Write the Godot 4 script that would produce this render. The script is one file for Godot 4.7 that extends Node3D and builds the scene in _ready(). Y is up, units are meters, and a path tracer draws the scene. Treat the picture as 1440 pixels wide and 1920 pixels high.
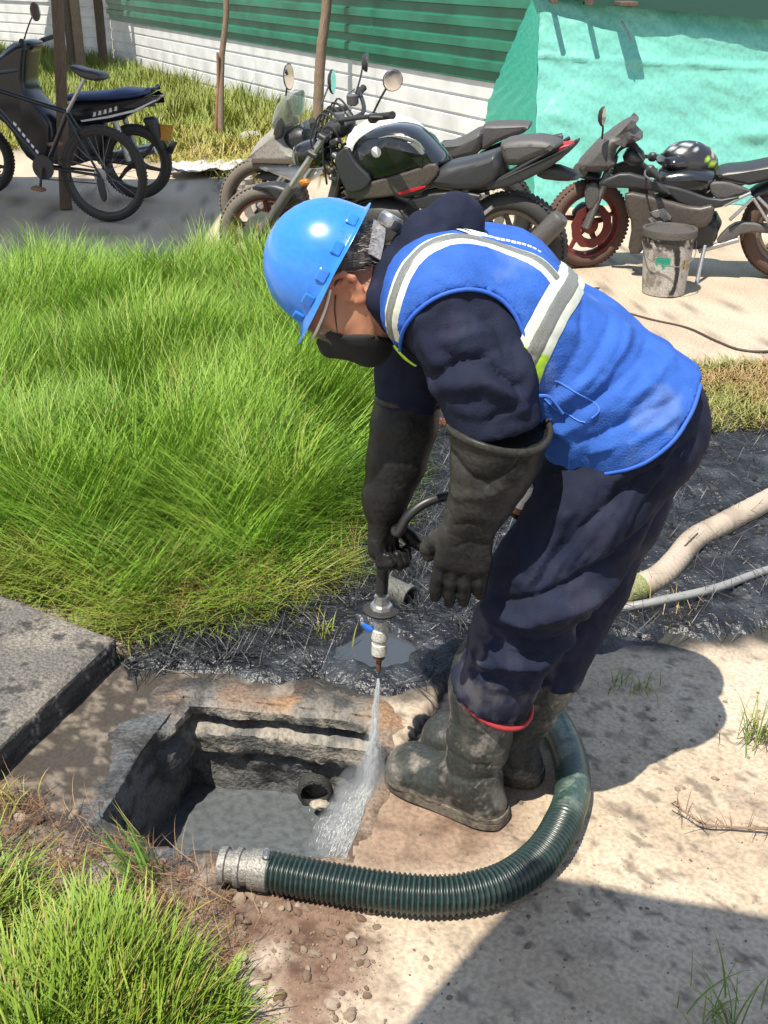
extends Node3D
# Worker washing out a manhole chamber; parked motorcycles, tarp and corrugated fence behind.

class MB:
	# a mesh under construction: shared vertices, smooth or creased normals
	var v := PackedVector3Array()
	var c := PackedColorArray()
	var i := PackedInt32Array()
	func add(p: Vector3, col := Color(1, 1, 1)) -> int:
		v.append(p); c.append(col)
		return v.size() - 1
	func tri(a: int, b: int, d: int) -> void:
		i.append(a); i.append(b); i.append(d)
	func quad(a: int, b: int, d: int, e: int) -> void:
		tri(a, b, d); tri(a, d, e)
	func loft(rings: Array, closed := true, cap := true, col := Color(1, 1, 1)) -> void:
		var n: int = rings[0].size()
		var base := v.size()
		for r in rings:
			for p in r:
				add(p, col)
		for k in rings.size() - 1:
			for j in (n if closed else n - 1):
				var j2 := (j + 1) % n
				quad(base + k * n + j, base + k * n + j2, base + (k + 1) * n + j2, base + (k + 1) * n + j)
		if cap and closed:
			for e in 2:
				var o: int = base + (0 if e == 0 else (rings.size() - 1) * n)
				var m := Vector3.ZERO
				for j in n:
					m += v[o + j]
				var mid := add(m / n, col)
				for j in n:
					if e == 0: tri(mid, o + (j + 1) % n, o + j)
					else: tri(mid, o + j, o + (j + 1) % n)
	func merge(o: MB, x := Transform3D()) -> void:
		var b := v.size()
		for k in o.v.size():
			add(x * o.v[k], o.c[k])
		for q in o.i:
			i.append(q + b)
	func volume() -> float:
		var s := 0.0
		for t in range(0, i.size(), 3):
			s += v[i[t]].dot(v[i[t + 1]].cross(v[i[t + 2]]))
		return s
	func outward() -> MB:
		# clockwise fronts: a closed shell wound clockwise has a negative signed volume
		if volume() > 0.0:
			for t in range(0, i.size(), 3):
				var q := i[t + 1]; i[t + 1] = i[t + 2]; i[t + 2] = q
		return self
	func mesh(crease := 180.0) -> ArrayMesh:
		var nv := v; var nc := c; var ni := i
		var fn := PackedVector3Array()
		for t in range(0, i.size(), 3):
			fn.append((v[i[t + 2]] - v[i[t]]).cross(v[i[t + 1]] - v[i[t]]))
		var nn := PackedVector3Array()
		if crease >= 180.0:
			nn.resize(v.size())
			for t in fn.size():
				for k in 3:
					nn[i[t * 3 + k]] += fn[t]
			for k in nn.size():
				nn[k] = nn[k].normalized() if nn[k].length_squared() > 1e-20 else Vector3.UP
		else:
			nv = PackedVector3Array(); nc = PackedColorArray(); ni = PackedInt32Array()
			var at := []
			at.resize(v.size())
			for k in v.size(): at[k] = PackedInt32Array()
			for t in fn.size():
				for k in 3: at[i[t * 3 + k]].append(t)
			var cs := cos(deg_to_rad(crease))
			for t in fn.size():
				var f := fn[t].normalized()
				for k in 3:
					var q := i[t * 3 + k]
					var s := Vector3.ZERO
					for o in at[q]:
						if fn[o].normalized().dot(f) >= cs: s += fn[o]
					nv.append(v[q]); nc.append(c[q]); ni.append(nv.size() - 1)
					nn.append(s.normalized() if s.length_squared() > 1e-20 else Vector3.UP)
		var a := []
		a.resize(Mesh.ARRAY_MAX)
		a[Mesh.ARRAY_VERTEX] = nv; a[Mesh.ARRAY_NORMAL] = nn; a[Mesh.ARRAY_COLOR] = nc; a[Mesh.ARRAY_INDEX] = ni
		var m := ArrayMesh.new()
		m.add_surface_from_arrays(Mesh.PRIMITIVE_TRIANGLES, a)
		return m

var rng := RandomNumberGenerator.new()
var noise := FastNoiseLite.new()
var fine := FastNoiseLite.new()
var taken := {}
var M := {}

func lin(r: float, g: float, b: float) -> Color:
	return Color(r, g, b).linear_to_srgb()

func grain(freq: float, lo: float, hi: float, size := 512, octaves := 4, seed_ := 1, type := FastNoiseLite.TYPE_SIMPLEX_SMOOTH) -> NoiseTexture2D:
	var n := FastNoiseLite.new()
	n.noise_type = type; n.frequency = freq; n.fractal_octaves = octaves; n.seed = seed_
	var t := NoiseTexture2D.new()
	t.width = size; t.height = size; t.seamless = true; t.noise = n
	var g := Gradient.new()
	g.set_color(0, Color(lo, lo, lo)); g.set_color(1, Color(hi, hi, hi))
	t.color_ramp = g
	return t

func bump(freq: float, strength: float, size := 512, octaves := 4, seed_ := 2, type := FastNoiseLite.TYPE_SIMPLEX_SMOOTH) -> NoiseTexture2D:
	var n := FastNoiseLite.new()
	n.noise_type = type; n.frequency = freq; n.fractal_octaves = octaves; n.seed = seed_
	var t := NoiseTexture2D.new()
	t.width = size; t.height = size; t.seamless = true; t.noise = n
	t.as_normal_map = true; t.bump_strength = strength
	return t

func mat(col: Color, rough: float, metal := 0.0, tex: Texture2D = null, scale := 1.0, nrm: Texture2D = null, nstr := 1.0) -> StandardMaterial3D:
	var m := StandardMaterial3D.new()
	m.albedo_color = col; m.roughness = rough; m.metallic = metal
	m.vertex_color_use_as_albedo = true
	m.cull_mode = BaseMaterial3D.CULL_DISABLED
	if tex or nrm:
		m.uv1_triplanar = true
		m.uv1_scale = Vector3.ONE * scale
	if tex: m.albedo_texture = tex
	if nrm:
		m.normal_enabled = true; m.normal_texture = nrm; m.normal_scale = nstr
	return m

func numbered(called: String) -> String:
	var k: int = taken.get(called, 0)
	taken[called] = k + 1
	return called if k == 0 else "%s_%03d" % [called, k]

func thing(called: String, label: String, category: String, at := Vector3.ZERO, turn := 0.0, group := "") -> Node3D:
	var o := Node3D.new()
	o.name = numbered(called); add_child(o, true)
	o.position = at; o.rotation.y = turn
	return tag(o, label, category, group)

func tag(o: Node3D, label: String, category: String, group := "") -> Node3D:
	o.set_meta("label", label); o.set_meta("category", category)
	if group: o.set_meta("group", group)
	return o

func obj(called: String, mesh: Mesh, m: Material, parent: Node3D = null, x := Transform3D()) -> MeshInstance3D:
	var o := MeshInstance3D.new()
	o.mesh = mesh; o.material_override = m; o.transform = x
	if parent:
		var q := called; var k := 0
		while parent.has_node(q):
			k += 1; q = "%s_%03d" % [called, k]
		o.name = q; parent.add_child(o, true)
	else:
		o.name = numbered(called); add_child(o, true)
	return o

func struct(called: String, mesh: Mesh, m: Material) -> MeshInstance3D:
	var o := obj(called, mesh, m)
	o.set_meta("kind", "structure")
	return o

# ---- shapes
func ring(mid: Vector3, ax: Vector3, ay: Vector3, n: int) -> PackedVector3Array:
	var r := PackedVector3Array()
	for k in n:
		var a := TAU * k / n
		r.append(mid + ax * cos(a) + ay * sin(a))
	return r

func smooth_path(p: Array, per := 6) -> Array:
	var out := []
	for k in p.size() - 1:
		var a: Vector3 = p[max(k - 1, 0)]; var b: Vector3 = p[k]; var c: Vector3 = p[k + 1]; var d: Vector3 = p[min(k + 2, p.size() - 1)]
		for j in per:
			out.append(b.cubic_interpolate(c, a, d, float(j) / per))
	out.append(p[-1])
	return out

func tube_mb(path: Array, radius, sides := 10, cap := true) -> MB:
	# radius: a number, or a Callable of (index, t)
	var b := MB.new()
	var rings := []
	var n := path.size()
	var side := Vector3.ZERO
	for k in n:
		var t: Vector3 = (path[min(k + 1, n - 1)] - path[max(k - 1, 0)]).normalized()
		if side == Vector3.ZERO:
			side = t.cross(Vector3.UP if absf(t.y) < 0.9 else Vector3.RIGHT).normalized()
		side = (side - t * side.dot(t)).normalized()
		var r: float = radius if not (radius is Callable) else radius.call(k, float(k) / (n - 1))
		rings.append(ring(path[k], side * r, t.cross(side) * r, sides))
	b.loft(rings, true, cap)
	return b.outward()

func tube(path: Array, radius, sides := 10) -> ArrayMesh:
	return tube_mb(path, radius, sides).mesh(50.0)

func lathe_mb(profile: Array, sides := 24) -> MB:
	# profile: Vector2(radius, height) from bottom to top, about y
	var b := MB.new()
	var rings := []
	for p in profile:
		rings.append(ring(Vector3(0, p.y, 0), Vector3(p.x, 0, 0), Vector3(0, 0, p.x), sides))
	b.loft(rings)
	return b.outward()

func lathe(profile: Array, sides := 24, crease := 35.0) -> ArrayMesh:
	return lathe_mb(profile, sides).mesh(crease)

func box_mb(size: Vector3, bev := 0.004) -> MB:
	var b := MB.new()
	var h := size / 2
	bev = min(bev, h.x * 0.6, h.y * 0.6, h.z * 0.6)
	var rings := []
	for q in [[-h.z, bev], [-h.z + bev, 0.0], [h.z - bev, 0.0], [h.z, bev]]:
		var x: float = h.x - q[1]; var y: float = h.y - q[1]
		rings.append(PackedVector3Array([Vector3(x, y - bev, q[0]), Vector3(x - bev, y, q[0]), Vector3(-x + bev, y, q[0]), Vector3(-x, y - bev, q[0]), Vector3(-x, -y + bev, q[0]), Vector3(-x + bev, -y, q[0]), Vector3(x - bev, -y, q[0]), Vector3(x, -y + bev, q[0])]))
	b.loft(rings)
	return b.outward()

func box(size: Vector3, bev := 0.004) -> ArrayMesh:
	return box_mb(size, bev).mesh(20.0)

func dense(poly: Array, step: float) -> PackedVector2Array:
	var out := PackedVector2Array()
	for k in poly.size():
		var a: Vector2 = poly[k]; var b: Vector2 = poly[(k + 1) % poly.size()]
		var n := maxi(1, int(a.distance_to(b) / step))
		for j in n: out.append(a.lerp(b, float(j) / n))
	return out

func rounded(poly: Array, rounds := 1) -> Array:
	# Chaikin: softens the corners of a traced outline
	var p := poly
	for q in rounds:
		var o := []
		for k in p.size():
			var a: Vector2 = p[k]; var b: Vector2 = p[(k + 1) % p.size()]
			o.append(a.lerp(b, 0.22)); o.append(a.lerp(b, 0.78))
		p = o
	return p

func puff_mb(poly: Array, hw: float, bulge := 0.25, w0 := 0.0, rounds := 1) -> MB:
	# a side outline (x forward, y up) given a rounded thickness hw each way about z = w0
	var p := PackedVector2Array(rounded(poly, rounds))
	if Geometry2D.is_polygon_clockwise(p): p.reverse()
	var m := Vector2.ZERO
	for q in p: m += q
	m /= p.size()
	var b := MB.new()
	var rings := []
	# vertex insets along the averaged edge normals keep the outline's shape
	var ins := PackedVector2Array()
	for k in p.size():
		var a := p[(k - 1 + p.size()) % p.size()]; var c := p[(k + 1) % p.size()]
		var t := (c - a).normalized()
		ins.append(Vector2(-t.y, t.x))
	var small := 1e9
	for q in p: small = min(small, q.distance_to(m))
	var depth: float = min(hw * bulge * 1.6, small * 0.7)
	for s in [[-1.0, 1.0], [-0.93, 0.55], [-0.75, 0.2], [-0.45, 0.04], [0.0, 0.0], [0.45, 0.04], [0.75, 0.2], [0.93, 0.55], [1.0, 1.0]]:
		var r := PackedVector3Array()
		for k in p.size():
			var q: Vector2 = p[k] + ins[k] * depth * s[1]
			r.append(Vector3(q.x, q.y, w0 + hw * s[0]))
		rings.append(r)
	b.loft(rings, true, false)
	var tr := Geometry2D.triangulate_polygon(p)
	var n := p.size()
	for e in 2:
		var o := 0 if e == 0 else 8 * n
		for t in range(0, tr.size(), 3):
			if e == 0: b.tri(o + tr[t], o + tr[t + 1], o + tr[t + 2])
			else: b.tri(o + tr[t], o + tr[t + 2], o + tr[t + 1])
	# caps follow the polygon's own winding: match it to the sides
	if tr.size() and (p[tr[1]] - p[tr[0]]).cross(p[tr[2]] - p[tr[0]]) > 0.0:
		for t in range(b.i.size() - tr.size() * 2, b.i.size(), 3):
			var q := b.i[t + 1]; b.i[t + 1] = b.i[t + 2]; b.i[t + 2] = q
	return b.outward()

func puff(poly: Array, hw: float, bulge := 0.25, w0 := 0.0, rounds := 1, crease := 42.0) -> ArrayMesh:
	return puff_mb(poly, hw, bulge, w0, rounds).mesh(crease)

func v3(p: Vector2, z: float) -> Vector3:
	return Vector3(p.x, p.y, z)

func torus_mb(R: float, r: float, width: float, n := 40, m := 10) -> MB:
	# a wheel tyre about the z axis: section r deep and width wide
	var b := MB.new()
	var rings := []
	for k in n + 1:
		var a := TAU * k / n
		var d := Vector3(cos(a), sin(a), 0)
		rings.append(ring(d * (R - r), d * r, Vector3(0, 0, width / 2), m))
	b.loft(rings, true, false)
	return b.outward()

func in_poly(p: Vector2, poly: Array) -> float:
	# signed distance, negative inside
	var d := 1e9
	var s := 1.0
	var n := poly.size()
	var j := n - 1
	for k in n:
		var e: Vector2 = poly[j] - poly[k]
		var w: Vector2 = p - poly[k]
		d = min(d, (w - e * clampf(w.dot(e) / e.length_squared(), 0, 1)).length_squared())
		var c1: bool = p.y >= poly[k].y; var c2: bool = p.y < poly[j].y; var c3: bool = e.x * w.y > e.y * w.x
		if (c1 and c2 and c3) or (not c1 and not c2 and not c3): s = -s
		j = k
	return s * sqrt(d)


const PIT := [Vector2(-0.514, -2.368), Vector2(-0.271, -2.334), Vector2(-0.02, -2.282), Vector2(-0.01, -2.045), Vector2(-0.081, -1.801), Vector2(-0.202, -1.792), Vector2(-0.35, -1.803), Vector2(-0.49, -1.828), Vector2(-0.624, -1.916), Vector2(-0.581, -2.132)]
const SLUDGE := [Vector2(-0.044, -4.268), Vector2(0.29, -4.388), Vector2(0.611, -4.268), Vector2(1.315, -4.21), Vector2(1.721, -4.327), Vector2(1.255, -2.659), Vector2(0.908, -2.645), Vector2(0.679, -2.618), Vector2(0.527, -2.591), Vector2(0.297, -2.476), Vector2(0.183, -2.451), Vector2(0.111, -2.403), Vector2(-0.027, -2.38), Vector2(-0.224, -2.439), Vector2(-0.483, -2.488), Vector2(-0.664, -2.471), Vector2(-0.743, -2.539), Vector2(-0.585, -2.672), Vector2(-0.37, -2.772), Vector2(-0.194, -2.942), Vector2(-0.068, -3.163)]
const GRASSY := [Vector2(-1.259, -2.847), Vector2(-1.043, -2.863), Vector2(-0.895, -2.772), Vector2(-0.757, -2.672), Vector2(-0.625, -2.645), Vector2(-0.484, -2.7), Vector2(-0.311, -2.802), Vector2(-0.163, -2.974), Vector2(-0.051, -3.163), Vector2(-0.009, -3.474), Vector2(-0.011, -4.45), Vector2(0.026, -5.333), Vector2(-0.356, -6.104), Vector2(-0.728, -6.271), Vector2(-1.027, -6.237), Vector2(-2.151, -6.159), Vector2(-2.875, -6.104), Vector2(-2.168, -3.694)]
const FRONTGRASS := [Vector2(-0.86, -1.743), Vector2(-0.761, -1.743), Vector2(-0.661, -1.656), Vector2(-0.541, -1.594), Vector2(-0.443, -1.574), Vector2(-0.378, -1.523), Vector2(-0.334, -1.462), Vector2(-0.286, -1.392), Vector2(-0.258, -1.316), Vector2(-0.357, -1.152), Vector2(-0.715, -1.152)]
const MUD := [Vector2(-0.797, -1.99), Vector2(-0.619, -1.894), Vector2(-0.473, -1.796), Vector2(-0.345, -1.765), Vector2(-0.089, -1.765), Vector2(-0.022, -1.713), Vector2(0, -1.574), Vector2(-0.02, -1.45), Vector2(-0.093, -1.337), Vector2(-0.275, -1.306), Vector2(-0.437, -1.337), Vector2(-0.725, -1.337), Vector2(-0.937, -1.972)]
const PAD := [Vector2(0.16, -2.415), Vector2(0.019, -2.073), Vector2(-0.005, -2.008), Vector2(-0.079, -1.795), Vector2(-0.022, -1.743), Vector2(0.2, -1.765), Vector2(0.301, -1.869), Vector2(0.359, -2.162), Vector2(0.33, -2.38)]
const FARGRASS := [Vector2(-11.501, -26.943), Vector2(-7.825, -26.943), Vector2(-3.02, -17.303), Vector2(0.41, -11.173), Vector2(1.018, -10.001), Vector2(-0.093, -10.001), Vector2(-0.914, -9.87), Vector2(-1.235, -9.497), Vector2(-1.907, -10.616), Vector2(-3.179, -11.173), Vector2(-4.987, -11.86)]
const STRIP := [Vector2(1.306, -4.932), Vector2(2.07, -4.932), Vector2(1.79, -4.153), Vector2(1.123, -4.125)]

func ground_height(x: float, z: float) -> float:
	var near := z > -7.0 and absf(x) < 3.0
	var h := 0.006 * noise.get_noise_2d(x * 2.0, z * 2.0)
	if not near:
		return h + 0.03 * noise.get_noise_2d(x * 0.7 + 40.0, z * 0.7)
	h += 0.004 * fine.get_noise_2d(x * 14.0, z * 14.0)
	if z < -2.9:
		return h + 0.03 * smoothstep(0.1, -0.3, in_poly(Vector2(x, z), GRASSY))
	h -= 0.016 * smoothstep(0.014, 0.004, crack(x, z))
	var m := smoothstep(0.05, -0.12, in_poly(Vector2(x, z), MUD))
	if m > 0.0:
		var a := fine.get_noise_2d(x * 6.0 + 9.0, z * 6.0)
		h += m * (0.016 * absf(a) + 0.010 * fine.get_noise_2d(x * 22.0, z * 22.0) + 0.006 * fine.get_noise_2d(x * 50.0, z * 50.0) - 0.004)
	var g := smoothstep(0.1, -0.3, in_poly(Vector2(x, z), GRASSY))
	h += g * 0.03
	return h

const DEBRIS := [Vector2(-0.937, -1.972), Vector2(-0.789, -2.403), Vector2(-0.73, -2.591), Vector2(-0.565, -2.645), Vector2(-0.41, -2.471), Vector2(-0.509, -2.38), Vector2(-0.581, -2.132), Vector2(-0.63, -1.894), Vector2(-0.745, -1.804), Vector2(-0.881, -1.804)]
const CRACK := [Vector2(0.164, -2.408), Vector2(0.114, -2.3), Vector2(0.058, -2.178), Vector2(0.016, -2.071)]

func crack(x: float, z: float) -> float:
	if z < -2.55 or z > -2.0 or x < -0.1 or x > 0.3: return 1.0
	var p := Vector2(x + 0.012 * fine.get_noise_2d(x * 12.0, z * 12.0), z)
	var d := 1.0
	for k in 3: d = minf(d, seg_dist(p, CRACK[k], CRACK[k + 1]))
	return d

func ground_tint(x: float, z: float) -> Color:
	var p := Vector2(x, z)
	var n := noise.get_noise_2d(x * 3.0, z * 3.0)
	var f := fine.get_noise_2d(x * 18.0, z * 18.0)
	var sand := Color(0.52, 0.43, 0.33)
	sand = sand.lerp(Color(0.36, 0.28, 0.20), clampf(0.5 + n * 1.1 + f * 0.6, 0, 1) * 0.7)
	var blot := noise.get_noise_2d(x * 11.0 + 90.0, z * 11.0) + 0.7 * fine.get_noise_2d(x * 24.0, z * 24.0 + 30.0)
	if z > -3.0: sand = sand.lerp(Color(0.20, 0.16, 0.125), smoothstep(0.28, 0.55, blot) * 0.45)
	# trodden dark specks of dried mud
	var sp := fine.get_noise_2d(x * 30.0 + 71.0, z * 30.0)
	sand = sand.lerp(Color(0.14, 0.115, 0.09), smoothstep(0.30, 0.44, sp + 0.22 * noise.get_noise_2d(x * 4.0 + 30.0, z * 4.0)) * 0.75)
	if z < -13.0 or absf(x) > 7.0:
		return Color(0.16, 0.17, 0.06).lerp(sand, clampf(0.3 + n, 0, 1))
	var c := sand
	var w := 0.05 * n + 0.03 * f
	if z < -6.0: c = c.lerp(Color(0.18, 0.15, 0.07), smoothstep(0.3, -0.2, in_poly(p, FARGRASS) + w * 4.0))
	if x > 0.5 and z < -2.5: c = c.lerp(Color(0.09, 0.07, 0.035), smoothstep(0.08, -0.12, in_poly(p, STRIP) + w * 2.0))
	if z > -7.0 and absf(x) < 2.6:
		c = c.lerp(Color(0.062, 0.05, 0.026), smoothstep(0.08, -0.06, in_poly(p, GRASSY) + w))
		var pad := smoothstep(0.06, -0.05, in_poly(p, PAD) + w)
		c = c.lerp(Color(0.25, 0.165, 0.115).lerp(Color(0.13, 0.075, 0.05), smoothstep(-0.15, 0.3, f + n * 0.5)), pad * 0.85)
		var mud := smoothstep(0.05, -0.08, in_poly(p, MUD) + w)
		var mc := Color(0.19, 0.12, 0.085).lerp(Color(0.40, 0.32, 0.25), smoothstep(-0.05, 0.35, fine.get_noise_2d(x * 9.0, z * 9.0) + 0.6 * n))
		mc = mc.lerp(Color(0.07, 0.035, 0.022), smoothstep(0.12, 0.4, fine.get_noise_2d(x * 25.0 + 5.0, z * 25.0)) * 0.8)
		c = c.lerp(mc, mud)
		c = c.lerp(Color(0.035, 0.032, 0.03), smoothstep(0.10, -0.02, in_poly(p, SLUDGE) + w * 1.6))
		c = c.lerp(Color(0.07, 0.055, 0.045).lerp(Color(0.24, 0.2, 0.17), smoothstep(0.0, 0.35, f)), smoothstep(0.26, 0.08, in_poly(p, PIT) + w) * smoothstep(0.1, -0.15, x + 0.25))
		c = c.lerp(Color(0.05, 0.04, 0.033).lerp(Color(0.17, 0.14, 0.11), smoothstep(0.05, 0.4, f + 0.6 * fine.get_noise_2d(x * 55.0, z * 55.0))), smoothstep(0.04, -0.03, in_poly(p, DEBRIS) + w))
		c = c.lerp(Color(0.02, 0.018, 0.016), smoothstep(0.016, 0.007, crack(x, z)))
	return c

func steps(from: float, lo: float, hi: float, to: float, fine_step: float, grow: float) -> PackedFloat32Array:
	var left := []
	var s := fine_step
	var q := lo
	while q > from:
		s *= grow; q -= s; left.push_front(q)
	var out := PackedFloat32Array(left)
	q = lo
	while q < hi:
		out.append(q); q += fine_step
	s = fine_step
	while q < to:
		out.append(q); s *= grow; q += s
	out.append(q)
	return out

func sheet(xs: PackedFloat32Array, zs: PackedFloat32Array, high: Callable, tint: Callable, hole: Callable) -> ArrayMesh:
	var b := MB.new()
	var nx := xs.size()
	for z in zs:
		for x in xs:
			b.add(Vector3(x, high.call(x, z), z), tint.call(x, z))
	for a in zs.size() - 1:
		for q in nx - 1:
			if hole.is_valid() and hole.call((xs[q] + xs[q + 1]) / 2, (zs[a] + zs[a + 1]) / 2):
				continue
			var o := a * nx + q
			b.quad(o, o + 1, o + nx + 1, o + nx)
	return b.mesh()

func build_ground() -> void:
	var xs := steps(-260.0, -0.75, 0.95, 260.0, 0.012, 1.06)
	var zs := steps(-300.0, -2.5, -1.36, 40.0, 0.012, 1.05)
	var g := mat(Color.WHITE, 0.95, 0.0, grain(0.035, 0.80, 1.10, 1024, 6, 11), 1.7, bump(0.05, 6.0, 1024, 6, 12), 0.45)
	g.uv1_world_triplanar = true
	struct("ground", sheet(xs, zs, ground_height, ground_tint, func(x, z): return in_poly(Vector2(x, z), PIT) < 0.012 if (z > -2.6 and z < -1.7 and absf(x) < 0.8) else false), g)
	# black sludge spread over the soil behind the chamber
	var sx := steps(-0.9, -0.85, 1.1, 2.2, 0.011, 1.02)
	var sz := steps(-4.6, -3.2, -2.2, -2.1, 0.011, 1.02)
	var sm := mat(Color.WHITE, 0.38, 0.0, grain(0.03, 0.6, 1.5, 512, 4, 21), 3.0, bump(0.025, 10.0, 512, 5, 22), 1.3)
	sm.uv1_world_triplanar = true
	sm.metallic_specular = 0.5
	var high := func(x: float, z: float) -> float:
		var d := in_poly(Vector2(x, z), SLUDGE)
		d += 0.07 * noise.get_noise_2d(x * 6.0, z * 6.0) + 0.03 * fine.get_noise_2d(x * 20.0, z * 20.0)
		var r := 0.020 * absf(noise.get_noise_2d(x * 5.0 + 3.0, z * 9.0)) + 0.016 * fine.get_noise_2d(x * 7.0, z * 11.0) + 0.007 * fine.get_noise_2d(x * 26.0, z * 26.0)
		var pud := Vector2((x - PUDDLE.x) / 0.108, (z - PUDDLE.z) / 0.112).length()
		r = lerpf(-0.026, r + 0.004, smoothstep(0.8, 1.15, pud + 0.7 * noise.get_noise_2d(x * 9.0, z * 9.0)))
		return ground_height(x, z) + 0.012 + r * clampf(-d * 12.0, 0.0, 1.0) - clampf((d + 0.02) * 0.5, 0.0, 0.06)
	var tint := func(x: float, z: float) -> Color:
		var f := fine.get_noise_2d(x * 16.0 + 3.0, z * 16.0)
		return Color(0.013, 0.0145, 0.017).lerp(Color(0.045, 0.05, 0.057), smoothstep(-0.1, 0.45, f + 0.5 * noise.get_noise_2d(x * 5.0, z * 5.0)))
	struct("sludge", sheet(sx, sz, high, tint, func(x, z): return in_poly(Vector2(x, z), SLUDGE) > 0.14 or in_poly(Vector2(x, z), PIT) < 0.06), sm)
	# standing water in a dip of the sludge
	var wb := MB.new()
	var wm := wb.add(PUDDLE + Vector3(0, 0.004, 0))
	var first := wb.v.size()
	for k in 40:
		var a := TAU * k / 40
		var q := PUDDLE + Vector3(cos(a) * 0.18, 0.004, sin(a) * 0.16)
		wb.add(q)
	for k in 40: wb.tri(wm, first + k, first + (k + 1) % 40)
	var water := mat(Color.WHITE, 0.1, 0.0)
	water.albedo_color = lin(0.045, 0.052, 0.06)
	var rip := bump(0.012, 1.6, 256, 2, 31)
	water.uv1_triplanar = true; water.normal_enabled = true; water.normal_texture = rip; water.normal_scale = 0.25
	struct("puddle", wb.mesh(), water)

const PUDDLE := Vector3(-0.022, 0, -2.573)

func build_pit() -> void:
	var t := thing("manhole_chamber", "open square manhole chamber with rough sludge coated masonry walls", "manhole")
	var per := dense(PIT, 0.0095)
	var n := per.size()
	var mid := Vector2.ZERO
	for p in PIT: mid += p
	mid /= PIT.size()
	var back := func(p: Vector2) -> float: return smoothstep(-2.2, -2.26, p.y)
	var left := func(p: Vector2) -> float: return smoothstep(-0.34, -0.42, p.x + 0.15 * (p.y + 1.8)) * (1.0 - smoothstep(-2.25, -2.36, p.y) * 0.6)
	var prof := [[-1.0, -0.04], [-0.9, -0.016], [-0.6, -0.002], [-0.3, 0.004], [-0.12, 0.004], [-0.06, 0.003], [-0.01, 0.0], [0.0, -0.006]]
	for k in 30: prof.append([0.0, -0.016 - 0.0125 * k])
	var b := MB.new()
	for k in prof.size():
		for j in n:
			var p: Vector2 = per[j]
			var tg := (per[(j + 2) % n] - per[(j - 2 + n) % n]).normalized()
			var out := Vector2(tg.y, -tg.x)
			if out.dot(p - mid) < 0.0: out = -out
			var bk: float = back.call(p)
			var lf: float = left.call(p)
			var w := lerpf(lerpf(0.055, 0.12, bk), 0.125, lf)
			w *= 1.1 + 0.9 * noise.get_noise_2d(p.x * 7.0, p.y * 7.0)
			var y: float = prof[k][1]
			var q: Vector2 = p + out * w * -prof[k][0]
			var rough := fine.get_noise_3d(q.x * 17.0, y * 26.0, q.y * 17.0) * 0.008 + 0.005 * noise.get_noise_2d(q.x * 9.0, q.y * 9.0) + 0.004 * fine.get_noise_3d(q.x * 90.0, y * 90.0, q.y * 90.0) + fine.get_noise_3d(q.x * 45.0, y * 60.0, q.y * 45.0) * 0.005
			var ledge := 0.0
			if y < -0.01:
				# courses of the back wall: a lip, a recess, proud stones, then the smooth lower wall
				ledge = 0.018 * smoothstep(-0.055, -0.045, y) - 0.022 * exp(-pow((y + 0.068) / 0.010, 2)) + 0.026 * smoothstep(-0.165, -0.15, y + 0.012 * noise.get_noise_2d(q.x * 7.0, 4.0)) * smoothstep(-0.07, -0.085, y) + 0.010 * noise.get_noise_2d(q.x * 12.0, y * 22.0)
				ledge *= bk
			var pos2 := q - out * (ledge + rough * (1.0 if y < 0.0 else 0.5))
			var yy := y + (rough * 0.7 if k > 0 and k < 9 else 0.0) + (0.006 * noise.get_noise_2d(q.x * 6.0, q.y * 6.0) if k < 9 else 0.0)
			var f := fine.get_noise_3d(q.x * 22.0 + 3.0, y * 30.0, q.y * 22.0)
			var g := noise.get_noise_3d(q.x * 7.0, y * 9.0, q.y * 7.0)
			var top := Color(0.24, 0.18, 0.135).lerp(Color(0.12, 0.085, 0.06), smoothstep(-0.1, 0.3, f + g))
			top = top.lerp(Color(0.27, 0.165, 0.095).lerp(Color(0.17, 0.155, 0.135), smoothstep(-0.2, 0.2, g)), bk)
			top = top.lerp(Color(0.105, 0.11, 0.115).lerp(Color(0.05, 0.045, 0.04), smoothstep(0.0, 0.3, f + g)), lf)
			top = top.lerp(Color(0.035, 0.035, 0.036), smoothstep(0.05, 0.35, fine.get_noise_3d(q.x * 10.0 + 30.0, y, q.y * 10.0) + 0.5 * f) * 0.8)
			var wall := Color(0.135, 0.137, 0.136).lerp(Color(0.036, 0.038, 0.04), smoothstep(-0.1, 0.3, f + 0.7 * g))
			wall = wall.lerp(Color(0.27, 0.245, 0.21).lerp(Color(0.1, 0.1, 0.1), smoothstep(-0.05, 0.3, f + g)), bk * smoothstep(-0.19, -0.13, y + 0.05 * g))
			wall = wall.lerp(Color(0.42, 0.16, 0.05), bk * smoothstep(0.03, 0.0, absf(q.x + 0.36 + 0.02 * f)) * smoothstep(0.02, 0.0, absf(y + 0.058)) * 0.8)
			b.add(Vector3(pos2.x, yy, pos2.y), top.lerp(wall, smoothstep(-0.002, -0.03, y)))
	for k in prof.size() - 1:
		for j in n:
			var j2 := (j + 1) % n
			b.quad(k * n + j, (k + 1) * n + j, (k + 1) * n + j2, k * n + j2)
	var m := mat(Color.WHITE, 0.55, 0.0, grain(0.05, 0.7, 1.15, 256, 4, 33), 5.0, bump(0.05, 6.0, 256, 4, 34), 0.9)
	m.metallic_specular = 0.4
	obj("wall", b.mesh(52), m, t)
	# murky water at the bottom
	var wb := MB.new()
	var fan := wb.add(Vector3(mid.x, -0.29, mid.y), Color(0.098, 0.107, 0.114))
	var o := wb.v.size()
	for j in n:
		var p := (per[j] - mid) * 1.06 + mid
		wb.add(Vector3(p.x, -0.29, p.y), Color(0.098, 0.107, 0.114))
	for j in n: wb.tri(fan, o + j, o + (j + 1) % n)
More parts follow.
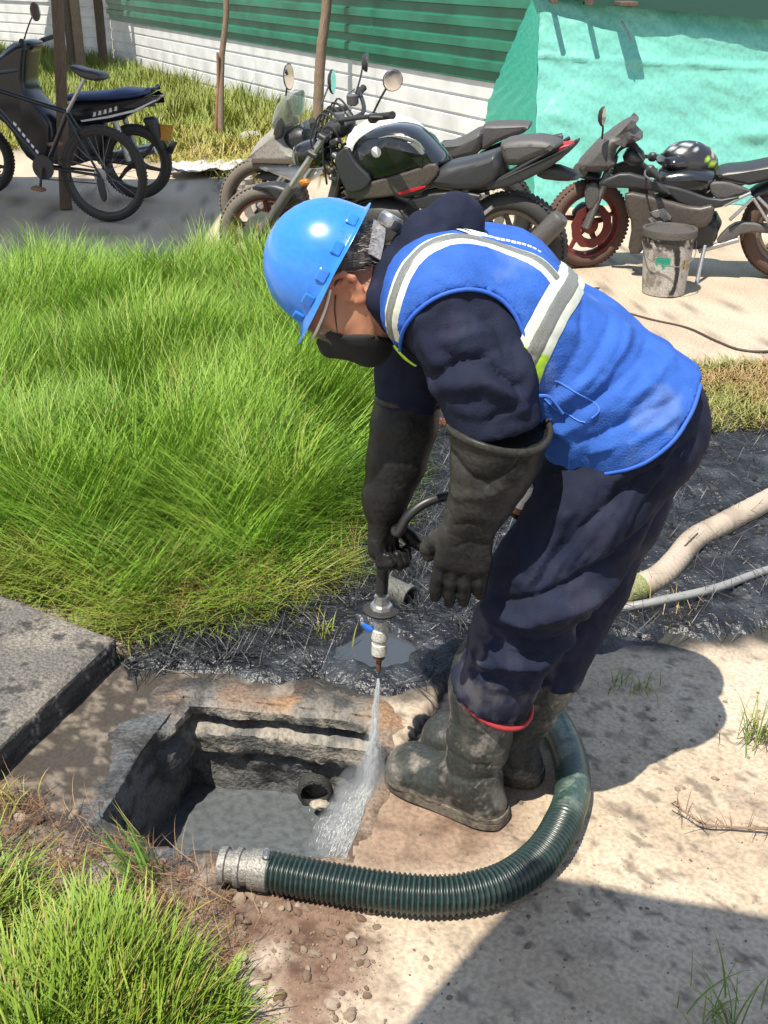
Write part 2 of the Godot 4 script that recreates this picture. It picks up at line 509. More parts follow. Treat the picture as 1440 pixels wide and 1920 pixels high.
	var wm := mat(Color.WHITE, 0.14, 0.0, grain(0.03, 0.82, 1.1, 256, 5, 36), 5.0)
	wm.uv1_triplanar = true; wm.uv1_scale = Vector3.ONE * 4.0
	wm.normal_enabled = true; wm.normal_texture = bump(0.02, 5.0, 256, 3, 35); wm.normal_scale = 0.7
	obj("murky_water", wb.mesh(), wm, t)
	# outlet pipe mouth low in the back wall and a pale stone under it
	var hub := lathe_mb([Vector2(0.03, -0.06), Vector2(0.042, -0.06), Vector2(0.045, 0.0), Vector2(0.044, 0.016), Vector2(0.036, 0.018), Vector2(0.034, 0.0), Vector2(0.033, -0.05), Vector2(0.0, -0.05)], 24)
	obj("outlet_pipe", hub.mesh(40), mat(lin(0.05, 0.05, 0.05), 0.6, 0.0, M.grit, 9.0, M.gritbump, 1.0), t, Transform3D(Basis(Vector3.RIGHT, PI / 2), Vector3(-0.181, -0.251, -2.3)))
	obj("stone", rock(0.020, 5).mesh(60), mat(lin(0.38, 0.34, 0.27), 0.8, 0.0, M.grit, 6.0), t, Transform3D(Basis.from_scale(Vector3(1.3, 0.5, 0.8)), Vector3(-0.164, -0.25, -2.245)))
	rng.seed = 15
	for q in [[-0.455, 0.07], [-0.375, 0.095], [-0.285, 0.08], [-0.195, 0.10], [-0.095, 0.085]]:
		var bb := MB.new()
		# roughened block: each face split so that its edges can break
		var rings := []
		for k in 13:
			var u := k / 12.0 - 0.5
			var rg := PackedVector3Array()
			for j in 20:
				var an := TAU * j / 20
				var sq := Vector2(cos(an), sin(an))
				sq /= maxf(absf(sq.x), absf(sq.y))
				var pinch := 1.0 - 0.25 * pow(absf(u) * 2.0, 8.0)
				var p := Vector3(u * q[1], sq.y * 0.023 * pinch, sq.x * 0.024 * pinch)
				var w := Vector3(p.x + q[0], p.y, p.z)
				p += Vector3(0, sq.y, sq.x).normalized() * (0.007 * fine.get_noise_3d(w.x * 30.0, w.y * 40.0, w.z * 40.0) + 0.004 * noise.get_noise_3d(w.x * 16.0, w.y * 30.0, w.z * 30.0))
				rg.append(p)
			rings.append(rg)
		bb.loft(rings)
		var zz: float = -2.372 + (q[0] + 0.5) * 0.17
		obj("stone", bb.outward().mesh(45), M.wetstone, t, Transform3D(Basis(Vector3.UP, -0.16 + rng.randf_range(-0.06, 0.06)) * Basis(Vector3.BACK, rng.randf_range(-0.08, 0.08)), Vector3(q[0], -0.112 - 0.05 * (q[0] + 0.45), zz)))

func rock(r: float, seed_: int) -> MB:
	var b := MB.new()
	var rings := []
	for k in range(1, 8):
		var a := PI * k / 8
		var rg := PackedVector3Array()
		for j in 12:
			var c := TAU * j / 12
			var d := Vector3(sin(a) * cos(c), -cos(a), sin(a) * sin(c))
			rg.append(d * r * (1.0 + 0.35 * noise.get_noise_3d(d.x * 9.0 + seed_ * 7.3, d.y * 9.0, d.z * 9.0) + 0.15 * fine.get_noise_3d(d.x * 20.0, d.y * 20.0 + seed_, d.z * 20.0)))
		rings.append(rg)
	b.loft(rings)
	return b.outward()

func build_lid() -> void:
	var a := Vector3(-0.717, 0.085, -2.52)
	var e1 := (Vector3(-1.09, 0.085, -2.749) - a).normalized()
	var e2 := (Vector3(-0.883, 0.085, -2.073) - a).normalized()
	var b := MB.new()
	var n := 80
	var side := 0.74
	var prof := []
	for q in [0.0, 0.25, 0.5, 0.75, 1.0]: prof.append(q)
	# top sheet, then a skirt of rows down each side
	var at := func(u: float, w: float) -> Vector3:
		var p := a + e1 * u * side + e2 * w * side
		var edge: float = min(min(u, 1 - u), min(w, 1 - w)) * side
		p.y += 0.003 * fine.get_noise_2d(p.x * 15.0, p.z * 15.0) + 0.004 * noise.get_noise_2d(p.x * 5.0, p.z * 5.0) - 0.012 * pow(clampf(1.0 - edge / 0.022, 0, 1), 2)
		return p
	var tint := func(p: Vector3) -> Color:
		var f := fine.get_noise_2d(p.x * 20.0, p.z * 20.0)
		var g := noise.get_noise_2d(p.x * 6.0, p.z * 6.0)
		var c := Color(0.16, 0.147, 0.13).lerp(Color(0.265, 0.235, 0.195), smoothstep(-0.25, 0.35, f * 0.6 + g))
		return c.lerp(Color(0.055, 0.052, 0.05), smoothstep(0.2, 0.45, f + 0.5 * fine.get_noise_2d(p.x * 48.0, p.z * 48.0)))
	for k in n + 1:
		for j in n + 1:
			var p: Vector3 = at.call(float(j) / n, float(k) / n)
			b.add(p, tint.call(p))
	for k in n:
		for j in n:
			var o := k * (n + 1) + j
			b.quad(o, o + 1, o + n + 2, o + n + 1)
	var loop := []
	for k in n: loop.append(Vector2(float(k) / n, 0))
	for k in n: loop.append(Vector2(1, float(k) / n))
	for k in n: loop.append(Vector2(1.0 - float(k) / n, 1))
	for k in n: loop.append(Vector2(0, 1.0 - float(k) / n))
	var o2 := b.v.size()
	var rows := 9
	for r in rows:
		for q in loop:
			var p: Vector3 = at.call(q.x, q.y)
			var out: Vector3 = (e1 * (q.x - 0.5) + e2 * (q.y - 0.5)).normalized()
			var d := float(r) / (rows - 1)
			var s := fine.get_noise_3d(p.x * 16.0, d * 4.0, p.z * 16.0)
			p.y = lerpf(p.y, -0.01, d)
			p += out * (0.006 * s + (0.004 if r > 0 else 0.0))
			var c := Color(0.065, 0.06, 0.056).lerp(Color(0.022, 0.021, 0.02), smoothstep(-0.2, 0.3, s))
			# pale dribbles of dried slurry down the face
			var drip := fine.get_noise_1d((p.x - p.z) * 90.0 + 3.0 * d) + 0.5 * noise.get_noise_1d((p.x - p.z) * 16.0)
			c = c.lerp(Color(0.40, 0.38, 0.35), smoothstep(0.36, 0.5, drip - d * 0.2) * 0.55)
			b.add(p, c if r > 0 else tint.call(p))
	var L := loop.size()
	for r in rows - 1:
		for k in L:
			var k2 := (k + 1) % L
			b.quad(o2 + r * L + k, o2 + (r + 1) * L + k, o2 + (r + 1) * L + k2, o2 + r * L + k2)
	var m := mat(Color.WHITE, 0.85, 0.0, M.grit, 5.0, M.gritbump, 1.0)
	tag(obj("concrete_slab", b.mesh(), m), "thick grey concrete cover slab lying beside the open chamber", "slab")


# ---- fence, tarp, posts, roofs
func ribbed(len_: float, y0: float, y1: float, pitch: float, deep: float, dent := 0.0, share := 0.80) -> ArrayMesh:
	# horizontal ribbed metal sheet, x along, rib depth towards +z, 0.6 mm metal given both faces
	var b := MB.new()
	var ys := PackedVector2Array()
	var y := y0
	var flat := pitch * share
	var sl := pitch * 0.05
	while y < y1 - 0.001:
		ys.append(Vector2(y, 0)); ys.append(Vector2(min(y + flat, y1), 0))
		ys.append(Vector2(min(y + flat + sl, y1), deep)); ys.append(Vector2(min(y + pitch - sl, y1), deep))
		y += pitch
	ys.append(Vector2(y1, 0))
	var nx := 40
	for side in 2:
		for k in nx + 1:
			for q in ys:
				var x := len_ * k / nx
				b.add(Vector3(x, q.x, q.y - side * 0.002 + dent * noise.get_noise_2d(x * 3.0, q.x * 4.0)))
	var m := ys.size()
	for side in 2:
		for k in nx:
			for j in m - 1:
				var o := side * (nx + 1) * m + k * m + j
				if side == 0: b.quad(o, o + 1, o + m + 1, o + m)
				else: b.quad(o, o + m, o + m + 1, o + 1)
	return b.mesh(25)

func pole(path: Array, r0: float, r1: float, seed_: int, cracked := true) -> ArrayMesh:
	var p := smooth_path(path, 8)
	var n := p.size()
	var b := MB.new()
	var rings := []
	for k in n:
		var t: Vector3 = (p[min(k + 1, n - 1)] - p[max(k - 1, 0)]).normalized()
		var s := t.cross(Vector3.FORWARD).normalized()
		var w := t.cross(s)
		var rg := PackedVector3Array()
		for j in 14:
			var a := TAU * j / 14
			var r := lerpf(r0, r1, float(k) / (n - 1)) * (1.0 + 0.14 * noise.get_noise_2d(j * 19.0 + seed_ * 31.0, k * 3.0) + 0.16 * noise.get_noise_2d(cos(a) * 14.0 + seed_ * 11.0, sin(a) * 14.0))
			rg.append(p[k] + (s * cos(a) + w * sin(a)) * r)
		rings.append(rg)
	b.loft(rings)
	return b.outward().mesh(45)

func build_fence() -> void:
	var white := mat(lin(0.78, 0.79, 0.80), 0.45, 0.0, grain(0.01, 0.86, 1.0, 256, 4, 41), 0.7)
	var green := mat(lin(0.016, 0.17, 0.105), 0.38, 0.0, grain(0.01, 0.8, 1.1, 256, 4, 42), 0.7)
	var dir := Vector3(-0.581, 0, -1.116).normalized()
	var start := Vector3(1.45, 0, -9.13)
	var yaw := atan2(-dir.z, dir.x)
	var t := thing("corrugated_fence", "ribbed metal fence, white sheets below and green sheets above", "fence", start, yaw + PI)
	# local x runs back along the fence: turned half round so that ribs face the yard
	var L := 3.32
	for k in 4:
		var x := Transform3D(Basis.IDENTITY, Vector3(-L * (k + 1), 0, 0.0))
		obj("white_sheet", ribbed(L - 0.004, -0.05, 0.77, 0.165, -0.022, 0.003), white, t, x)
		obj("green_sheet", ribbed(L - 0.004, 0.752, 1.62, 0.165, 0.034, 0.004, 0.5), green, t, Transform3D(Basis.IDENTITY, Vector3(-L * (k + 1), 0, 0.022)))
		obj("rail", box(Vector3(L - 0.01, 0.06, 0.04), 0.006), M.wood, t, Transform3D(Basis.IDENTITY, Vector3(-L * (k + 0.5), 1.5, -0.05)))
	var e := start + dir * L * 4
	var d2 := Vector3(-0.867, 0, -0.80).normalized()
	var t2 := thing("corrugated_fence", "greyish white ribbed metal fence behind the wooden posts at left", "fence", e + Vector3(0, 0, 0.05), atan2(-d2.z, d2.x) + PI)
	for k in 2:
		obj("white_sheet", ribbed(L - 0.004, -0.05, 1.0, 0.165, -0.022, 0.003), white, t2, Transform3D(Basis.IDENTITY, Vector3(-L * (k + 1), 0, 0)))
		obj("upper_sheet", ribbed(L - 0.004, 0.98, 1.9, 0.165, -0.022, 0.003), white, t2, Transform3D(Basis.IDENTITY, Vector3(-L * (k + 1), 0, 0.02)))
	# loose green offcut dangling on the fence beside the tall post
	var oc := obj("green_offcut", ribbed(0.34, -0.28, 0.62, 0.165, 0.028, 0.02), green); oc.position = Vector3(-0.459, 0.816, -13) + Vector3(0, 0.02, 0.0); oc.rotation = Vector3(0, yaw + PI, 0.04)
	tag(oc, "short bent green metal offcut hanging over the sheet joint", "metal sheet")

func build_posts() -> void:
	var w: Material = M.wood
	tag(obj("wooden_post", pole([Vector3(-2.395, 0, -8.577), Vector3(-2.357, 0.721, -8.66), Vector3(-2.29, 1.432, -8.62), Vector3(-2.24, 2.5, -8.6)], 0.043, 0.037, 1), M.wood_dark), "dark weathered wooden post in front of the motorcycle with blue seat", "post")
	tag(obj("wooden_post", pole([Vector3(-1.717, 0, -12.311), Vector3(-1.677, 0.714, -12.4), Vector3(-1.59, 1.315, -12.4), Vector3(-1.66, 2.1, -12.4)], 0.036, 0.026, 2), w), "slim sunlit wooden post standing in the grass before the fence", "post")
	tag(obj("splintered_stake", pole([Vector3(-1.745, 0, -12.389) + Vector3(-0.035, 0, 0.05), Vector3(-1.718, 0.512, -12.36), Vector3(-1.702, 0.83, -12.35)], 0.022, 0.012, 5), M.wood_red), "short splintered reddish stake against the slim post", "stake")
	tag(obj("wooden_post", pole([Vector3(-0.695, -0.05, -12.3), Vector3(-0.68, 0.362, -12.3), Vector3(-0.635, 0.874, -12.3), Vector3(-0.57, 1.342, -12.3), Vector3(-0.55, 2.3, -12.3)], 0.052, 0.046, 3), w), "thick grey brown post behind the motorcycles at mid fence", "post")
	for q in [[137, 14.0, "rough dark half of the doubled post near the left fence", true], [151, 14.0, "lighter tan half of the doubled post near the left fence", false], [194, 14.1, "brown post at the corner where two fences meet", true]]:
		var x: float = q[0]

		var foot: Vector3
		if x == 137.0: foot = Vector3(-4.785, 0.153, -18.5)
		elif x == 151.0: foot = Vector3(-4.655, 0.172, -18.45)
		else: foot = Vector3(-4.477, 0.19, -19.2)
		tag(obj("wooden_post", pole([Vector3(foot.x, -0.1, foot.z), foot + Vector3(0.01, 0.8, 0), foot + Vector3(0.0, 2.6, 0)], 0.075, 0.068, int(x)), M.wood_dark if q[3] else w), q[2], "post")
	# roofs whose shade falls into the picture
	var rf := mat(lin(0.35, 0.36, 0.36), 0.5, 0.3)
	var r1 := thing("lean_to_roof", "flat metal lean-to roof over the bicycle and the motorcycle with blue seat", "roof", Vector3(-6.4, 2.55, -7.5), 0.0)
	obj("roof_sheet", flat_roof(4.5, 2.9), rf, r1)
	obj("beam", box(Vector3(4.4, 0.1, 0.07), 0.01), M.wood_dark, r1, Transform3D(Basis.IDENTITY, Vector3(2.27, -0.07, -1.1)))
	obj("beam", box(Vector3(4.4, 0.1, 0.07), 0.01), M.wood_dark, r1, Transform3D(Basis.IDENTITY, Vector3(2.27, -0.07, 1.0)))
	var r2 := thing("shed_roof", "flat metal roof on posts before the corner of the fences", "roof", Vector3(-12.5, 2.75, -19.1), 0.0)
	obj("roof_sheet", flat_roof(7.75, 4.6), rf, r2)
	obj("beam", box(Vector3(7.5, 0.12, 0.08), 0.01), M.wood_dark, r2, Transform3D(Basis.IDENTITY, Vector3(3.85, -0.08, 0.3)))
	# the roof over the photographer: its corner shades the lower right of the ground
	var c := Vector3(0.308, 0, -1.735) + Vector3(-0.27 * 2.6, 2.6, 0.38 * 2.6)
	var u := (Vector3(0.757, 0, -1.621) - Vector3(0.308, 0, -1.735)).normalized()
	var w2 := (Vector3(0.038, 0, -1.381) - Vector3(0.308, 0, -1.735)).normalized()
	var r3 := obj("awning_roof", awning(c, u, w2), rf)
	tag(r3, "metal awning roof overhead whose corner shades the near ground", "roof")

func flat_roof(lx: float, lz: float) -> ArrayMesh:
	var b := MB.new()
	var rings := []
	var nx := int(lx / 0.045)
	for k in nx + 1:
		var x := lx * k / nx
		var y := 0.012 * sin(x * 40.0)
		rings.append(PackedVector3Array([Vector3(x, y, -lz / 2), Vector3(x, y + 0.02, -lz / 2), Vector3(x, y + 0.02, lz / 2), Vector3(x, y, lz / 2)]))
	b.loft(rings)
	return b.outward().mesh(40)

func awning(c: Vector3, u: Vector3, w: Vector3) -> ArrayMesh:
	var b := MB.new()
	var lo := [c, c + u * 4.0, c + u * 4.0 + w * 3.2, c + w * 3.2]
	var rings := []
	for h in [0.0, 0.004, 0.026, 0.03]:
		var i := 0.004 if h == 0.0 or h == 0.03 else 0.0
		rings.append(PackedVector3Array([lo[0] + (u + w) * i + Vector3(0, h, 0), lo[1] + (w - u) * i + Vector3(0, h, 0), lo[2] - (u + w) * i + Vector3(0, h, 0), lo[3] + (u - w) * i + Vector3(0, h, 0)]))
	b.loft(rings)
	return b.outward().mesh(20)

func build_tarp() -> void:
	var m := mat(lin(0.17, 0.50, 0.425), 0.36, 0.0, grain(0.03, 0.88, 1.08, 512, 3, 51), 1.5, bump(0.03, 4.0, 512, 3, 52), 0.35)
	m.backlight_enabled = true
	m.backlight = lin(0.05, 0.25, 0.2)
	var t := thing("green_tarp", "turquoise green plastic tarp hung under the dark green eave", "tarp")
	var bl := Vector3(1.125, 0, -8.577)
	var br := Vector3(4.9, 0, -8.98)
	var tl := Vector3(1.155, 1.459, -9.15)
	var tr := Vector3(4.9, 1.42, -9.10)
	var nx := 170
	var ny := 70
	var b := MB.new()
	for k in ny + 1:
		for j in nx + 1:
			var u := float(j) / nx
			var w := float(k) / ny
			var p := bl.lerp(br, u).lerp(tl.lerp(tr, u), w)
			var x := p.x; var y := p.y
			# slack, crumples and the long drag folds of thin sheeting
			var d := 0.05 * sin(PI * w) * noise.get_noise_2d(x * 0.9, y * 0.9)
			d += 0.028 * noise.get_noise_2d((x * 0.35 + y) * 7.0, (x - y * 0.35) * 2.2)
			d += 0.012 * noise.get_noise_2d((x * 0.8 - y) * 2.0 + 50.0, (x + y) * 11.0)
			d += 0.008 * absf(noise.get_noise_2d(x * 9.0 + y * 4.0, y * 14.0)) + 0.0022 * fine.get_noise_2d(x * 19.0, y * 23.0)
			d += 0.03 * exp(-pow((y - 0.52 - 0.10 * (x - 3.0)) / 0.05, 2)) * smoothstep(2.2, 3.2, x)
			d += 0.02 * exp(-pow((y - 1.0 + 0.05 * (x - 2.0)) / 0.02, 2))
			p += Vector3(0.01 * noise.get_noise_2d(y * 8.0, 3.0) * (1.0 - u), 0, d)
			b.add(p)
	for k in ny:
		for j in nx:
			var o := k * (nx + 1) + j
			b.quad(o, o + nx + 1, o + nx + 2, o + 1)
	obj("front_sheet", b.mesh(), m, t)
	# pleated flap drawn back to the fence at the left edge
	var f := MB.new()
	var g0 := Vector3(0.739, 0, -10.857)
	for k in 61:
		for j in 41:
			var u := float(j) / 40
			var w := float(k) / 60
			var p := g0.lerp(bl, u).lerp(tl + Vector3(-0.03 * (1 - u), 0, -0.10 * (1 - u)), w)
			p += Vector3(0.3, 0, 1.0).normalized() * (0.022 * sin(u * 26.0 + 5.0 * noise.get_noise_1d(w * 30.0)) * (1.0 - w * 0.6) + 0.012 * noise.get_noise_2d(u * 60.0, w * 18.0)) * smoothstep(1.0, 0.85, u)
			f.add(p)
	for k in 60:
		for j in 40:
			var o := k * 41 + j
			f.quad(o, o + 41, o + 42, o + 1)
	var fm: StandardMaterial3D = m.duplicate()
	fm.albedo_color = lin(0.03, 0.40, 0.29)
	obj("side_flap", f.mesh(), fm, t)
	# eave the tarp hangs from
	var dk := mat(lin(0.012, 0.06, 0.045), 0.5)
	var e := thing("green_eave", "dark green metal eave along the top of the tarp", "roof")
	var p0 := Vector3(1.093, 1.508, -9.05); var p1 := Vector3(1.523, 1.396, -9); var p2 := Vector3(2.812, 1.29, -8.95); var p3 := Vector3(4.9, 1.17, -8.95)
	var rings := []
	for p in [p0, p1, p2, p3]:
		rings.append(PackedVector3Array([p, p + Vector3(0, 0.0, -0.35), p + Vector3(0, 0.36, -0.42), p + Vector3(0, 0.30, -0.01)]))
	var eb := MB.new(); eb.loft(rings)
	obj("fascia", eb.outward().mesh(20), dk, e)
	# rafter ends and a board scrap sticking out under the eave, whose shadows fall down the tarp
	for q in [[Vector3(1.266, 1.407, -8.98), 0.030, 0.06], [Vector3(1.516, 1.393, -8.96), 0.030, 0.06]]:
		obj("rafter_end", box(Vector3(q[1], 0.05, 0.28), 0.004), M.wood_dark, e, Transform3D(Basis.IDENTITY, q[0] + Vector3(-0.03, 0.02, 0.0)))
	obj("board_end", box(Vector3(0.12, 0.03, 0.42), 0.004), M.wood_dark, e, Transform3D(Basis(Vector3.UP, 0.05), Vector3(1.775, 1.371, -8.98) + Vector3(-0.03, 0.03, 0.0)))
	obj("hook", tube([Vector3(1.729, 1.282, -8.9), Vector3(1.771, 1.213, -8.86), Vector3(1.805, 1.141, -8.86)], 0.008, 6), M.steel, e)


# ---- grass: tufts of curved blades
func blade(b: MB, root: Vector3, dir: Vector3, h: float, w: float, bend: float, col: Color, segs := 5) -> void:
	var side := Vector3(-dir.z, 0, dir.x).rotated(Vector3.UP, rng.randf_range(-0.9, 0.9))
	var o := b.v.size()
	var p := root
	var ang := 0.08 + 0.25 * rng.randf()
	for k in segs + 1:
		var t := float(k) / segs
		var ww := w * 0.5 * (1.0 - pow(t, 2.2)) * (0.75 + 0.25 * minf(1.0, t * 5.0))
		var cc := col.lerp(Color(col.r * 1.15 + 0.012, col.g * 1.02, col.b * 0.8), t)
		b.add(p - side * ww + dir * ww * 0.25, cc); b.add(p + side * ww + dir * ww * 0.25, cc)
		ang += bend / segs * (0.5 + t)
		p += (Vector3.UP * cos(ang) + dir * sin(ang)) * h / segs
	for k in segs:
		b.quad(o + k * 2, o + k * 2 + 1, o + k * 2 + 3, o + k * 2 + 2)

func tuft(count: int, spread: float, w: float, bend_lo: float, bend_hi: float, split := 0.9, wild := 0.0) -> ArrayMesh:
	# unit height; leans mostly along +x
	var b := MB.new()
	for k in count:
		var a := rng.randfn(0.0, split)
		var g := rng.randf_range(0.72, 1.18)
		blade(b, Vector3(rng.randf_range(-1, 1) * spread, 0, rng.randf_range(-1, 1) * spread), Vector3(cos(a), 0, sin(a)), rng.randf_range(0.6 - 0.25 * wild, 1.0 + 0.15 * wild), w * rng.randf_range(0.7 - 0.2 * wild, 1.2 + 0.7 * wild), rng.randf_range(bend_lo, bend_hi), Color(g, g * rng.randf_range(0.95, 1.04), g))
	return b.mesh()

func leaf_mat(rough := 0.55, glow := 0.35) -> StandardMaterial3D:
	var m := mat(Color.WHITE, rough)
	m.backlight_enabled = true
	m.backlight = Color(0.28, 0.36, 0.07) * glow * 2.0
	return m

func meadow(called: String, label: String, category: String, m: Material, mesh: Mesh, spots: Array, tints: Array) -> void:
	var mm := MultiMesh.new()
	mm.transform_format = MultiMesh.TRANSFORM_3D
	mm.use_colors = true
	mm.mesh = mesh
	mm.instance_count = spots.size()
	for k in spots.size():
		mm.set_instance_transform(k, spots[k])
		mm.set_instance_color(k, tints[k])
	var o := MultiMeshInstance3D.new()
	o.multimesh = mm; o.material_override = m; o.name = numbered(called)
	add_child(o, true)
	tag(o, label, category)
	o.set_meta("kind", "stuff")

func scatter(poly: Array, n: int) -> Array:
	var lo := Vector2(1e9, 1e9); var hi := -lo
	for p in poly:
		lo = lo.min(p); hi = hi.max(p)
	var out := []
	var pv := PackedVector2Array(poly)
	var tries := 0
	while out.size() < n and tries < n * 12:
		tries += 1
		var q := Vector2(rng.randf_range(lo.x, hi.x), rng.randf_range(lo.y, hi.y))
		if Geometry2D.is_point_in_polygon(q, pv): out.append(q)
	return out

func stand(x: float, z: float, y: float, lean: float, h: float, w: float, tip := 0.0) -> Transform3D:
	# a tuft turned to lean towards the heading, h tall and w wide, tipped over by tip
	var bs := Basis(Vector3.UP, -lean) * Basis(Vector3.FORWARD, tip) * Basis.from_scale(Vector3(w, h, w))
	return Transform3D(bs, Vector3(x, y, z))

func build_grass() -> void:
	var m := leaf_mat()
	var tall := tuft(7, 0.20, 0.0125, 0.05, 1.25, 1.4, 0.7)
	var sp := []; var ti := []
	var front := [Vector2(-1.259, -2.847), Vector2(-1.043, -2.863), Vector2(-0.895, -2.772), Vector2(-0.757, -2.672), Vector2(-0.625, -2.645), Vector2(-0.484, -2.7), Vector2(-0.311, -2.802), Vector2(-0.163, -2.974), Vector2(-0.051, -3.163)]
	for q in scatter(GRASSY, 21000):
		var edge: float = -in_poly(q, GRASSY)
		var nz := noise.get_noise_2d(q.x * 3.0, q.y * 3.0)
		var n2 := noise.get_noise_2d(q.x * 7.0 + 20.0, q.y * 7.0)
		if n2 < -0.36 and rng.randf() < 0.75: continue
		var near := smoothstep(-3.9, -2.85, q.y)
		var h := lerpf(0.40, 0.27, near) * (1.0 + 0.5 * nz + 0.25 * n2) * lerpf(0.5, 1.0, smoothstep(0.0, 0.25, edge)) * rng.randf_range(0.6, 1.3)
		var right := smoothstep(0.45, 0.0, -0.05 - q.x) * smoothstep(-5.5, -4.0, q.y)
		var lean := 7.0 * noise.get_noise_2d(q.x * 1.7 + 9.0, q.y * 1.7) + rng.randfn(0, 1.2)
		if right > 0.3 or near > 0.6: lean = lerp_angle(lean, 0.5, 0.5)
		var dry := clampf(smoothstep(0.11, 0.0, edge - 0.14 * n2) * near * 0.75 + (0.18 if n2 > 0.30 else 0.0), 0, 1)
		if rng.randf() < 0.05: dry = maxf(dry, 0.7)
		var c := Color(0.135, 0.31, 0.022).lerp(Color(0.23, 0.385, 0.036), rng.randf()).lerp(Color(0.07, 0.18, 0.016), clampf(-nz * 1.3, 0, 1))
		c = c.lerp(Color(0.36, 0.28, 0.10), dry * rng.randf_range(0.4, 1.0))
		sp.append(stand(q.x, q.y, ground_height(q.x, q.y) - 0.005, lean, h, lerpf(0.40, 0.34, near), right * 0.30 + near * 0.04 + rng.randfn(0.0, 0.09)))
		ti.append(c)
	meadow("tall_grass", "dense tall green grass filling the left side behind the slab", "grass", m, tall, sp, ti)
	# dry straw lying along the front of the grass and round the near tuft
	sp = []; ti = []
	var straw := tuft(6, 0.25, 0.012, 0.3, 1.4, 2.5)
	var fringe := [Vector2(-1.223, -2.832), Vector2(-1.052, -2.894), Vector2(-0.763, -2.7), Vector2(-0.64, -2.645), Vector2(-0.452, -2.686), Vector2(-0.253, -2.863), Vector2(-0.114, -2.99), Vector2(-0.134, -3.092), Vector2(-0.389, -2.958), Vector2(-0.85, -2.99), Vector2(-1.309, -3.092)]
	for q in scatter(fringe, 900):
		sp.append(stand(q.x, q.y, ground_height(q.x, q.y), rng.randf() * TAU, rng.randf_range(0.06, 0.17), 0.22, rng.randf_range(0.3, 1.3)))
		ti.append(Color(0.36, 0.27, 0.11).lerp(Color(0.24, 0.12, 0.04), rng.randf()))
	var near_straw := [Vector2(-0.949, -2.008), Vector2(-0.797, -1.99), Vector2(-0.671, -1.869), Vector2(-0.471, -1.789), Vector2(-0.323, -1.684), Vector2(-0.258, -1.574), Vector2(-0.287, -1.403), Vector2(-0.391, -1.337), Vector2(-0.831, -1.656)]
	for q in scatter(near_straw, 380):
		sp.append(stand(q.x, q.y, ground_height(q.x, q.y), rng.randf() * TAU, rng.randf_range(0.04, 0.10), 0.16, rng.randf_range(0.6, 1.5)))
		ti.append(Color(0.30, 0.20, 0.10).lerp(Color(0.15, 0.06, 0.03), rng.randf()))
	meadow("dry_straw", "dry brown straw lying round the edges of the grass", "straw", mat(Color.WHITE, 0.8), straw, sp, ti)
	# broad bladed grass in the near left corner
	sp = []; ti = []
	var broad := tuft(6, 0.10, 0.027, 0.1, 0.9)
	for q in scatter(FRONTGRASS, 1500):
		var edge: float = -in_poly(q, FRONTGRASS)
		var nz := noise.get_noise_2d(q.x * 6.0, q.y * 6.0)
		if (edge < 0.08 and rng.randf() < 0.55) or (nz < -0.15 and rng.randf() < 0.7): continue
		var h := 0.185 * (1.0 + 0.6 * nz) * lerpf(0.55, 1.0, smoothstep(0.0, 0.14, edge)) * rng.randf_range(0.7, 1.25)
		var c := Color(0.12, 0.25, 0.025).lerp(Color(0.22, 0.33, 0.04), rng.randf())
		if rng.randf() < 0.07: c = Color(0.36, 0.30, 0.12)
		sp.append(stand(q.x, q.y, ground_height(q.x, q.y) - 0.004, 3.0 * noise.get_noise_2d(q.x * 3.0, q.y * 3.0) + rng.randfn(0, 0.9), h, 0.22, 0.1))
		ti.append(c)
	for q in [Vector3(-0.505, 0, -1.743), Vector3(-0.473, 0, -1.706), Vector3(-0.461, 0, -1.728), Vector3(-0.518, 0, -1.713), Vector3(-0.485, 0, -1.684)]:
		for k in 1:
			sp.append(stand(q.x + rng.randf_range(-0.015, 0.015), q.z, 0.0, PI + rng.randf_range(-0.7, 0.7), rng.randf_range(0.17, 0.23), 0.20, 0.0))
			ti.append(Color(0.13, 0.27, 0.045))
	meadow("broad_grass", "broad bladed bright green grass in the near left corner", "grass", m, broad, sp, ti)
	# yellowish grass before the fence and the strip beyond the worker
	sp = []; ti = []
	var far := tuft(7, 0.28, 0.045, 0.2, 1.2)
	for q in scatter(FARGRASS, 11000):
		var nz := noise.get_noise_2d(q.x * 1.2, q.y * 1.2)
		var back := smoothstep(-10.5, -14.0, q.y)
		var h := lerpf(0.14, 0.34, back) * (1.0 + 0.7 * nz) * rng.randf_range(0.7, 1.3)
		var c := Color(0.20, 0.25, 0.035).lerp(Color(0.34, 0.27, 0.06), clampf(0.95 - back * 0.75 + nz, 0, 1)).lerp(Color(0.10, 0.2, 0.025), clampf(nz * 1.6, 0, 1))
		sp.append(stand(q.x, q.y, -0.01, rng.randf() * TAU, h, 0.26, 0.15)); ti.append(c)
	for q in scatter(STRIP, 1500):
		var nz := noise.get_noise_2d(q.x * 4.0, q.y * 4.0)
		sp.append(stand(q.x, q.y, 0.0, rng.randf() * TAU, rng.randf_range(0.05, 0.12), 0.14, 0.3)); ti.append(Color(0.20, 0.21, 0.05).lerp(Color(0.30, 0.20, 0.08), clampf(0.6 + nz * 2.0, 0, 1)))
	meadow("meadow_grass", "yellowish green grass in front of the white fence", "grass", m, far, sp, ti)
	# flattened grass strands soaked in the sludge
	sp = []; ti = []
	var soaked := tuft(6, 0.22, 0.013, 0.2, 1.5, 2.2)
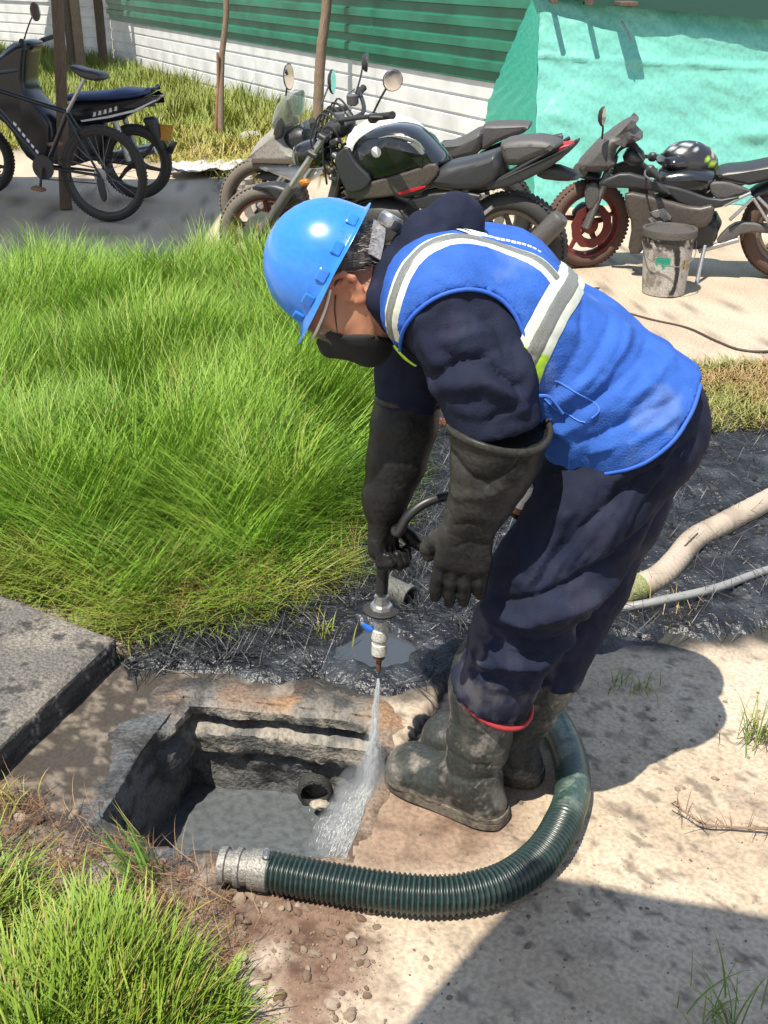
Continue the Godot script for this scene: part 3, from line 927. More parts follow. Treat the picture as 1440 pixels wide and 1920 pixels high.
	for q in scatter(SLUDGE, 5000):
		var left := smoothstep(0.5, 0.0, q.x)
		if rng.randf() > 0.25 + 0.75 * left: continue
		if Vector2((q.x - PUDDLE.x) / 0.16, (q.y - PUDDLE.z) / 0.2).length() < 1.0: continue
		sp.append(stand(q.x, q.y, ground_height(q.x, q.y) + 0.02, rng.randf() * TAU, rng.randf_range(0.06, 0.15), 0.2, rng.randf_range(1.3, 1.62)))
		ti.append(Color(0.014, 0.016, 0.019).lerp(Color(0.060, 0.068, 0.076), pow(rng.randf(), 3.0)))
	var sm := mat(Color.WHITE, 0.48)
	meadow("soaked_grass", "flattened grass strands coated in black sludge", "grass", sm, soaked, sp, ti)
	# single tufts
	var spots := [[Vector3(-0.161, 0, -2.645), 0.10, 26, "small green tuft growing at the edge of the puddle", 0.7], [Vector3(0.686, 0, -2.772), 0.09, 26, "dry tuft where the pale hose meets the trouser leg", 0.2], [Vector3(0.83, 0, -2.729), 0.09, 20, "pale dry tuft in the sludge under the thin grey hose", 0.1],
		[Vector3(0.91, 0, -2.182), 0.14, 60, "wispy green tuft at the right edge of the sunlit sand", 0.8], [Vector3(0.594, 0, -1.386), 0.15, 36, "dark green blades at the lower right in the shade", 1.0], [Vector3(0.637, 0, -2.403), 0.07, 40, "short green tuft in the shadow of the worker", 0.9], [Vector3(-0.83, 0, -1.937), 0.11, 40, "tuft of yellowish grass below the front corner of the slab", 0.5]]
	for q in spots:
		var b := MB.new()
		var g: float = q[4]
		for k in q[2]:
			var a := rng.randf() * TAU
			var c := Color(0.34, 0.26, 0.11).lerp(Color(0.10, 0.19, 0.03), clampf(g + rng.randf_range(-0.35, 0.25), 0, 1))
			blade(b, Vector3(rng.randfn(0, 0.03), 0, rng.randfn(0, 0.025)), Vector3(cos(a), 0, sin(a)), q[1] * rng.randf_range(0.5, 1.2), rng.randf_range(0.002, 0.005), rng.randf_range(0.4, 1.6), c)
		var o := obj("grass_tuft", b.mesh(), m)
		o.position = q[0]
		tag(o, q[3], "grass")


# ---- motorcycles: local x forward from the rear wheel's contact, y up, the near side is -z
func rod(parent: Node3D, called: String, a: Vector3, b: Vector3, r: float, m: Material, sides := 10) -> MeshInstance3D:
	return obj(called, tube([a, a.lerp(b, 0.5), b], r, sides), m, parent)

func panel(parent: Node3D, called: String, poly: Array, hw: float, m: Material, w0 := 0.0, bulge := 0.3, rounds := 1) -> MeshInstance3D:
	return obj(called, puff(poly, hw, bulge, w0, rounds), m, parent)

func wheel(parent: Node3D, at: Vector3, R: float, wide: float, tyre: Material, rim: Material, spokes: int, disc: Material, steer := 0.0, thin := false) -> Node3D:
	var w := Node3D.new()
	w.name = "wheel"
	parent.add_child(w, true)
	w.position = at; w.rotation.y = steer
	var deep := wide * (0.42 if not thin else 0.5)
	var tb := torus_mb(R, deep, wide, 56, 12)
	if not thin:
		# tread blocks: raised pads all round
		for k in 64:
			for s in [-1, 1]:
				var a := TAU * (k + (0.5 if s > 0 else 0.0)) / 64
				tb.merge(box_mb(Vector3(0.008, R * 0.055, wide * 0.34), 0.002), Transform3D(Basis(Vector3.BACK, a) * Basis(Vector3.RIGHT, s * 0.5), Vector3(cos(a), sin(a), 0) * (R - 0.003 - deep * 0.06) + Vector3(0, 0, s * wide * 0.2)))
	else:
		for k in 90:
			var a := TAU * k / 90
			tb.merge(box_mb(Vector3(0.006, R * 0.03, wide * 0.7), 0.002), Transform3D(Basis(Vector3.BACK, a), Vector3(cos(a), sin(a), 0) * (R - 0.001)))
	obj("tyre", tb.mesh(45), tyre, w)
	var ri := R - deep * 1.75
	var rings := []
	var rb := MB.new()
	for k in 49:
		var a := TAU * k / 48
		var d := Vector3(cos(a), sin(a), 0)
		var h := wide * 0.40
		rings.append(PackedVector3Array([d * (ri + 0.012) + Vector3(0, 0, -h), d * (ri + 0.012) + Vector3(0, 0, h), d * (ri - 0.006) + Vector3(0, 0, h * 0.9), d * (ri - 0.022) + Vector3(0, 0, h * 0.3), d * (ri - 0.022) + Vector3(0, 0, -h * 0.3), d * (ri - 0.006) + Vector3(0, 0, -h * 0.9)]))
	rb.loft(rings, true, false)
	obj("rim", rb.outward().mesh(35), rim, w)
	var hubb := lathe_mb([Vector2(0.02, -wide * 0.6), Vector2(0.05 if not thin else 0.022, -wide * 0.5), Vector2(0.045 if not thin else 0.016, 0), Vector2(0.05 if not thin else 0.022, wide * 0.5), Vector2(0.02, wide * 0.6)], 20)
	var hm := MB.new(); hm.merge(hubb, Transform3D(Basis(Vector3.RIGHT, PI / 2), Vector3.ZERO))
	obj("hub", hm.mesh(35), rim, w)
	for k in spokes:
		var a := TAU * k / spokes + 0.3
		var d := Vector3(cos(a), sin(a), 0)
		if thin:
			var tw := 0.35 * (1 if k % 2 == 0 else -1)
			var d0 := Vector3(cos(a + tw * 3.0), sin(a + tw * 3.0), 0)
			obj("spoke", tube([d0 * 0.02 + Vector3(0, 0, wide * 0.45 * (1 if k % 4 < 2 else -1)), d * (ri - 0.01)], 0.0016, 5), M.steel, w)
		else:
			obj("spoke", tube([d * 0.03, d * (ri * 0.5) + Vector3(-d.y, d.x, 0) * 0.012, d * (ri - 0.012)], func(_k, t): return lerpf(0.022, 0.013, t), 8), rim, w)
	if disc:
		var db := MB.new()
		var dr := []
		for k in 41:
			var a := TAU * k / 40
			var d := Vector3(cos(a), sin(a), 0)
			var wv := 1.0 + 0.03 * sin(a * 10.0)
			dr.append(PackedVector3Array([d * 0.13 * wv + Vector3(0, 0, -0.002), d * 0.13 * wv + Vector3(0, 0, 0.002), d * 0.075 + Vector3(0, 0, 0.002), d * 0.075 + Vector3(0, 0, -0.002)]))
		db.loft(dr, true, false)
		obj("brake_disc", db.outward().mesh(35), disc, w, Transform3D(Basis.IDENTITY, Vector3(0, 0, -wide * 0.62)))
	return w

func mirror(parent: Node3D, at: Vector3, foot: Vector3, rx: float, ry: float, face: Vector3, glass: bool) -> void:
	var z := face.normalized()
	var x := Vector3.UP.cross(z).normalized()
	var y := z.cross(x)
	var bs := Basis(x, y, z)
	var rings := []
	for q in [[0.0, -0.03], [0.6, -0.026], [0.92, -0.012], [1.0, 0.0], [0.94, 0.004]]:
		rings.append(ring(at + z * q[1], x * rx * q[0], y * ry * q[0], 18))
	var b := MB.new(); b.loft(rings, true, false)
	var o := obj("mirror", b.outward().mesh(50), M.black_plastic, parent)
	var g := MB.new()
	g.loft([ring(at + z * 0.0045, x * rx * 0.92, y * ry * 0.92, 18), ring(at + z * 0.0055, x * rx * 0.9, y * ry * 0.9, 18)])
	obj("glass", g.outward().mesh(30), M.mirror_glass, o)
	obj("stem", tube(smooth_path([foot, foot.lerp(at, 0.5) + Vector3(0, 0.015, 0), at - z * 0.02], 4), 0.0055, 8), M.black_plastic, o)

func grip(parent: Node3D, a: Vector3, b: Vector3) -> void:
	obj("grip", tube([a, a.lerp(b, 0.1), a.lerp(b, 0.9), b], func(k, _t): return [0.019, 0.0175, 0.0175, 0.02][k], 12), M.rubber, parent)
	obj("lever", tube(smooth_path([a + Vector3(0.03, 0.0, 0), a.lerp(b, 0.5) + Vector3(0.065, -0.005, 0), b + Vector3(0.055, -0.01, 0)], 4), 0.006, 6), M.steel, parent)

func bike_materials() -> void:
	var dust := grain(0.03, 0.75, 1.25, 256, 4, 71)
	M.gloss_black = mat(lin(0.010, 0.011, 0.013), 0.18, 0.0); M.gloss_black.clearcoat_enabled = true; M.gloss_black.clearcoat = 0.8; M.gloss_black.clearcoat_roughness = 0.1
	M.black_plastic = mat(lin(0.026, 0.027, 0.03), 0.45, 0.0, dust, 6.0)
	M.dusty_plastic = mat(lin(0.085, 0.08, 0.077), 0.55, 0.0, dust, 6.0)
	M.brown_plastic = mat(lin(0.065, 0.054, 0.046), 0.42, 0.0, dust, 5.0)
	M.seat = mat(lin(0.032, 0.033, 0.037), 0.38, 0.0, dust, 12.0, bump(0.2, 3.0, 128, 2, 72), 0.3)
	M.seat_dusty = mat(lin(0.075, 0.072, 0.072), 0.55, 0.0, dust, 8.0)
	M.rubber = mat(lin(0.020, 0.020, 0.020), 0.7, 0.0, dust, 8.0)
	M.tyre_dusty = mat(lin(0.14, 0.12, 0.10), 0.85, 0.0, dust, 8.0)
	M.tyre_black = mat(lin(0.028, 0.026, 0.024), 0.75, 0.0, dust, 8.0)
	M.tyre_brown = mat(lin(0.095, 0.055, 0.04), 0.8, 0.0, dust, 8.0)
	M.rim_black = mat(lin(0.05, 0.043, 0.038), 0.5, 0.2, dust, 8.0)
	M.rim_red = mat(lin(0.15, 0.026, 0.022), 0.45, 0.1, dust, 8.0)
	M.rim_dusty = mat(lin(0.16, 0.12, 0.09), 0.6, 0.1, dust, 8.0)
	M.fairing_grey = mat(lin(0.28, 0.265, 0.235), 0.5, 0.0, dust, 5.0)
	M.red = mat(lin(0.40, 0.012, 0.02), 0.35)
	M.silver = mat(lin(0.45, 0.45, 0.45), 0.35, 0.85, dust, 8.0)
	M.white_paint = mat(lin(0.72, 0.72, 0.72), 0.35, 0.0, dust, 4.0)
	M.white_paint.albedo_texture = grain(0.02, 0.88, 1.0, 128, 3, 73)
	M.engine = mat(lin(0.06, 0.058, 0.056), 0.5, 0.4, dust, 9.0)
	M.mirror_glass = mat(lin(0.8, 0.8, 0.82), 0.04, 1.0)
	M.amber = mat(lin(0.5, 0.16, 0.02), 0.25)
	M.screen = mat(lin(0.20, 0.22, 0.17), 0.12)
	M.screen.transparency = BaseMaterial3D.TRANSPARENCY_ALPHA; M.screen.albedo_color.a = 0.62
	M.lime = mat(lin(0.50, 0.68, 0.03), 0.3)
	M.plate = mat(lin(0.55, 0.26, 0.03), 0.5, 0.0, dust, 5.0)

func engine_block(t: Node3D, c: Vector2, s: float) -> void:
	var e := obj("engine", puff([c + Vector2(-0.17, 0.08) * s, c + Vector2(-0.12, -0.11) * s, c + Vector2(0.08, -0.13) * s, c + Vector2(0.18, -0.05) * s, c + Vector2(0.16, 0.06) * s, c + Vector2(0.03, 0.12) * s], 0.13, 0.4), M.engine, t)
	obj("clutch_cover", lathe([Vector2(0.0, -0.15), Vector2(0.06, -0.15), Vector2(0.075, -0.135), Vector2(0.08, -0.11)], 24), M.engine, e, Transform3D(Basis(Vector3.RIGHT, PI / 2), Vector3(c.x - 0.06, c.y - 0.01, 0)))
	for k in 7:
		obj("fin", box(Vector3(0.17, 0.009, 0.19), 0.003), M.engine, e, Transform3D(Basis(Vector3.BACK, -0.35), Vector3(c.x + 0.11 + 0.009 * k, c.y + 0.07 + 0.026 * k, 0)))

func build_bike_a() -> void:
	var t := thing("motorcycle", "black naked motorcycle with glossy tank and ribbed red edged front rim, nearest in the row", "motorcycle", Vector3(0.69, 0, -6.04), 2.791, "motorcycles parked in the yard")
	t.rotation.x = -0.03
	var L := 1.463
	wheel(t, Vector3(0, 0.30, 0), 0.30, 0.135, M.tyre_black, M.rim_dusty, 6, M.silver)
	var fr := Vector3(L - 0.01, 0.275, 0)
	wheel(t, fr, 0.275, 0.105, M.tyre_dusty, M.rim_red, 5, M.silver, 0.35)
	panel(t, "fuel_tank", [Vector2(0.898, 0.746), Vector2(0.866, 0.83), Vector2(0.766, 0.891), Vector2(0.646, 0.918), Vector2(0.537, 0.904), Vector2(0.448, 0.834), Vector2(0.359, 0.747), Vector2(0.387, 0.702), Vector2(0.526, 0.667), Vector2(0.615, 0.615), Vector2(0.783, 0.605), Vector2(0.875, 0.653)], 0.145, M.gloss_black, 0.0, 0.75, 2)
	obj("filler_cap", lathe([Vector2(0.035, 0.0), Vector2(0.036, 0.012), Vector2(0.028, 0.018), Vector2(0.0, 0.019)], 20), M.silver, t, Transform3D(Basis(Vector3.BACK, -0.1), v3(Vector2(0.68, 0.899), 0.0) - Vector3(0, 0.012, 0)))
	obj("tank_badge", lathe([Vector2(0.0, 0.0), Vector2(0.028, 0.0), Vector2(0.024, 0.006), Vector2(0.0, 0.008)], 16), M.white_paint, t, Transform3D(Basis(Vector3.RIGHT, -PI / 2), v3(Vector2(0.717, 0.785), -0.146)))
	for s in [-1.0, 1.0]:
		panel(t, "tank_trim", [Vector2(0.643, 0.842), Vector2(0.524, 0.847), Vector2(0.45, 0.798), Vector2(0.465, 0.775), Vector2(0.539, 0.82), Vector2(0.628, 0.821)], 0.006, M.silver, s * 0.128, 0.3)
		panel(t, "side_cover", [Vector2(0.93, 0.579), Vector2(0.744, 0.63), Vector2(0.534, 0.697), Vector2(0.394, 0.754), Vector2(0.369, 0.696), Vector2(0.444, 0.621), Vector2(0.623, 0.559), Vector2(0.884, 0.52)], 0.02, M.brown_plastic, s * 0.125, 0.4)
		panel(t, "shroud", [Vector2(0.96, 0.752), Vector2(0.876, 0.817), Vector2(0.838, 0.731), Vector2(0.741, 0.654), Vector2(0.772, 0.591), Vector2(0.88, 0.556), Vector2(0.925, 0.643)], 0.018, M.black_plastic, s * 0.145, 0.4)
		panel(t, "red_stripe", [Vector2(0.598, 0.585), Vector2(0.441, 0.633), Vector2(0.441, 0.617), Vector2(0.589, 0.569)], 0.004, M.red, s * 0.146, 0.3)
		panel(t, "tail_panel", [Vector2(0.15, 0.648), Vector2(-0.003, 0.711), Vector2(-0.219, 0.812), Vector2(-0.307, 0.873), Vector2(-0.314, 0.853), Vector2(-0.244, 0.777), Vector2(-0.116, 0.696), Vector2(0.021, 0.634), Vector2(0.12, 0.612)], 0.025, M.black_plastic, s * 0.085, 0.4)
		panel(t, "knee_panel", [Vector2(0.569, 0.543), Vector2(0.361, 0.6), Vector2(0.157, 0.602), Vector2(0.142, 0.57), Vector2(0.3, 0.527), Vector2(0.508, 0.491)], 0.02, M.black_plastic, s * 0.11, 0.4)
	panel(t, "rider_seat", [Vector2(0.449, 0.663), Vector2(0.371, 0.733), Vector2(0.25, 0.761), Vector2(0.148, 0.793), Vector2(0.072, 0.821), Vector2(0.035, 0.751), Vector2(0.054, 0.673), Vector2(0.131, 0.609), Vector2(0.294, 0.593), Vector2(0.424, 0.604)], 0.135, M.seat, 0.0, 0.7, 2)
	panel(t, "pillion_seat", [Vector2(0.076, 0.849), Vector2(0.038, 0.872), Vector2(-0.078, 0.89), Vector2(-0.191, 0.885), Vector2(-0.245, 0.857), Vector2(-0.218, 0.814), Vector2(-0.053, 0.742), Vector2(0.031, 0.735), Vector2(0.058, 0.771)], 0.105, M.seat_dusty, 0.0, 0.65, 2)
	panel(t, "tail_light", [Vector2(-0.225, 0.856), Vector2(-0.29, 0.869), Vector2(-0.302, 0.849), Vector2(-0.251, 0.795), Vector2(-0.223, 0.814)], 0.06, M.red, 0.0, 0.5)
	panel(t, "rear_fender", [Vector2(-0.106, 0.73), Vector2(-0.208, 0.754), Vector2(-0.327, 0.718), Vector2(-0.351, 0.683), Vector2(-0.27, 0.667), Vector2(-0.129, 0.675)], 0.05, M.black_plastic, 0.0, 0.3)
	for s in [-1.0, 1.0]:
		rod(t, "grab_rail", v3(Vector2(0.063, 0.67), s * 0.10), v3(Vector2(-0.26, 0.868), s * 0.08), 0.010, M.black_plastic)
		rod(t, "swingarm", Vector3(0.0, 0.30, s * 0.10), Vector3(0.50, 0.36, s * 0.08), 0.026, M.dusty_plastic)
		rod(t, "shock_absorber", Vector3(0.20, 0.40, s * 0.06), Vector3(0.34, 0.66, s * 0.05), 0.025, M.steel)
		rod(t, "footpeg_bracket", v3(Vector2(0.238, 0.506), s * 0.15), v3(Vector2(0.069, 0.421), s * 0.15), 0.011, M.silver)
		rod(t, "footpeg_bracket", v3(Vector2(0.075, 0.545), s * 0.15), v3(Vector2(0.235, 0.404), s * 0.15), 0.011, M.silver)
		rod(t, "footpeg", v3(Vector2(0.157, 0.429), s * 0.15), v3(Vector2(0.17, 0.397), s * 0.24), 0.012, M.rubber)
	var ex := v3(Vector2(-0.289, 0.522), -0.15); var ex2 := v3(Vector2(-0.08, 0.274), -0.15)
	obj("muffler", tube([ex, ex.lerp(ex2, 0.06), ex.lerp(ex2, 0.7), ex2], func(k, _q): return [0.042, 0.052, 0.056, 0.025][k], 16), M.dusty_plastic, t)
	rod(t, "exhaust_pipe", ex2, Vector3(0.75, 0.22, -0.14), 0.022, M.steel)
	engine_block(t, Vector2(0.72, 0.40), 1.15)
	rod(t, "frame_tube", v3(Vector2(0.939, 0.604), 0.0), Vector3(0.95, 0.28, 0), 0.028, M.black_plastic)
	rod(t, "frame_tube", v3(Vector2(0.891, 0.621), 0.0), v3(Vector2(0.104, 0.626), 0.0), 0.03, M.black_plastic)
	# fork, front fender, lamp and bars
	var top := v3(Vector2(1.032, 0.839), 0.0)
	for s in [-1.0, 1.0]:
		var off := Vector3(0, 0, s * 0.095)
		var knee := fr.lerp(top, 0.52)
		obj("fork_tube", tube([top + off, knee + off], 0.021, 14), M.silver, t)
		obj("fork_slider", tube([knee + off, knee.lerp(fr, 0.1) + off, fr + off], 0.029, 14), M.dusty_plastic, t)
	for q in [0.0, 0.16]:
		obj("fork_clamp", box(Vector3(0.07, 0.03, 0.26), 0.008), M.black_plastic, t, Transform3D(Basis(Vector3.BACK, 0.45), top.lerp(fr, q)))
	panel(t, "front_fender", [Vector2(1.513, 0.544), Vector2(1.378, 0.569), Vector2(1.247, 0.536), Vector2(1.229, 0.478), Vector2(1.332, 0.412), Vector2(1.356, 0.458), Vector2(1.42, 0.514), Vector2(1.501, 0.521)], 0.06, M.black_plastic, 0.0, 0.5)
	panel(t, "headlight", [Vector2(1.24, 0.723), Vector2(1.222, 0.792), Vector2(1.088, 0.821), Vector2(1.006, 0.797), Vector2(1.021, 0.707), Vector2(1.079, 0.652), Vector2(1.22, 0.662)], 0.105, M.gloss_black, 0.0, 0.6, 2)
	obj("headlight_lens", puff([Vector2(1.247, 0.723), Vector2(1.232, 0.775), Vector2(1.209, 0.787), Vector2(1.2, 0.674), Vector2(1.233, 0.672)], 0.085, 0.5), M.silver, t)
	panel(t, "instrument_cluster", [Vector2(1.092, 0.83), Vector2(1.052, 0.904), Vector2(0.933, 0.936), Vector2(0.891, 0.9), Vector2(0.935, 0.832), Vector2(1.029, 0.806)], 0.075, M.black_plastic, 0.0, 0.5)
	obj("ignition_lock", lathe([Vector2(0.03, 0.0), Vector2(0.03, 0.03), Vector2(0.02, 0.034), Vector2(0.0, 0.034)], 16), M.steel, t, Transform3D(Basis.IDENTITY, v3(Vector2(0.981, 0.919), 0.0)))
	var hb := v3(Vector2(0.95, 0.893), 0.0)
	var gl := v3(Vector2(0.564, 1.01), -0.34); var gr := v3(Vector2(0.997, 1.034), 0.33)
	obj("handlebar", tube(smooth_path([gl, hb + Vector3(-0.06, 0.05, -0.16), hb + Vector3(-0.01, 0.02, -0.05), hb + Vector3(-0.01, 0.02, 0.05), hb + Vector3(-0.05, 0.05, 0.16), gr], 5), 0.012, 10), M.black_plastic, t)
	grip(t, gl.lerp(hb, 0.32), gl + Vector3(-0.02, 0, -0.03))
	grip(t, gr.lerp(hb, 0.3), gr + Vector3(-0.02, 0, 0.03))
	for s in [gl.lerp(hb, 0.36), gr.lerp(hb, 0.36)]:
		obj("switch_block", box(Vector3(0.05, 0.05, 0.05), 0.012), M.black_plastic, t, Transform3D(Basis.IDENTITY, s))
	obj("brake_reservoir", lathe([Vector2(0.03, 0.0), Vector2(0.032, 0.045), Vector2(0.025, 0.05), Vector2(0.0, 0.05)], 16), M.dusty_plastic, t, Transform3D(Basis.IDENTITY, gr.lerp(hb, 0.45)))
	mirror(t, v3(Vector2(0.566, 1.163), -0.30), gl.lerp(hb, 0.42), 0.052, 0.055, Vector3(-0.5, -0.22, -0.83), true)
	mirror(t, v3(Vector2(0.923, 1.176), 0.28), gr.lerp(hb, 0.42), 0.05, 0.05, Vector3(-0.85, -0.05, 0.3), true)
	for k in 5:
		var a := hb + Vector3(0.0, 0.03, -0.12 + 0.06 * k)
		obj("cable", tube(smooth_path([a, a + Vector3(0.10, 0.03 + 0.012 * k, 0.02), a + Vector3(0.15, -0.12, 0.0), top + Vector3(-0.02 + 0.02 * k, -0.16, 0.03 * (k - 2))], 6), 0.0055, 6), M.rubber, t)
	rng.seed = 31
	for k in 9:   # wiring and brake lines bunched behind the lamp
		var a := top + Vector3(rng.randf_range(-0.10, 0.08), rng.randf_range(-0.16, 0.06), rng.randf_range(-0.12, 0.10))
		var c := top + Vector3(rng.randf_range(-0.14, 0.02), rng.randf_range(-0.32, -0.08), rng.randf_range(-0.12, 0.10))
		obj("cable", tube(smooth_path([a, a.lerp(c, 0.4) + Vector3(rng.randf_range(-0.05, 0.07), 0.05, -0.04), c], 6), rng.randf_range(0.004, 0.008), 6), M.rubber, t)
	for k in 7:
		obj("bracket", box(Vector3(rng.randf_range(0.03, 0.07), rng.randf_range(0.02, 0.05), rng.randf_range(0.03, 0.06)), 0.008), [M.black_plastic, M.steel, M.engine][k % 3], t, Transform3D(Basis(Vector3.BACK, rng.randf_range(-0.8, 0.8)), top + Vector3(rng.randf_range(-0.12, 0.04), rng.randf_range(-0.22, 0.0), rng.randf_range(-0.13, -0.03))))
	obj("radiator", box(Vector3(0.05, 0.26, 0.22), 0.01), M.engine, t, Transform3D(Basis(Vector3.BACK, 0.3), v3(Vector2(0.987, 0.552), 0.0)))
	for s in [-1.0, 1.0]:
		panel(t, "tank_stripe", [Vector2(0.778, 0.819), Vector2(0.687, 0.866), Vector2(0.569, 0.877), Vector2(0.486, 0.849), Vector2(0.45, 0.803), Vector2(0.474, 0.812), Vector2(0.545, 0.857), Vector2(0.675, 0.845), Vector2(0.747, 0.799)], 0.004, M.silver, s * 0.128, 0.3)
	for s in [-1.0, 1.0]:
		panel(t, "turn_signal", [Vector2(1.163, 0.617), Vector2(1.114, 0.631), Vector2(1.095, 0.604), Vector2(1.141, 0.583)], 0.022, M.amber, s * 0.16, 0.6)
	rod(t, "side_stand", Vector3(0.52, 0.28, -0.12), Vector3(0.60, 0.0, -0.25), 0.011, M.steel)

func build_bike_b() -> void:
	var t := thing("motorcycle", "dusty grey faired motorcycle with white lower panel, behind the black naked one", "motorcycle", Vector3(0.62, 0, -6.95), 2.893, "motorcycles parked in the yard")
	t.rotation.x = -0.03
	wheel(t, Vector3(0, 0.30, 0), 0.30, 0.13, M.tyre_black, M.rim_black, 5, M.silver)
	wheel(t, Vector3(1.424, 0.29, 0), 0.29, 0.10, M.tyre_dusty, M.rim_black, 5, M.silver, 0.15)
	panel(t, "fairing", [Vector2(1.486, 0.571), Vector2(1.417, 0.687), Vector2(1.295, 0.784), Vector2(1.234, 0.78), Vector2(1.224, 0.706), Vector2(1.165, 0.646), Vector2(1.077, 0.624), Vector2(1.058, 0.581), Vector2(1.154, 0.562), Vector2(1.445, 0.56)], 0.19, M.fairing_grey, 0.0, 0.7, 1)
	panel(t, "windscreen", [Vector2(1.331, 0.771), Vector2(1.291, 0.896), Vector2(1.219, 0.977), Vector2(1.152, 0.973), Vector2(1.156, 0.851), Vector2(1.193, 0.763)], 0.15, M.screen, 0.0, 0.8, 1)
	panel(t, "air_intake", [Vector2(1.283, 0.754), Vector2(1.234, 0.853), Vector2(1.203, 0.806), Vector2(1.219, 0.732), Vector2(1.268, 0.712)], 0.02, M.black_plastic, -0.17, 0.4)
	panel(t, "inner_cowl", [Vector2(1.26, 0.736), Vector2(1.148, 0.795), Vector2(1.047, 0.774), Vector2(1.053, 0.586), Vector2(1.172, 0.613), Vector2(1.242, 0.668)], 0.14, M.black_plastic, 0.0, 0.4)
	panel(t, "lower_fairing", [Vector2(1.436, 0.552), Vector2(1.074, 0.563), Vector2(1.035, 0.492), Vector2(1.113, 0.437), Vector2(1.202, 0.453), Vector2(1.347, 0.505)], 0.14, M.white_paint, 0.0, 0.5)
	panel(t, "front_fender", [Vector2(1.485, 0.457), Vector2(1.404, 0.499), Vector2(1.298, 0.49), Vector2(1.236, 0.447), Vector2(1.336, 0.43)], 0.06, M.black_plastic, 0.0, 0.5)
	panel(t, "fuel_tank", [Vector2(0.882, 0.624), Vector2(0.839, 0.768), Vector2(0.713, 0.839), Vector2(0.582, 0.861), Vector2(0.419, 0.818), Vector2(0.326, 0.7), Vector2(0.416, 0.611), Vector2(0.681, 0.569)], 0.14, M.white_paint, 0.0, 0.7, 2)
	panel(t, "rider_seat", [Vector2(0.333, 0.688), Vector2(0.173, 0.73), Vector2(0.036, 0.812), Vector2(-0.004, 0.778), Vector2(0.03, 0.662), Vector2(0.144, 0.621), Vector2(0.244, 0.618), Vector2(0.316, 0.664)], 0.13, M.seat_dusty, 0.0, 0.6, 1)
	panel(t, "pillion_seat", [Vector2(0.027, 0.816), Vector2(0.002, 0.837), Vector2(-0.253, 0.845), Vector2(-0.255, 0.813), Vector2(-0.207, 0.776), Vector2(-0.078, 0.736), Vector2(0.015, 0.672), Vector2(0.042, 0.713)], 0.10, M.seat_dusty, 0.0, 0.5, 1)
	panel(t, "tail_panel", [Vector2(0.093, 0.629), Vector2(-0.081, 0.727), Vector2(-0.278, 0.781), Vector2(-0.47, 0.758), Vector2(-0.344, 0.724), Vector2(-0.098, 0.631), Vector2(0.059, 0.576)], 0.07, M.black_plastic, 0.0, 0.4)
	panel(t, "side_cover", [Vector2(0.883, 0.593), Vector2(0.351, 0.644), Vector2(0.092, 0.608), Vector2(0.151, 0.435), Vector2(0.682, 0.347), Vector2(0.954, 0.431)], 0.15, M.black_plastic, 0.0, 0.4)
	for s in [-1.0, 1.0]:
		var top := v3(Vector2(1.081, 0.691), s * 0.09)
		rod(t, "fork_tube", Vector3(1.424, 0.29, s * 0.09), top, 0.024, M.silver)
		rod(t, "swingarm", Vector3(0, 0.3, s * 0.1), Vector3(0.5, 0.38, s * 0.08), 0.026, M.dusty_plastic)
	engine_block(t, Vector2(0.7, 0.40), 1.0)
	var hb := v3(Vector2(1.044, 0.792), 0.0)
	for s in [-1.0, 1.0]:
		var e := hb + Vector3(-0.06, 0.04, s * 0.32)
		obj("handlebar", tube(smooth_path([hb + Vector3(0, 0, s * 0.06), hb + Vector3(-0.01, 0.05, s * 0.16), e], 5), 0.012, 10), M.black_plastic, t)
		grip(t, (hb + Vector3(-0.02, 0.045, s * 0.2)), e + Vector3(-0.01, 0, s * 0.02))
	mirror(t, v3(Vector2(1.135, 1.087), -0.26), v3(Vector2(1.193, 0.97), -0.16), 0.035, 0.075, Vector3(-0.8, 0.0, -0.75), true)
	mirror(t, v3(Vector2(1.024, 1.001), 0.25), v3(Vector2(1.073, 0.873), 0.14), 0.035, 0.075, Vector3(-0.9, 0.0, -0.2), true)

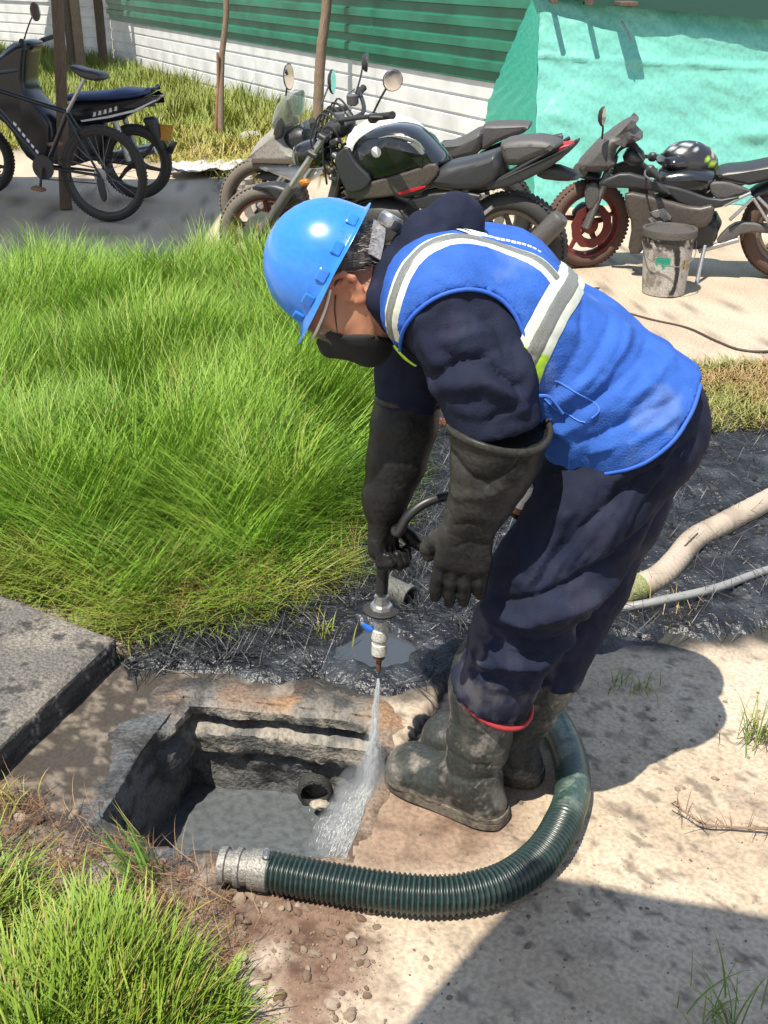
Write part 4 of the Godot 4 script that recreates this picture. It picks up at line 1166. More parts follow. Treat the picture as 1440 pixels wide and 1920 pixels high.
func build_bike_c() -> void:
	var t := thing("motorcycle", "black sport motorcycle with silver emblem on its side fairing, by the bucket", "motorcycle", Vector3(2.363, 0, -6.543), 2.9, "motorcycles parked in the yard")
	t.rotation.x = -0.03
	var L := 1.171
	wheel(t, Vector3(0.0, 0.29, 0), 0.29, 0.135, M.tyre_brown, M.rim_dusty, 6, M.silver)
	var fr := Vector3(L, 0.262, 0)
	wheel(t, fr, 0.262, 0.10, M.tyre_brown, M.rim_red, 5, M.rim_red, 0.5)
	panel(t, "upper_fairing", [Vector2(1.259, 0.618), Vector2(1.209, 0.68), Vector2(1.134, 0.765), Vector2(1.058, 0.816), Vector2(0.935, 0.774), Vector2(1.029, 0.727), Vector2(1.041, 0.668), Vector2(1.018, 0.642), Vector2(1.051, 0.603), Vector2(1.092, 0.586), Vector2(1.176, 0.58), Vector2(1.245, 0.592)], 0.17, M.dusty_plastic, 0.0, 0.45, 1)
	panel(t, "windscreen", [Vector2(1.145, 0.749), Vector2(1.042, 0.839), Vector2(0.971, 0.882), Vector2(0.92, 0.875), Vector2(0.953, 0.842), Vector2(0.881, 0.781), Vector2(0.935, 0.75), Vector2(1.053, 0.728)], 0.14, M.dusty_plastic, 0.0, 0.35, 1)
	panel(t, "nose_light", [Vector2(1.278, 0.564), Vector2(1.257, 0.608), Vector2(1.193, 0.586), Vector2(1.106, 0.565), Vector2(1.115, 0.535), Vector2(1.22, 0.537)], 0.12, M.black_plastic, 0.0, 0.5)
	obj("position_lamp", lathe([Vector2(0.0, 0.0), Vector2(0.045, 0.0), Vector2(0.04, 0.02), Vector2(0.0, 0.025)], 20), M.dusty_plastic, t, Transform3D(Basis(Vector3.RIGHT, -PI / 2), v3(Vector2(1.223, 0.602), -0.13)))
	for s in [-1.0, 1.0]:
		panel(t, "mid_fairing", [Vector2(1.104, 0.558), Vector2(0.974, 0.614), Vector2(0.831, 0.581), Vector2(0.731, 0.538), Vector2(0.69, 0.487), Vector2(0.848, 0.521), Vector2(1.091, 0.517)], 0.025, M.black_plastic, s * 0.175, 0.5)
		panel(t, "side_fairing", [Vector2(0.961, 0.51), Vector2(0.772, 0.477), Vector2(0.559, 0.427), Vector2(0.449, 0.456), Vector2(0.46, 0.339), Vector2(0.562, 0.297), Vector2(0.684, 0.3), Vector2(0.801, 0.294), Vector2(0.823, 0.151), Vector2(0.914, 0.143), Vector2(0.901, 0.32), Vector2(0.951, 0.409)], 0.03, M.brown_plastic, s * 0.18, 0.5)
		panel(t, "frame_spar", [Vector2(0.787, 0.551), Vector2(0.642, 0.527), Vector2(0.458, 0.47), Vector2(0.288, 0.507), Vector2(0.451, 0.411), Vector2(0.63, 0.426)], 0.02, M.black_plastic, s * 0.15, 0.4)
		panel(t, "side_cover", [Vector2(0.499, 0.564), Vector2(0.406, 0.571), Vector2(0.297, 0.54), Vector2(0.256, 0.515), Vector2(0.433, 0.46), Vector2(0.485, 0.499)], 0.02, M.seat_dusty, s * 0.12, 0.5)
		panel(t, "fork_cover", [Vector2(1.2, 0.51), Vector2(1.127, 0.534), Vector2(1.096, 0.45), Vector2(1.145, 0.368), Vector2(1.183, 0.385)], 0.02, M.dusty_plastic, s * 0.10, 0.4)
	# the angular silver emblem, two interlocking chevrons
	panel(t, "emblem", [Vector2(0.809, 0.399), Vector2(0.733, 0.424), Vector2(0.687, 0.378), Vector2(0.688, 0.36), Vector2(0.723, 0.352), Vector2(0.749, 0.375), Vector2(0.769, 0.368), Vector2(0.788, 0.376)], 0.004, M.silver, -0.214, 0.2, 0)
	panel(t, "emblem", [Vector2(0.813, 0.36), Vector2(0.791, 0.373), Vector2(0.758, 0.344), Vector2(0.723, 0.352), Vector2(0.703, 0.335), Vector2(0.713, 0.322), Vector2(0.778, 0.31)], 0.004, M.silver, -0.214, 0.2, 0)
	panel(t, "front_fender", [Vector2(1.276, 0.324), Vector2(1.229, 0.383), Vector2(1.173, 0.391), Vector2(1.107, 0.351), Vector2(1.073, 0.321), Vector2(1.148, 0.311), Vector2(1.23, 0.301)], 0.055, M.dusty_plastic, 0.0, 0.5)
	for s in [-1.0, 1.0]:
		rod(t, "fork_tube", fr + Vector3(0, 0, s * 0.09), v3(Vector2(1.07, 0.581), s * 0.09), 0.026, M.steel)
	panel(t, "fuel_tank", [Vector2(0.819, 0.553), Vector2(0.771, 0.609), Vector2(0.625, 0.632), Vector2(0.475, 0.609), Vector2(0.447, 0.574), Vector2(0.488, 0.478), Vector2(0.648, 0.446), Vector2(0.774, 0.495)], 0.14, M.gloss_black, 0.0, 0.7, 2)
	panel(t, "rider_seat", [Vector2(0.48, 0.6), Vector2(0.423, 0.634), Vector2(0.303, 0.647), Vector2(0.194, 0.675), Vector2(0.09, 0.699), Vector2(0.072, 0.616), Vector2(0.265, 0.541), Vector2(0.329, 0.547), Vector2(0.437, 0.566)], 0.13, M.seat, 0.0, 0.6, 1)
	panel(t, "tail_panel", [Vector2(0.285, 0.498), Vector2(0.071, 0.613), Vector2(-0.141, 0.696), Vector2(-0.174, 0.669), Vector2(0.004, 0.546), Vector2(0.221, 0.46)], 0.10, M.black_plastic, 0.0, 0.5)
	panel(t, "swingarm", [Vector2(0.417, 0.242), Vector2(0.345, 0.331), Vector2(0.26, 0.354), Vector2(0.057, 0.325), Vector2(0.046, 0.286), Vector2(0.272, 0.293), Vector2(0.343, 0.221), Vector2(0.407, 0.212)], 0.025, M.dusty_plastic, -0.115, 0.5)
	panel(t, "swingarm", [Vector2(0.406, 0.191), Vector2(0.332, 0.283), Vector2(0.243, 0.306), Vector2(0.034, 0.276), Vector2(0.022, 0.236), Vector2(0.256, 0.243), Vector2(0.329, 0.169), Vector2(0.396, 0.159)], 0.025, M.dusty_plastic, 0.115, 0.5)
	for q in [[Vector2(0.402, 0.443), Vector2(0.267, 0.52)], [Vector2(0.362, 0.361), Vector2(0.251, 0.491)], [Vector2(0.251, 0.491), Vector2(0.134, 0.342)], [Vector2(0.229, 0.498), Vector2(0.098, 0.389)]]:
		rod(t, "bracket_tube", v3(q[0], -0.16), v3(q[1], -0.16), 0.010, M.silver)
	engine_block(t, Vector2(0.553, 0.274), 1.0)
	rod(t, "exhaust_pipe", v3(Vector2(0.51, 0.167), -0.12), v3(Vector2(0.296, 0.247), -0.13), 0.016, M.silver)
	rod(t, "side_stand", v3(Vector2(0.479, 0.208), -0.15), v3(Vector2(0.504, -0.013), -0.26), 0.012, M.silver)
	obj("stand_foot", box(Vector3(0.07, 0.01, 0.05), 0.003), M.silver, t, Transform3D(Basis.IDENTITY, v3(Vector2(0.504, -0.013), -0.26) + Vector3(0, 0.005, 0)))
	var hb := v3(Vector2(0.853, 0.644), 0.0)
	for s in [-1.0, 1.0]:
		var a := hb + Vector3(0.02, 0.0, s * 0.12)
		var e := hb + Vector3(-0.10, -0.04, s * 0.33)
		obj("clip_on_bar", tube([a, e], 0.012, 10), M.black_plastic, t)
		grip(t, a.lerp(e, 0.4), e)
		obj("switch_block", box(Vector3(0.05, 0.05, 0.05), 0.012), M.black_plastic, t, Transform3D(Basis.IDENTITY, a.lerp(e, 0.35)))
	obj("instrument_cluster", puff([Vector2(1.006, 0.65), Vector2(0.967, 0.729), Vector2(0.886, 0.702), Vector2(0.862, 0.643), Vector2(0.925, 0.611)], 0.10, 0.5), M.black_plastic, t)
	for k in 4:
		obj("cable", tube(smooth_path([hb + Vector3(0.02, 0.02, -0.12 + 0.03 * k), hb + Vector3(0.10, 0.09 + 0.01 * k, -0.08), hb + Vector3(0.18, 0.03, -0.06), hb + Vector3(0.15, -0.12, -0.05)], 6), 0.006, 6), M.rubber, t)
	mirror(t, v3(Vector2(1.113, 0.915), -0.24), v3(Vector2(1.114, 0.787), -0.18), 0.026, 0.055, Vector3(-0.9, 0.0, -0.35), true)
	# full face helmet resting on the tank
	var hm := thing("motorcycle_helmet", "black full face helmet with lime green flashes on the sport motorcycle tank", "helmet")
	var base := Vector3(1.77, 0.63, -6.72)
	var b := MB.new()
	var rings := []
	for k in range(0, 17):
		var a := PI * k / 16
		var rg := PackedVector3Array()
		for j in 36:
			var f := TAU * j / 36
			var d := Vector3(sin(a) * cos(f), cos(a), sin(a) * sin(f))
			var p := Vector3(d.x * 0.175, d.y * 0.125, d.z * 0.125)
			if d.y < -0.35: p.y = maxf(p.y, -0.105)
			# the brow and chin bar towards -x with the eye opening between
			var eye := smoothstep(0.45, 0.7, -d.x) * smoothstep(0.32, 0.2, absf(d.y + 0.12))
			p -= d * 0.03 * eye
			p.x -= 0.018 * smoothstep(0.5, 0.9, -d.x) * smoothstep(-0.3, -0.5, d.y)
			rg.append(p)
		rings.append(rg)
	b.loft(rings)
	for k in b.v.size():
		var p := b.v[k]
		var c := Color(0.012, 0.012, 0.014)
		var s := p.x * 9.0 + p.y * 6.0
		if p.x > 0.03 and absf(sin(s * 2.4 + 2.0 * absf(p.y * 14.0))) < 0.34 and p.y < 0.10: c = Color(0.45, 0.66, 0.02)
		elif p.y > 0.06 and noise.get_noise_2d(p.x * 60.0, p.z * 60.0) > 0.25: c = Color(0.42, 0.43, 0.45)
		b.c[k] = c
	var hx := Transform3D(Basis(Vector3.UP, 0.18) * Basis(Vector3.BACK, -0.16), base)
	obj("shell", b.outward().mesh(), M.helmet_paint, hm, hx)
	obj("visor", puff([Vector2(-0.188, -0.03), Vector2(-0.175, 0.02), Vector2(-0.12, 0.05), Vector2(-0.02, 0.035), Vector2(-0.02, -0.03), Vector2(-0.11, -0.055)], 0.118, 0.8), M.gloss_black, hm, hx * Transform3D(Basis.from_scale(Vector3(0.96, 1, 1)), Vector3.ZERO))

func build_bike_d() -> void:
	var t := thing("motorcycle", "black underbone motorcycle with a blue seat in the shade at left", "motorcycle", Vector3(-1.922, 0, -8.993), 3.037, "motorcycles parked in the yard")
	var L := 1.266
	wheel(t, Vector3(0, 0.28, 0), 0.28, 0.085, M.tyre_black, M.rim_black, 6, null)
	wheel(t, Vector3(L, 0.28, 0), 0.28, 0.08, M.tyre_black, M.rim_black, 6, M.silver)
	panel(t, "leg_shield", [Vector2(1.069, 0.984), Vector2(0.935, 1.044), Vector2(0.823, 1.126), Vector2(0.721, 1.152), Vector2(0.68, 1.098), Vector2(0.705, 1.039), Vector2(0.75, 0.845), Vector2(0.719, 0.77), Vector2(0.647, 0.687), Vector2(0.567, 0.603), Vector2(0.56, 0.464), Vector2(0.625, 0.297), Vector2(0.758, 0.263), Vector2(0.85, 0.333), Vector2(0.931, 0.529), Vector2(1.083, 0.643)], 0.17, M.navy_gloss, 0.0, 0.5, 1)
	panel(t, "handlebar_cowl", [Vector2(0.957, 1.041), Vector2(0.852, 1.13), Vector2(0.732, 1.156), Vector2(0.653, 1.139), Vector2(0.651, 1.095), Vector2(0.715, 1.05), Vector2(0.837, 1.012), Vector2(0.939, 0.996)], 0.13, M.navy_gloss, 0.0, 0.7, 1)
	panel(t, "rear_body", [Vector2(0.517, 0.726), Vector2(-0.077, 0.756), Vector2(-0.271, 0.773), Vector2(-0.209, 0.723), Vector2(-0.045, 0.646), Vector2(0.086, 0.575), Vector2(0.381, 0.552), Vector2(0.508, 0.604)], 0.125, M.navy_gloss, 0.0, 0.5, 1)
	panel(t, "underbody", [Vector2(0.596, 0.634), Vector2(0.379, 0.567), Vector2(0.172, 0.555), Vector2(0.285, 0.303), Vector2(0.549, 0.227), Vector2(0.693, 0.296)], 0.10, M.black_plastic, 0.0, 0.4, 1)
	panel(t, "seat", [Vector2(0.493, 0.78), Vector2(0.165, 0.798), Vector2(0.039, 0.826), Vector2(-0.136, 0.813), Vector2(-0.22, 0.836), Vector2(-0.174, 0.779), Vector2(-0.076, 0.748), Vector2(0.201, 0.73), Vector2(0.501, 0.719)], 0.135, M.blue_seat, 0.0, 0.6, 1)
	for q in [[150,226, 210,212], [222,208, 250,196], [256,198, 284,186]]:
		pass
	panel(t, "white_stripe", [Vector2(0.361, 0.596), Vector2(0.15, 0.629), Vector2(-0.061, 0.677), Vector2(-0.232, 0.75), Vector2(-0.239, 0.743), Vector2(-0.068, 0.662), Vector2(0.143, 0.614), Vector2(0.354, 0.584)], 0.003, M.white_paint, -0.127, 0.2, 0)
	# block lettering along the tail
	for k in 5:
		var a := Vector2(0.266, 0.623) .lerp(Vector2(0.054, 0.676), k / 5.0)
		panel(t, "letter_stroke", [a, a + Vector2(-0.028, 0.004), a + Vector2(-0.030, 0.034), a + Vector2(-0.012, 0.030), a + Vector2(-0.010, 0.012)], 0.003, M.white_paint, -0.128, 0.2, 0)
	panel(t, "rear_fender", [Vector2(-0.075, 0.605), Vector2(-0.193, 0.622), Vector2(-0.216, 0.515), Vector2(-0.262, 0.375), Vector2(-0.209, 0.343), Vector2(-0.154, 0.475)], 0.05, M.black_plastic, 0.0, 0.4)
	rod(t, "grab_rail", v3(Vector2(-0.027, 0.767), -0.11), v3(Vector2(-0.229, 0.815), -0.09), 0.010, M.black_plastic)
	obj("number_plate", box(Vector3(0.006, 0.12, 0.17), 0.003), M.plate, t, Transform3D(Basis(Vector3.UP, 1.15) * Basis(Vector3.BACK, 0.4), v3(Vector2(-0.245, 0.503), -0.03)))
	obj("mud_flap", box(Vector3(0.012, 0.10, 0.12), 0.004), M.black_plastic, t, Transform3D(Basis(Vector3.UP, 0.6) * Basis(Vector3.BACK, 0.5), v3(Vector2(-0.297, 0.395), -0.02)))
	for s in [-1.0, 1.0]:
		rod(t, "shock_absorber", Vector3(0.02, 0.30, s * 0.11), v3(Vector2(0.097, 0.586), s * 0.11), 0.024, M.silver)
		rod(t, "swingarm", Vector3(0, 0.28, s * 0.09), Vector3(0.45, 0.33, s * 0.08), 0.02, M.black_plastic)
		rod(t, "fork_tube", Vector3(L, 0.28, s * 0.08), Vector3(L - 0.16, 0.75, s * 0.08), 0.022, M.black_plastic)
	engine_block(t, Vector2(0.55, 0.36), 0.9)
	rod(t, "muffler", Vector3(-0.12, 0.36, 0.14), Vector3(0.35, 0.27, 0.14), 0.042, M.silver, 14)
	var hb := v3(Vector2(0.759, 1.113), 0.0)
	for s in [-1.0, 1.0]:
		rod(t, "handlebar", hb + Vector3(0, 0.0, s * 0.08), hb + Vector3(-0.10, 0.04, s * 0.34), 0.012, M.black_plastic)
		grip(t, hb + Vector3(-0.05, 0.02, s * 0.2), hb + Vector3(-0.11, 0.045, s * 0.35))
	mirror(t, v3(Vector2(0.58, 1.348), -0.2), v3(Vector2(0.708, 1.159), -0.16), 0.038, 0.065, Vector3(-0.6, 0.15, -0.8), true)

func build_bicycle() -> void:
	var t := thing("bicycle", "black mountain bicycle standing before the motorcycle with blue seat", "bicycle", Vector3(-1.974, 0, -8.139), 2.866)
	var L := 1.174
	wheel(t, Vector3(0, 0.33, 0), 0.33, 0.05, M.tyre_black, M.rim_black, 28, null, 0.0, true)
	wheel(t, Vector3(L, 0.33, 0), 0.33, 0.05, M.tyre_black, M.rim_black, 28, null, 0.0, true)
	var bb := v3(Vector2(0.45, 0.362), 0.0)
	var st := v3(Vector2(0.235, 0.737), 0.0)
	var hd := v3(Vector2(0.769, 0.869), 0.0); var hd2 := v3(Vector2(0.821, 0.769), 0.0)
	rod(t, "top_tube", st, hd, 0.017, M.navy_gloss)
	rod(t, "down_tube", bb, hd2, 0.021, M.navy_gloss)
	rod(t, "seat_tube", bb, st, 0.017, M.navy_gloss)
	rod(t, "head_tube", hd2, hd + Vector3(0, 0.04, 0), 0.022, M.navy_gloss)
	for s in [-1.0, 1.0]:
		rod(t, "seat_stay", st + Vector3(0, -0.01, s * 0.02), Vector3(0, 0.33, s * 0.065), 0.009, M.navy_gloss)
		rod(t, "chain_stay", bb + Vector3(0, 0, s * 0.03), Vector3(0, 0.33, s * 0.065), 0.010, M.navy_gloss)
		rod(t, "fork_blade", Vector3(L, 0.33, s * 0.06), hd2 + Vector3(0, 0, s * 0.05), 0.013, M.navy_gloss)
	var sp := v3(Vector2(0.069, 0.963), 0.0)
	rod(t, "seat_post", st, sp, 0.0135, M.silver)
	panel(t, "saddle", [Vector2(0.189, 1.035), Vector2(0.135, 1.047), Vector2(0.057, 1.025), Vector2(-0.022, 1.016), Vector2(-0.088, 0.998), Vector2(-0.1, 0.964), Vector2(-0.054, 0.946), Vector2(0.018, 0.951), Vector2(0.08, 0.97), Vector2(0.139, 1.016)], 0.065, M.seat, 0.0, 0.6, 1)
	# painted letters down the down tube
	for k in 6:
		var a := Vector2(0.657, 0.663) .lerp(Vector2(0.479, 0.446), k / 6.0)
		panel(t, "letter_stroke", [a, a + Vector2(-0.022, -0.020), a + Vector2(-0.012, -0.034), a + Vector2(0.004, -0.018)], 0.003, M.white_paint, -0.021, 0.2, 0)
	var ck := MB.new()
	ck.merge(lathe_mb([Vector2(0.07, -0.002), Vector2(0.085, -0.002), Vector2(0.085, 0.002), Vector2(0.07, 0.002), Vector2(0.02, 0.003)], 36), Transform3D(Basis(Vector3.RIGHT, PI / 2), bb + Vector3(0, 0, -0.05)))
	obj("chainring", ck.mesh(35), M.black_plastic, t)
	rod(t, "crank", bb + Vector3(0, 0, -0.07), v3(Vector2(0.473, 0.234), -0.08), 0.010, M.black_plastic)
	rod(t, "crank", bb + Vector3(0, 0, 0.07), bb * 2.0 - v3(Vector2(0.473, 0.234), -0.08), 0.010, M.black_plastic)
	obj("pedal", box(Vector3(0.09, 0.022, 0.07), 0.006), M.wood_red, t, Transform3D(Basis(Vector3.BACK, 0.2), v3(Vector2(0.466, 0.226), -0.12)))
	obj("pedal", box(Vector3(0.09, 0.022, 0.07), 0.006), M.wood_red, t, Transform3D(Basis.IDENTITY, bb * 2.0 - v3(Vector2(0.466, 0.226), -0.12)))
	obj("chain", tube([Vector3(0, 0.37, -0.05), bb + Vector3(0, 0.08, -0.05)], 0.004, 5), M.rubber, t)
	obj("chain", tube([Vector3(0.02, 0.27, -0.05), bb + Vector3(0, -0.08, -0.05)], 0.004, 5), M.rubber, t)
	panel(t, "derailleur", [Vector2(-0.02, 0.33), Vector2(0.03, 0.32), Vector2(0.02, 0.20), Vector2(-0.01, 0.14), Vector2(-0.04, 0.18)], 0.012, M.black_plastic, -0.06, 0.4)
	var cs := lathe_mb([Vector2(0.02, -0.012), Vector2(0.05, -0.01), Vector2(0.04, 0.0), Vector2(0.03, 0.014)], 24)
	var cm := MB.new(); cm.merge(cs, Transform3D(Basis(Vector3.RIGHT, PI / 2), Vector3(0, 0.33, -0.05)))
	obj("cassette", cm.mesh(35), M.steel, t)
	var hb := hd + Vector3(0.03, 0.10, 0)
	rod(t, "stem", hd + Vector3(0, 0.03, 0), hb, 0.015, M.black_plastic)
	rod(t, "handlebar", hb + Vector3(0, 0, -0.32), hb + Vector3(0, 0, 0.32), 0.013, M.black_plastic)

func build_bikes() -> void:
	bike_materials()
	M.helmet_paint = mat(Color.WHITE, 0.2); M.helmet_paint.clearcoat_enabled = true; M.helmet_paint.clearcoat = 0.6
	M.navy_gloss = mat(lin(0.010, 0.012, 0.018), 0.25, 0.0)
	M.blue_seat = mat(lin(0.03, 0.055, 0.14), 0.5)
	build_bike_a()
	build_bike_b()
	build_bike_c()
	build_bike_d()
	build_bicycle()


# ---- the worker: distance fields of tapered capsules, meshed as surface nets
class Field:
	var A := PackedVector3Array()
	var AB := PackedVector3Array()
	var INV := PackedFloat32Array()
	var RA := PackedFloat32Array()
	var RB := PackedFloat32Array()
	var K := PackedFloat32Array()
	var clip = null
	func cap(a: Vector3, b: Vector3, ra: float, rb: float, k := 0.03) -> void:
		A.append(a); AB.append(b - a); INV.append(1.0 / maxf((b - a).length_squared(), 1e-9)); RA.append(ra); RB.append(rb); K.append(k)
	func chain(p: Array, r: Array, k := 0.03) -> void:
		for q in p.size() - 1: cap(p[q], p[q + 1], r[q], r[q + 1], k)
	func grown(by: float) -> Field:
		var f := Field.new()
		f.A = A; f.AB = AB; f.INV = INV; f.RA = RA.duplicate(); f.RB = RB.duplicate(); f.K = K
		for q in f.RA.size():
			f.RA[q] += by; f.RB[q] += by
		return f
	func near(p: Vector3, reach: float) -> PackedInt32Array:
		var out := PackedInt32Array()
		for q in A.size():
			var h := clampf((p - A[q]).dot(AB[q]) * INV[q], 0.0, 1.0)
			if (p - A[q] - AB[q] * h).length() - lerpf(RA[q], RB[q], h) < reach + K[q]: out.append(q)
		return out
	func at(p: Vector3, which: PackedInt32Array) -> float:
		var d := 1e9
		for q in which:
			var w := p - A[q]
			var h := clampf(w.dot(AB[q]) * INV[q], 0.0, 1.0)
			var e := (w - AB[q] * h).length() - lerpf(RA[q], RB[q], h)
			if d > 1e8: d = e
			else:
				var k := K[q]
				var s := clampf(0.5 + 0.5 * (d - e) / k, 0.0, 1.0)
				d = lerpf(d, e, s) - k * s * (1.0 - s)
		return clip.call(p, d) if clip != null else d
	func all() -> PackedInt32Array:
		return PackedInt32Array(range(A.size()))
	func slope(p: Vector3, e := 0.004) -> Vector3:
		var w := near(p, 0.08)
		return Vector3(at(p + Vector3(e, 0, 0), w) - at(p - Vector3(e, 0, 0), w), at(p + Vector3(0, e, 0), w) - at(p - Vector3(0, e, 0), w), at(p + Vector3(0, 0, e), w) - at(p - Vector3(0, 0, e), w)).normalized()
	func land(p: Vector3, lift := 0.0) -> Vector3:
		# pull a nearby point onto the surface
		for q in 6:
			var w := near(p, 0.12)
			if w.is_empty(): return p
			p -= slope(p) * (at(p, w) - lift)
		return p
	func bounds(pad: float) -> AABB:
		var b := AABB(A[0], Vector3.ZERO)
		for q in A.size():
			for e in [A[q], A[q] + AB[q]]:
				var r: float = maxf(RA[q], RB[q])
				b = b.merge(AABB(e - Vector3.ONE * r, Vector3.ONE * r * 2.0))
		return b.grow(pad)

const BL := 5

func nets(f: Field, cell: float) -> MB:
	var bb := f.bounds(cell * 2.0)
	var lo := bb.position
	var nb := Vector3i(int(bb.size.x / (cell * BL)) + 1, int(bb.size.y / (cell * BL)) + 1, int(bb.size.z / (cell * BL)) + 1)
	var nx := nb.x * BL + 1; var ny := nb.y * BL + 1; var nz := nb.z * BL + 1
	var sy := nx; var sz := nx * ny
	var val := PackedFloat32Array(); val.resize(nx * ny * nz); val.fill(9.0)
	var vid := PackedInt32Array(); vid.resize(nx * ny * nz); vid.fill(-1)
	var active := []
	var rad := cell * BL * 0.87
	for bz in nb.z:
		for by in nb.y:
			for bx in nb.x:
				var c := lo + Vector3(bx + 0.5, by + 0.5, bz + 0.5) * cell * BL
				var which := f.near(c, rad * 1.3)
				if which.is_empty(): continue
				if absf(f.at(c, which)) > rad * 1.25 + 0.01: continue
				active.append(Vector3i(bx, by, bz) * BL)
				for k in range(bz * BL, bz * BL + BL + 1):
					for j in range(by * BL, by * BL + BL + 1):
						var o := k * sz + j * sy
						for i in range(bx * BL, bx * BL + BL + 1):
							if val[o + i] == 9.0:
								val[o + i] = f.at(lo + Vector3(i, j, k) * cell, which)
	var b := MB.new()
	var cells := PackedInt32Array()
	var E := [[0, 1], [0, 2], [0, 4], [1, 3], [1, 5], [2, 3], [2, 6], [3, 7], [4, 5], [4, 6], [5, 7], [6, 7]]
	var off := PackedInt32Array([0, 1, sy, sy + 1, sz, sz + 1, sz + sy, sz + sy + 1])
	var ofv := PackedVector3Array([Vector3(0, 0, 0), Vector3(1, 0, 0), Vector3(0, 1, 0), Vector3(1, 1, 0), Vector3(0, 0, 1), Vector3(1, 0, 1), Vector3(0, 1, 1), Vector3(1, 1, 1)])
	for a in active:
		for k in range(a.z, a.z + BL):
			for j in range(a.y, a.y + BL):
				for i in range(a.x, a.x + BL):
					var o: int = k * sz + j * sy + i
					var m := 0
					for q in 8:
						if val[o + off[q]] < 0.0: m |= 1 << q
					if m == 0 or m == 255: continue
					var s := Vector3.ZERO
					var n := 0
					for e in E:
						var v0 := val[o + off[e[0]]]; var v1 := val[o + off[e[1]]]
						if (v0 < 0.0) != (v1 < 0.0):
							s += ofv[e[0]].lerp(ofv[e[1]], v0 / (v0 - v1)); n += 1
					vid[o] = b.add(lo + (Vector3(i, j, k) + s / n) * cell)
					cells.append(o)
	for o in cells:
		var inside := val[o] < 0.0
		for ax in 3:
			var d: int = [1, sy, sz][ax]
			if (val[o + d] < 0.0) == inside: continue
			var u: int = [sy, sz, 1][ax]; var w: int = [sz, 1, sy][ax]
			if o - u - w < 0: continue
			var p0 := vid[o]; var p1 := vid[o - u]; var p2 := vid[o - u - w]; var p3 := vid[o - w]
			if p1 < 0 or p2 < 0 or p3 < 0: continue
			if inside: b.quad(p0, p3, p2, p1)
			else: b.quad(p0, p1, p2, p3)
	return b

func normals_of(b: MB) -> PackedVector3Array:
	var nn := PackedVector3Array(); nn.resize(b.v.size())
	for t in range(0, b.i.size(), 3):
		var f := (b.v[b.i[t + 2]] - b.v[b.i[t]]).cross(b.v[b.i[t + 1]] - b.v[b.i[t]])
		for k in 3: nn[b.i[t + k]] += f
	for k in nn.size(): nn[k] = nn[k].normalized()
	return nn

func seg_dist(p: Vector2, a: Vector2, c: Vector2) -> float:
	var e := c - a
	return (p - a - e * clampf((p - a).dot(e) / e.length_squared(), 0, 1)).length()

func fold(p: Vector3, n: Vector3, strokes: Array, amp: float, stretch: Basis, freq: float) -> float:
	# cloth folds: strokes are [points in x,y; depth; width] on the near side, then fine drag folds by stretched noise
	var d := 0.0
	var q := stretch * p
	var f := noise.get_noise_3d(q.x * freq, q.y * freq, q.z * freq)
	d += amp * (1.0 - 2.2 * absf(f)) * 0.7 + amp * 0.5 * noise.get_noise_3d(q.x * freq * 2.3 + 40.0, q.y * freq * 2.3, q.z * freq * 2.3)
	d += amp * 0.32 * (1.0 - 3.0 * absf(noise.get_noise_3d(q.x * freq * 3.6 + 11.0, q.y * freq * 3.6, q.z * freq * 3.6)))
	var face := smoothstep(-0.1, 0.45, n.z)
	if face > 0.0:
		var p2 := Vector2(p.x + 0.006 * noise.get_noise_2d(p.x * 20.0, p.y * 20.0), p.y + 0.006 * noise.get_noise_2d(p.x * 20.0 + 60.0, p.y * 20.0))
		for s in strokes:
			var best := 1e9
			var L: Array = s[0]
			for j in L.size() - 1:
				best = minf(best, seg_dist(p2, L[j], L[j + 1]))
			if best < s[2] * 3.0:
				d += s[1] * (exp(-pow(best / s[2], 2)) if s[1] > 0.0 else exp(-1.25 * best / s[2])) * face
	return d

func creased(b: MB, strokes: Array, amp: float, stretch: Basis, freq: float) -> void:
	var nn := normals_of(b)
	for k in b.v.size():
		b.v[k] += nn[k] * fold(b.v[k], nn[k], strokes, amp, stretch, freq)

func march(f: Field, from: Vector3, dir: Vector3) -> Vector3:
	var p := from
	for q in 60:
		var w := f.near(p, 0.25)
		var d := f.at(p, w) if not w.is_empty() else 0.2
		if absf(d) < 0.0004: break
		p += dir * d * 0.85
	return p

func xy(a: Array) -> Array:
	var o := []
	for p in a: o.append(Vector2(p.x, p.y))
	return o

var vest_folds := []
const VEST_AMP := 0.0032

func vest_stretch() -> Basis:
	return Basis(Vector3.BACK, -0.7) * Basis.from_scale(Vector3(0.7, 2.0, 1.2))

func on_vest(f: Field, p: Vector3, lift: float) -> Vector3:
	var c := f.land(p, 0.0)
	var n := f.slope(c)
	return c + n * (fold(c, n, vest_folds, VEST_AMP, vest_stretch(), 5.0) + lift)

func ribbon(f: Field, pts: Array, half: float, lift: float, cross_: Vector3, n := 40) -> MB:
	# a flat strip laid over the vest along a path; cross_ roughly gives its width direction
	var path := smooth_path(pts, maxi(2, n / (pts.size() - 1)))
	for k in path.size(): path[k] = f.land(path[k], 0.0)
	var b := MB.new()
	var m := path.size()
	for k in m:
		var t: Vector3 = (path[min(k + 1, m - 1)] - path[max(k - 1, 0)]).normalized()
		var g := f.slope(path[k])
		var s := t.cross(g).normalized()
		if s.dot(cross_) < 0.0: s = -s
		for j in 7:
			b.add(on_vest(f, path[k] + s * half * (j / 3.0 - 1.0), lift - (0.003 if j == 0 or j == 6 else 0.0)))
	for k in m - 1:
		for j in 6:
			var o := k * 7 + j
			b.quad(o, o + 1, o + 8, o + 7)
	return b

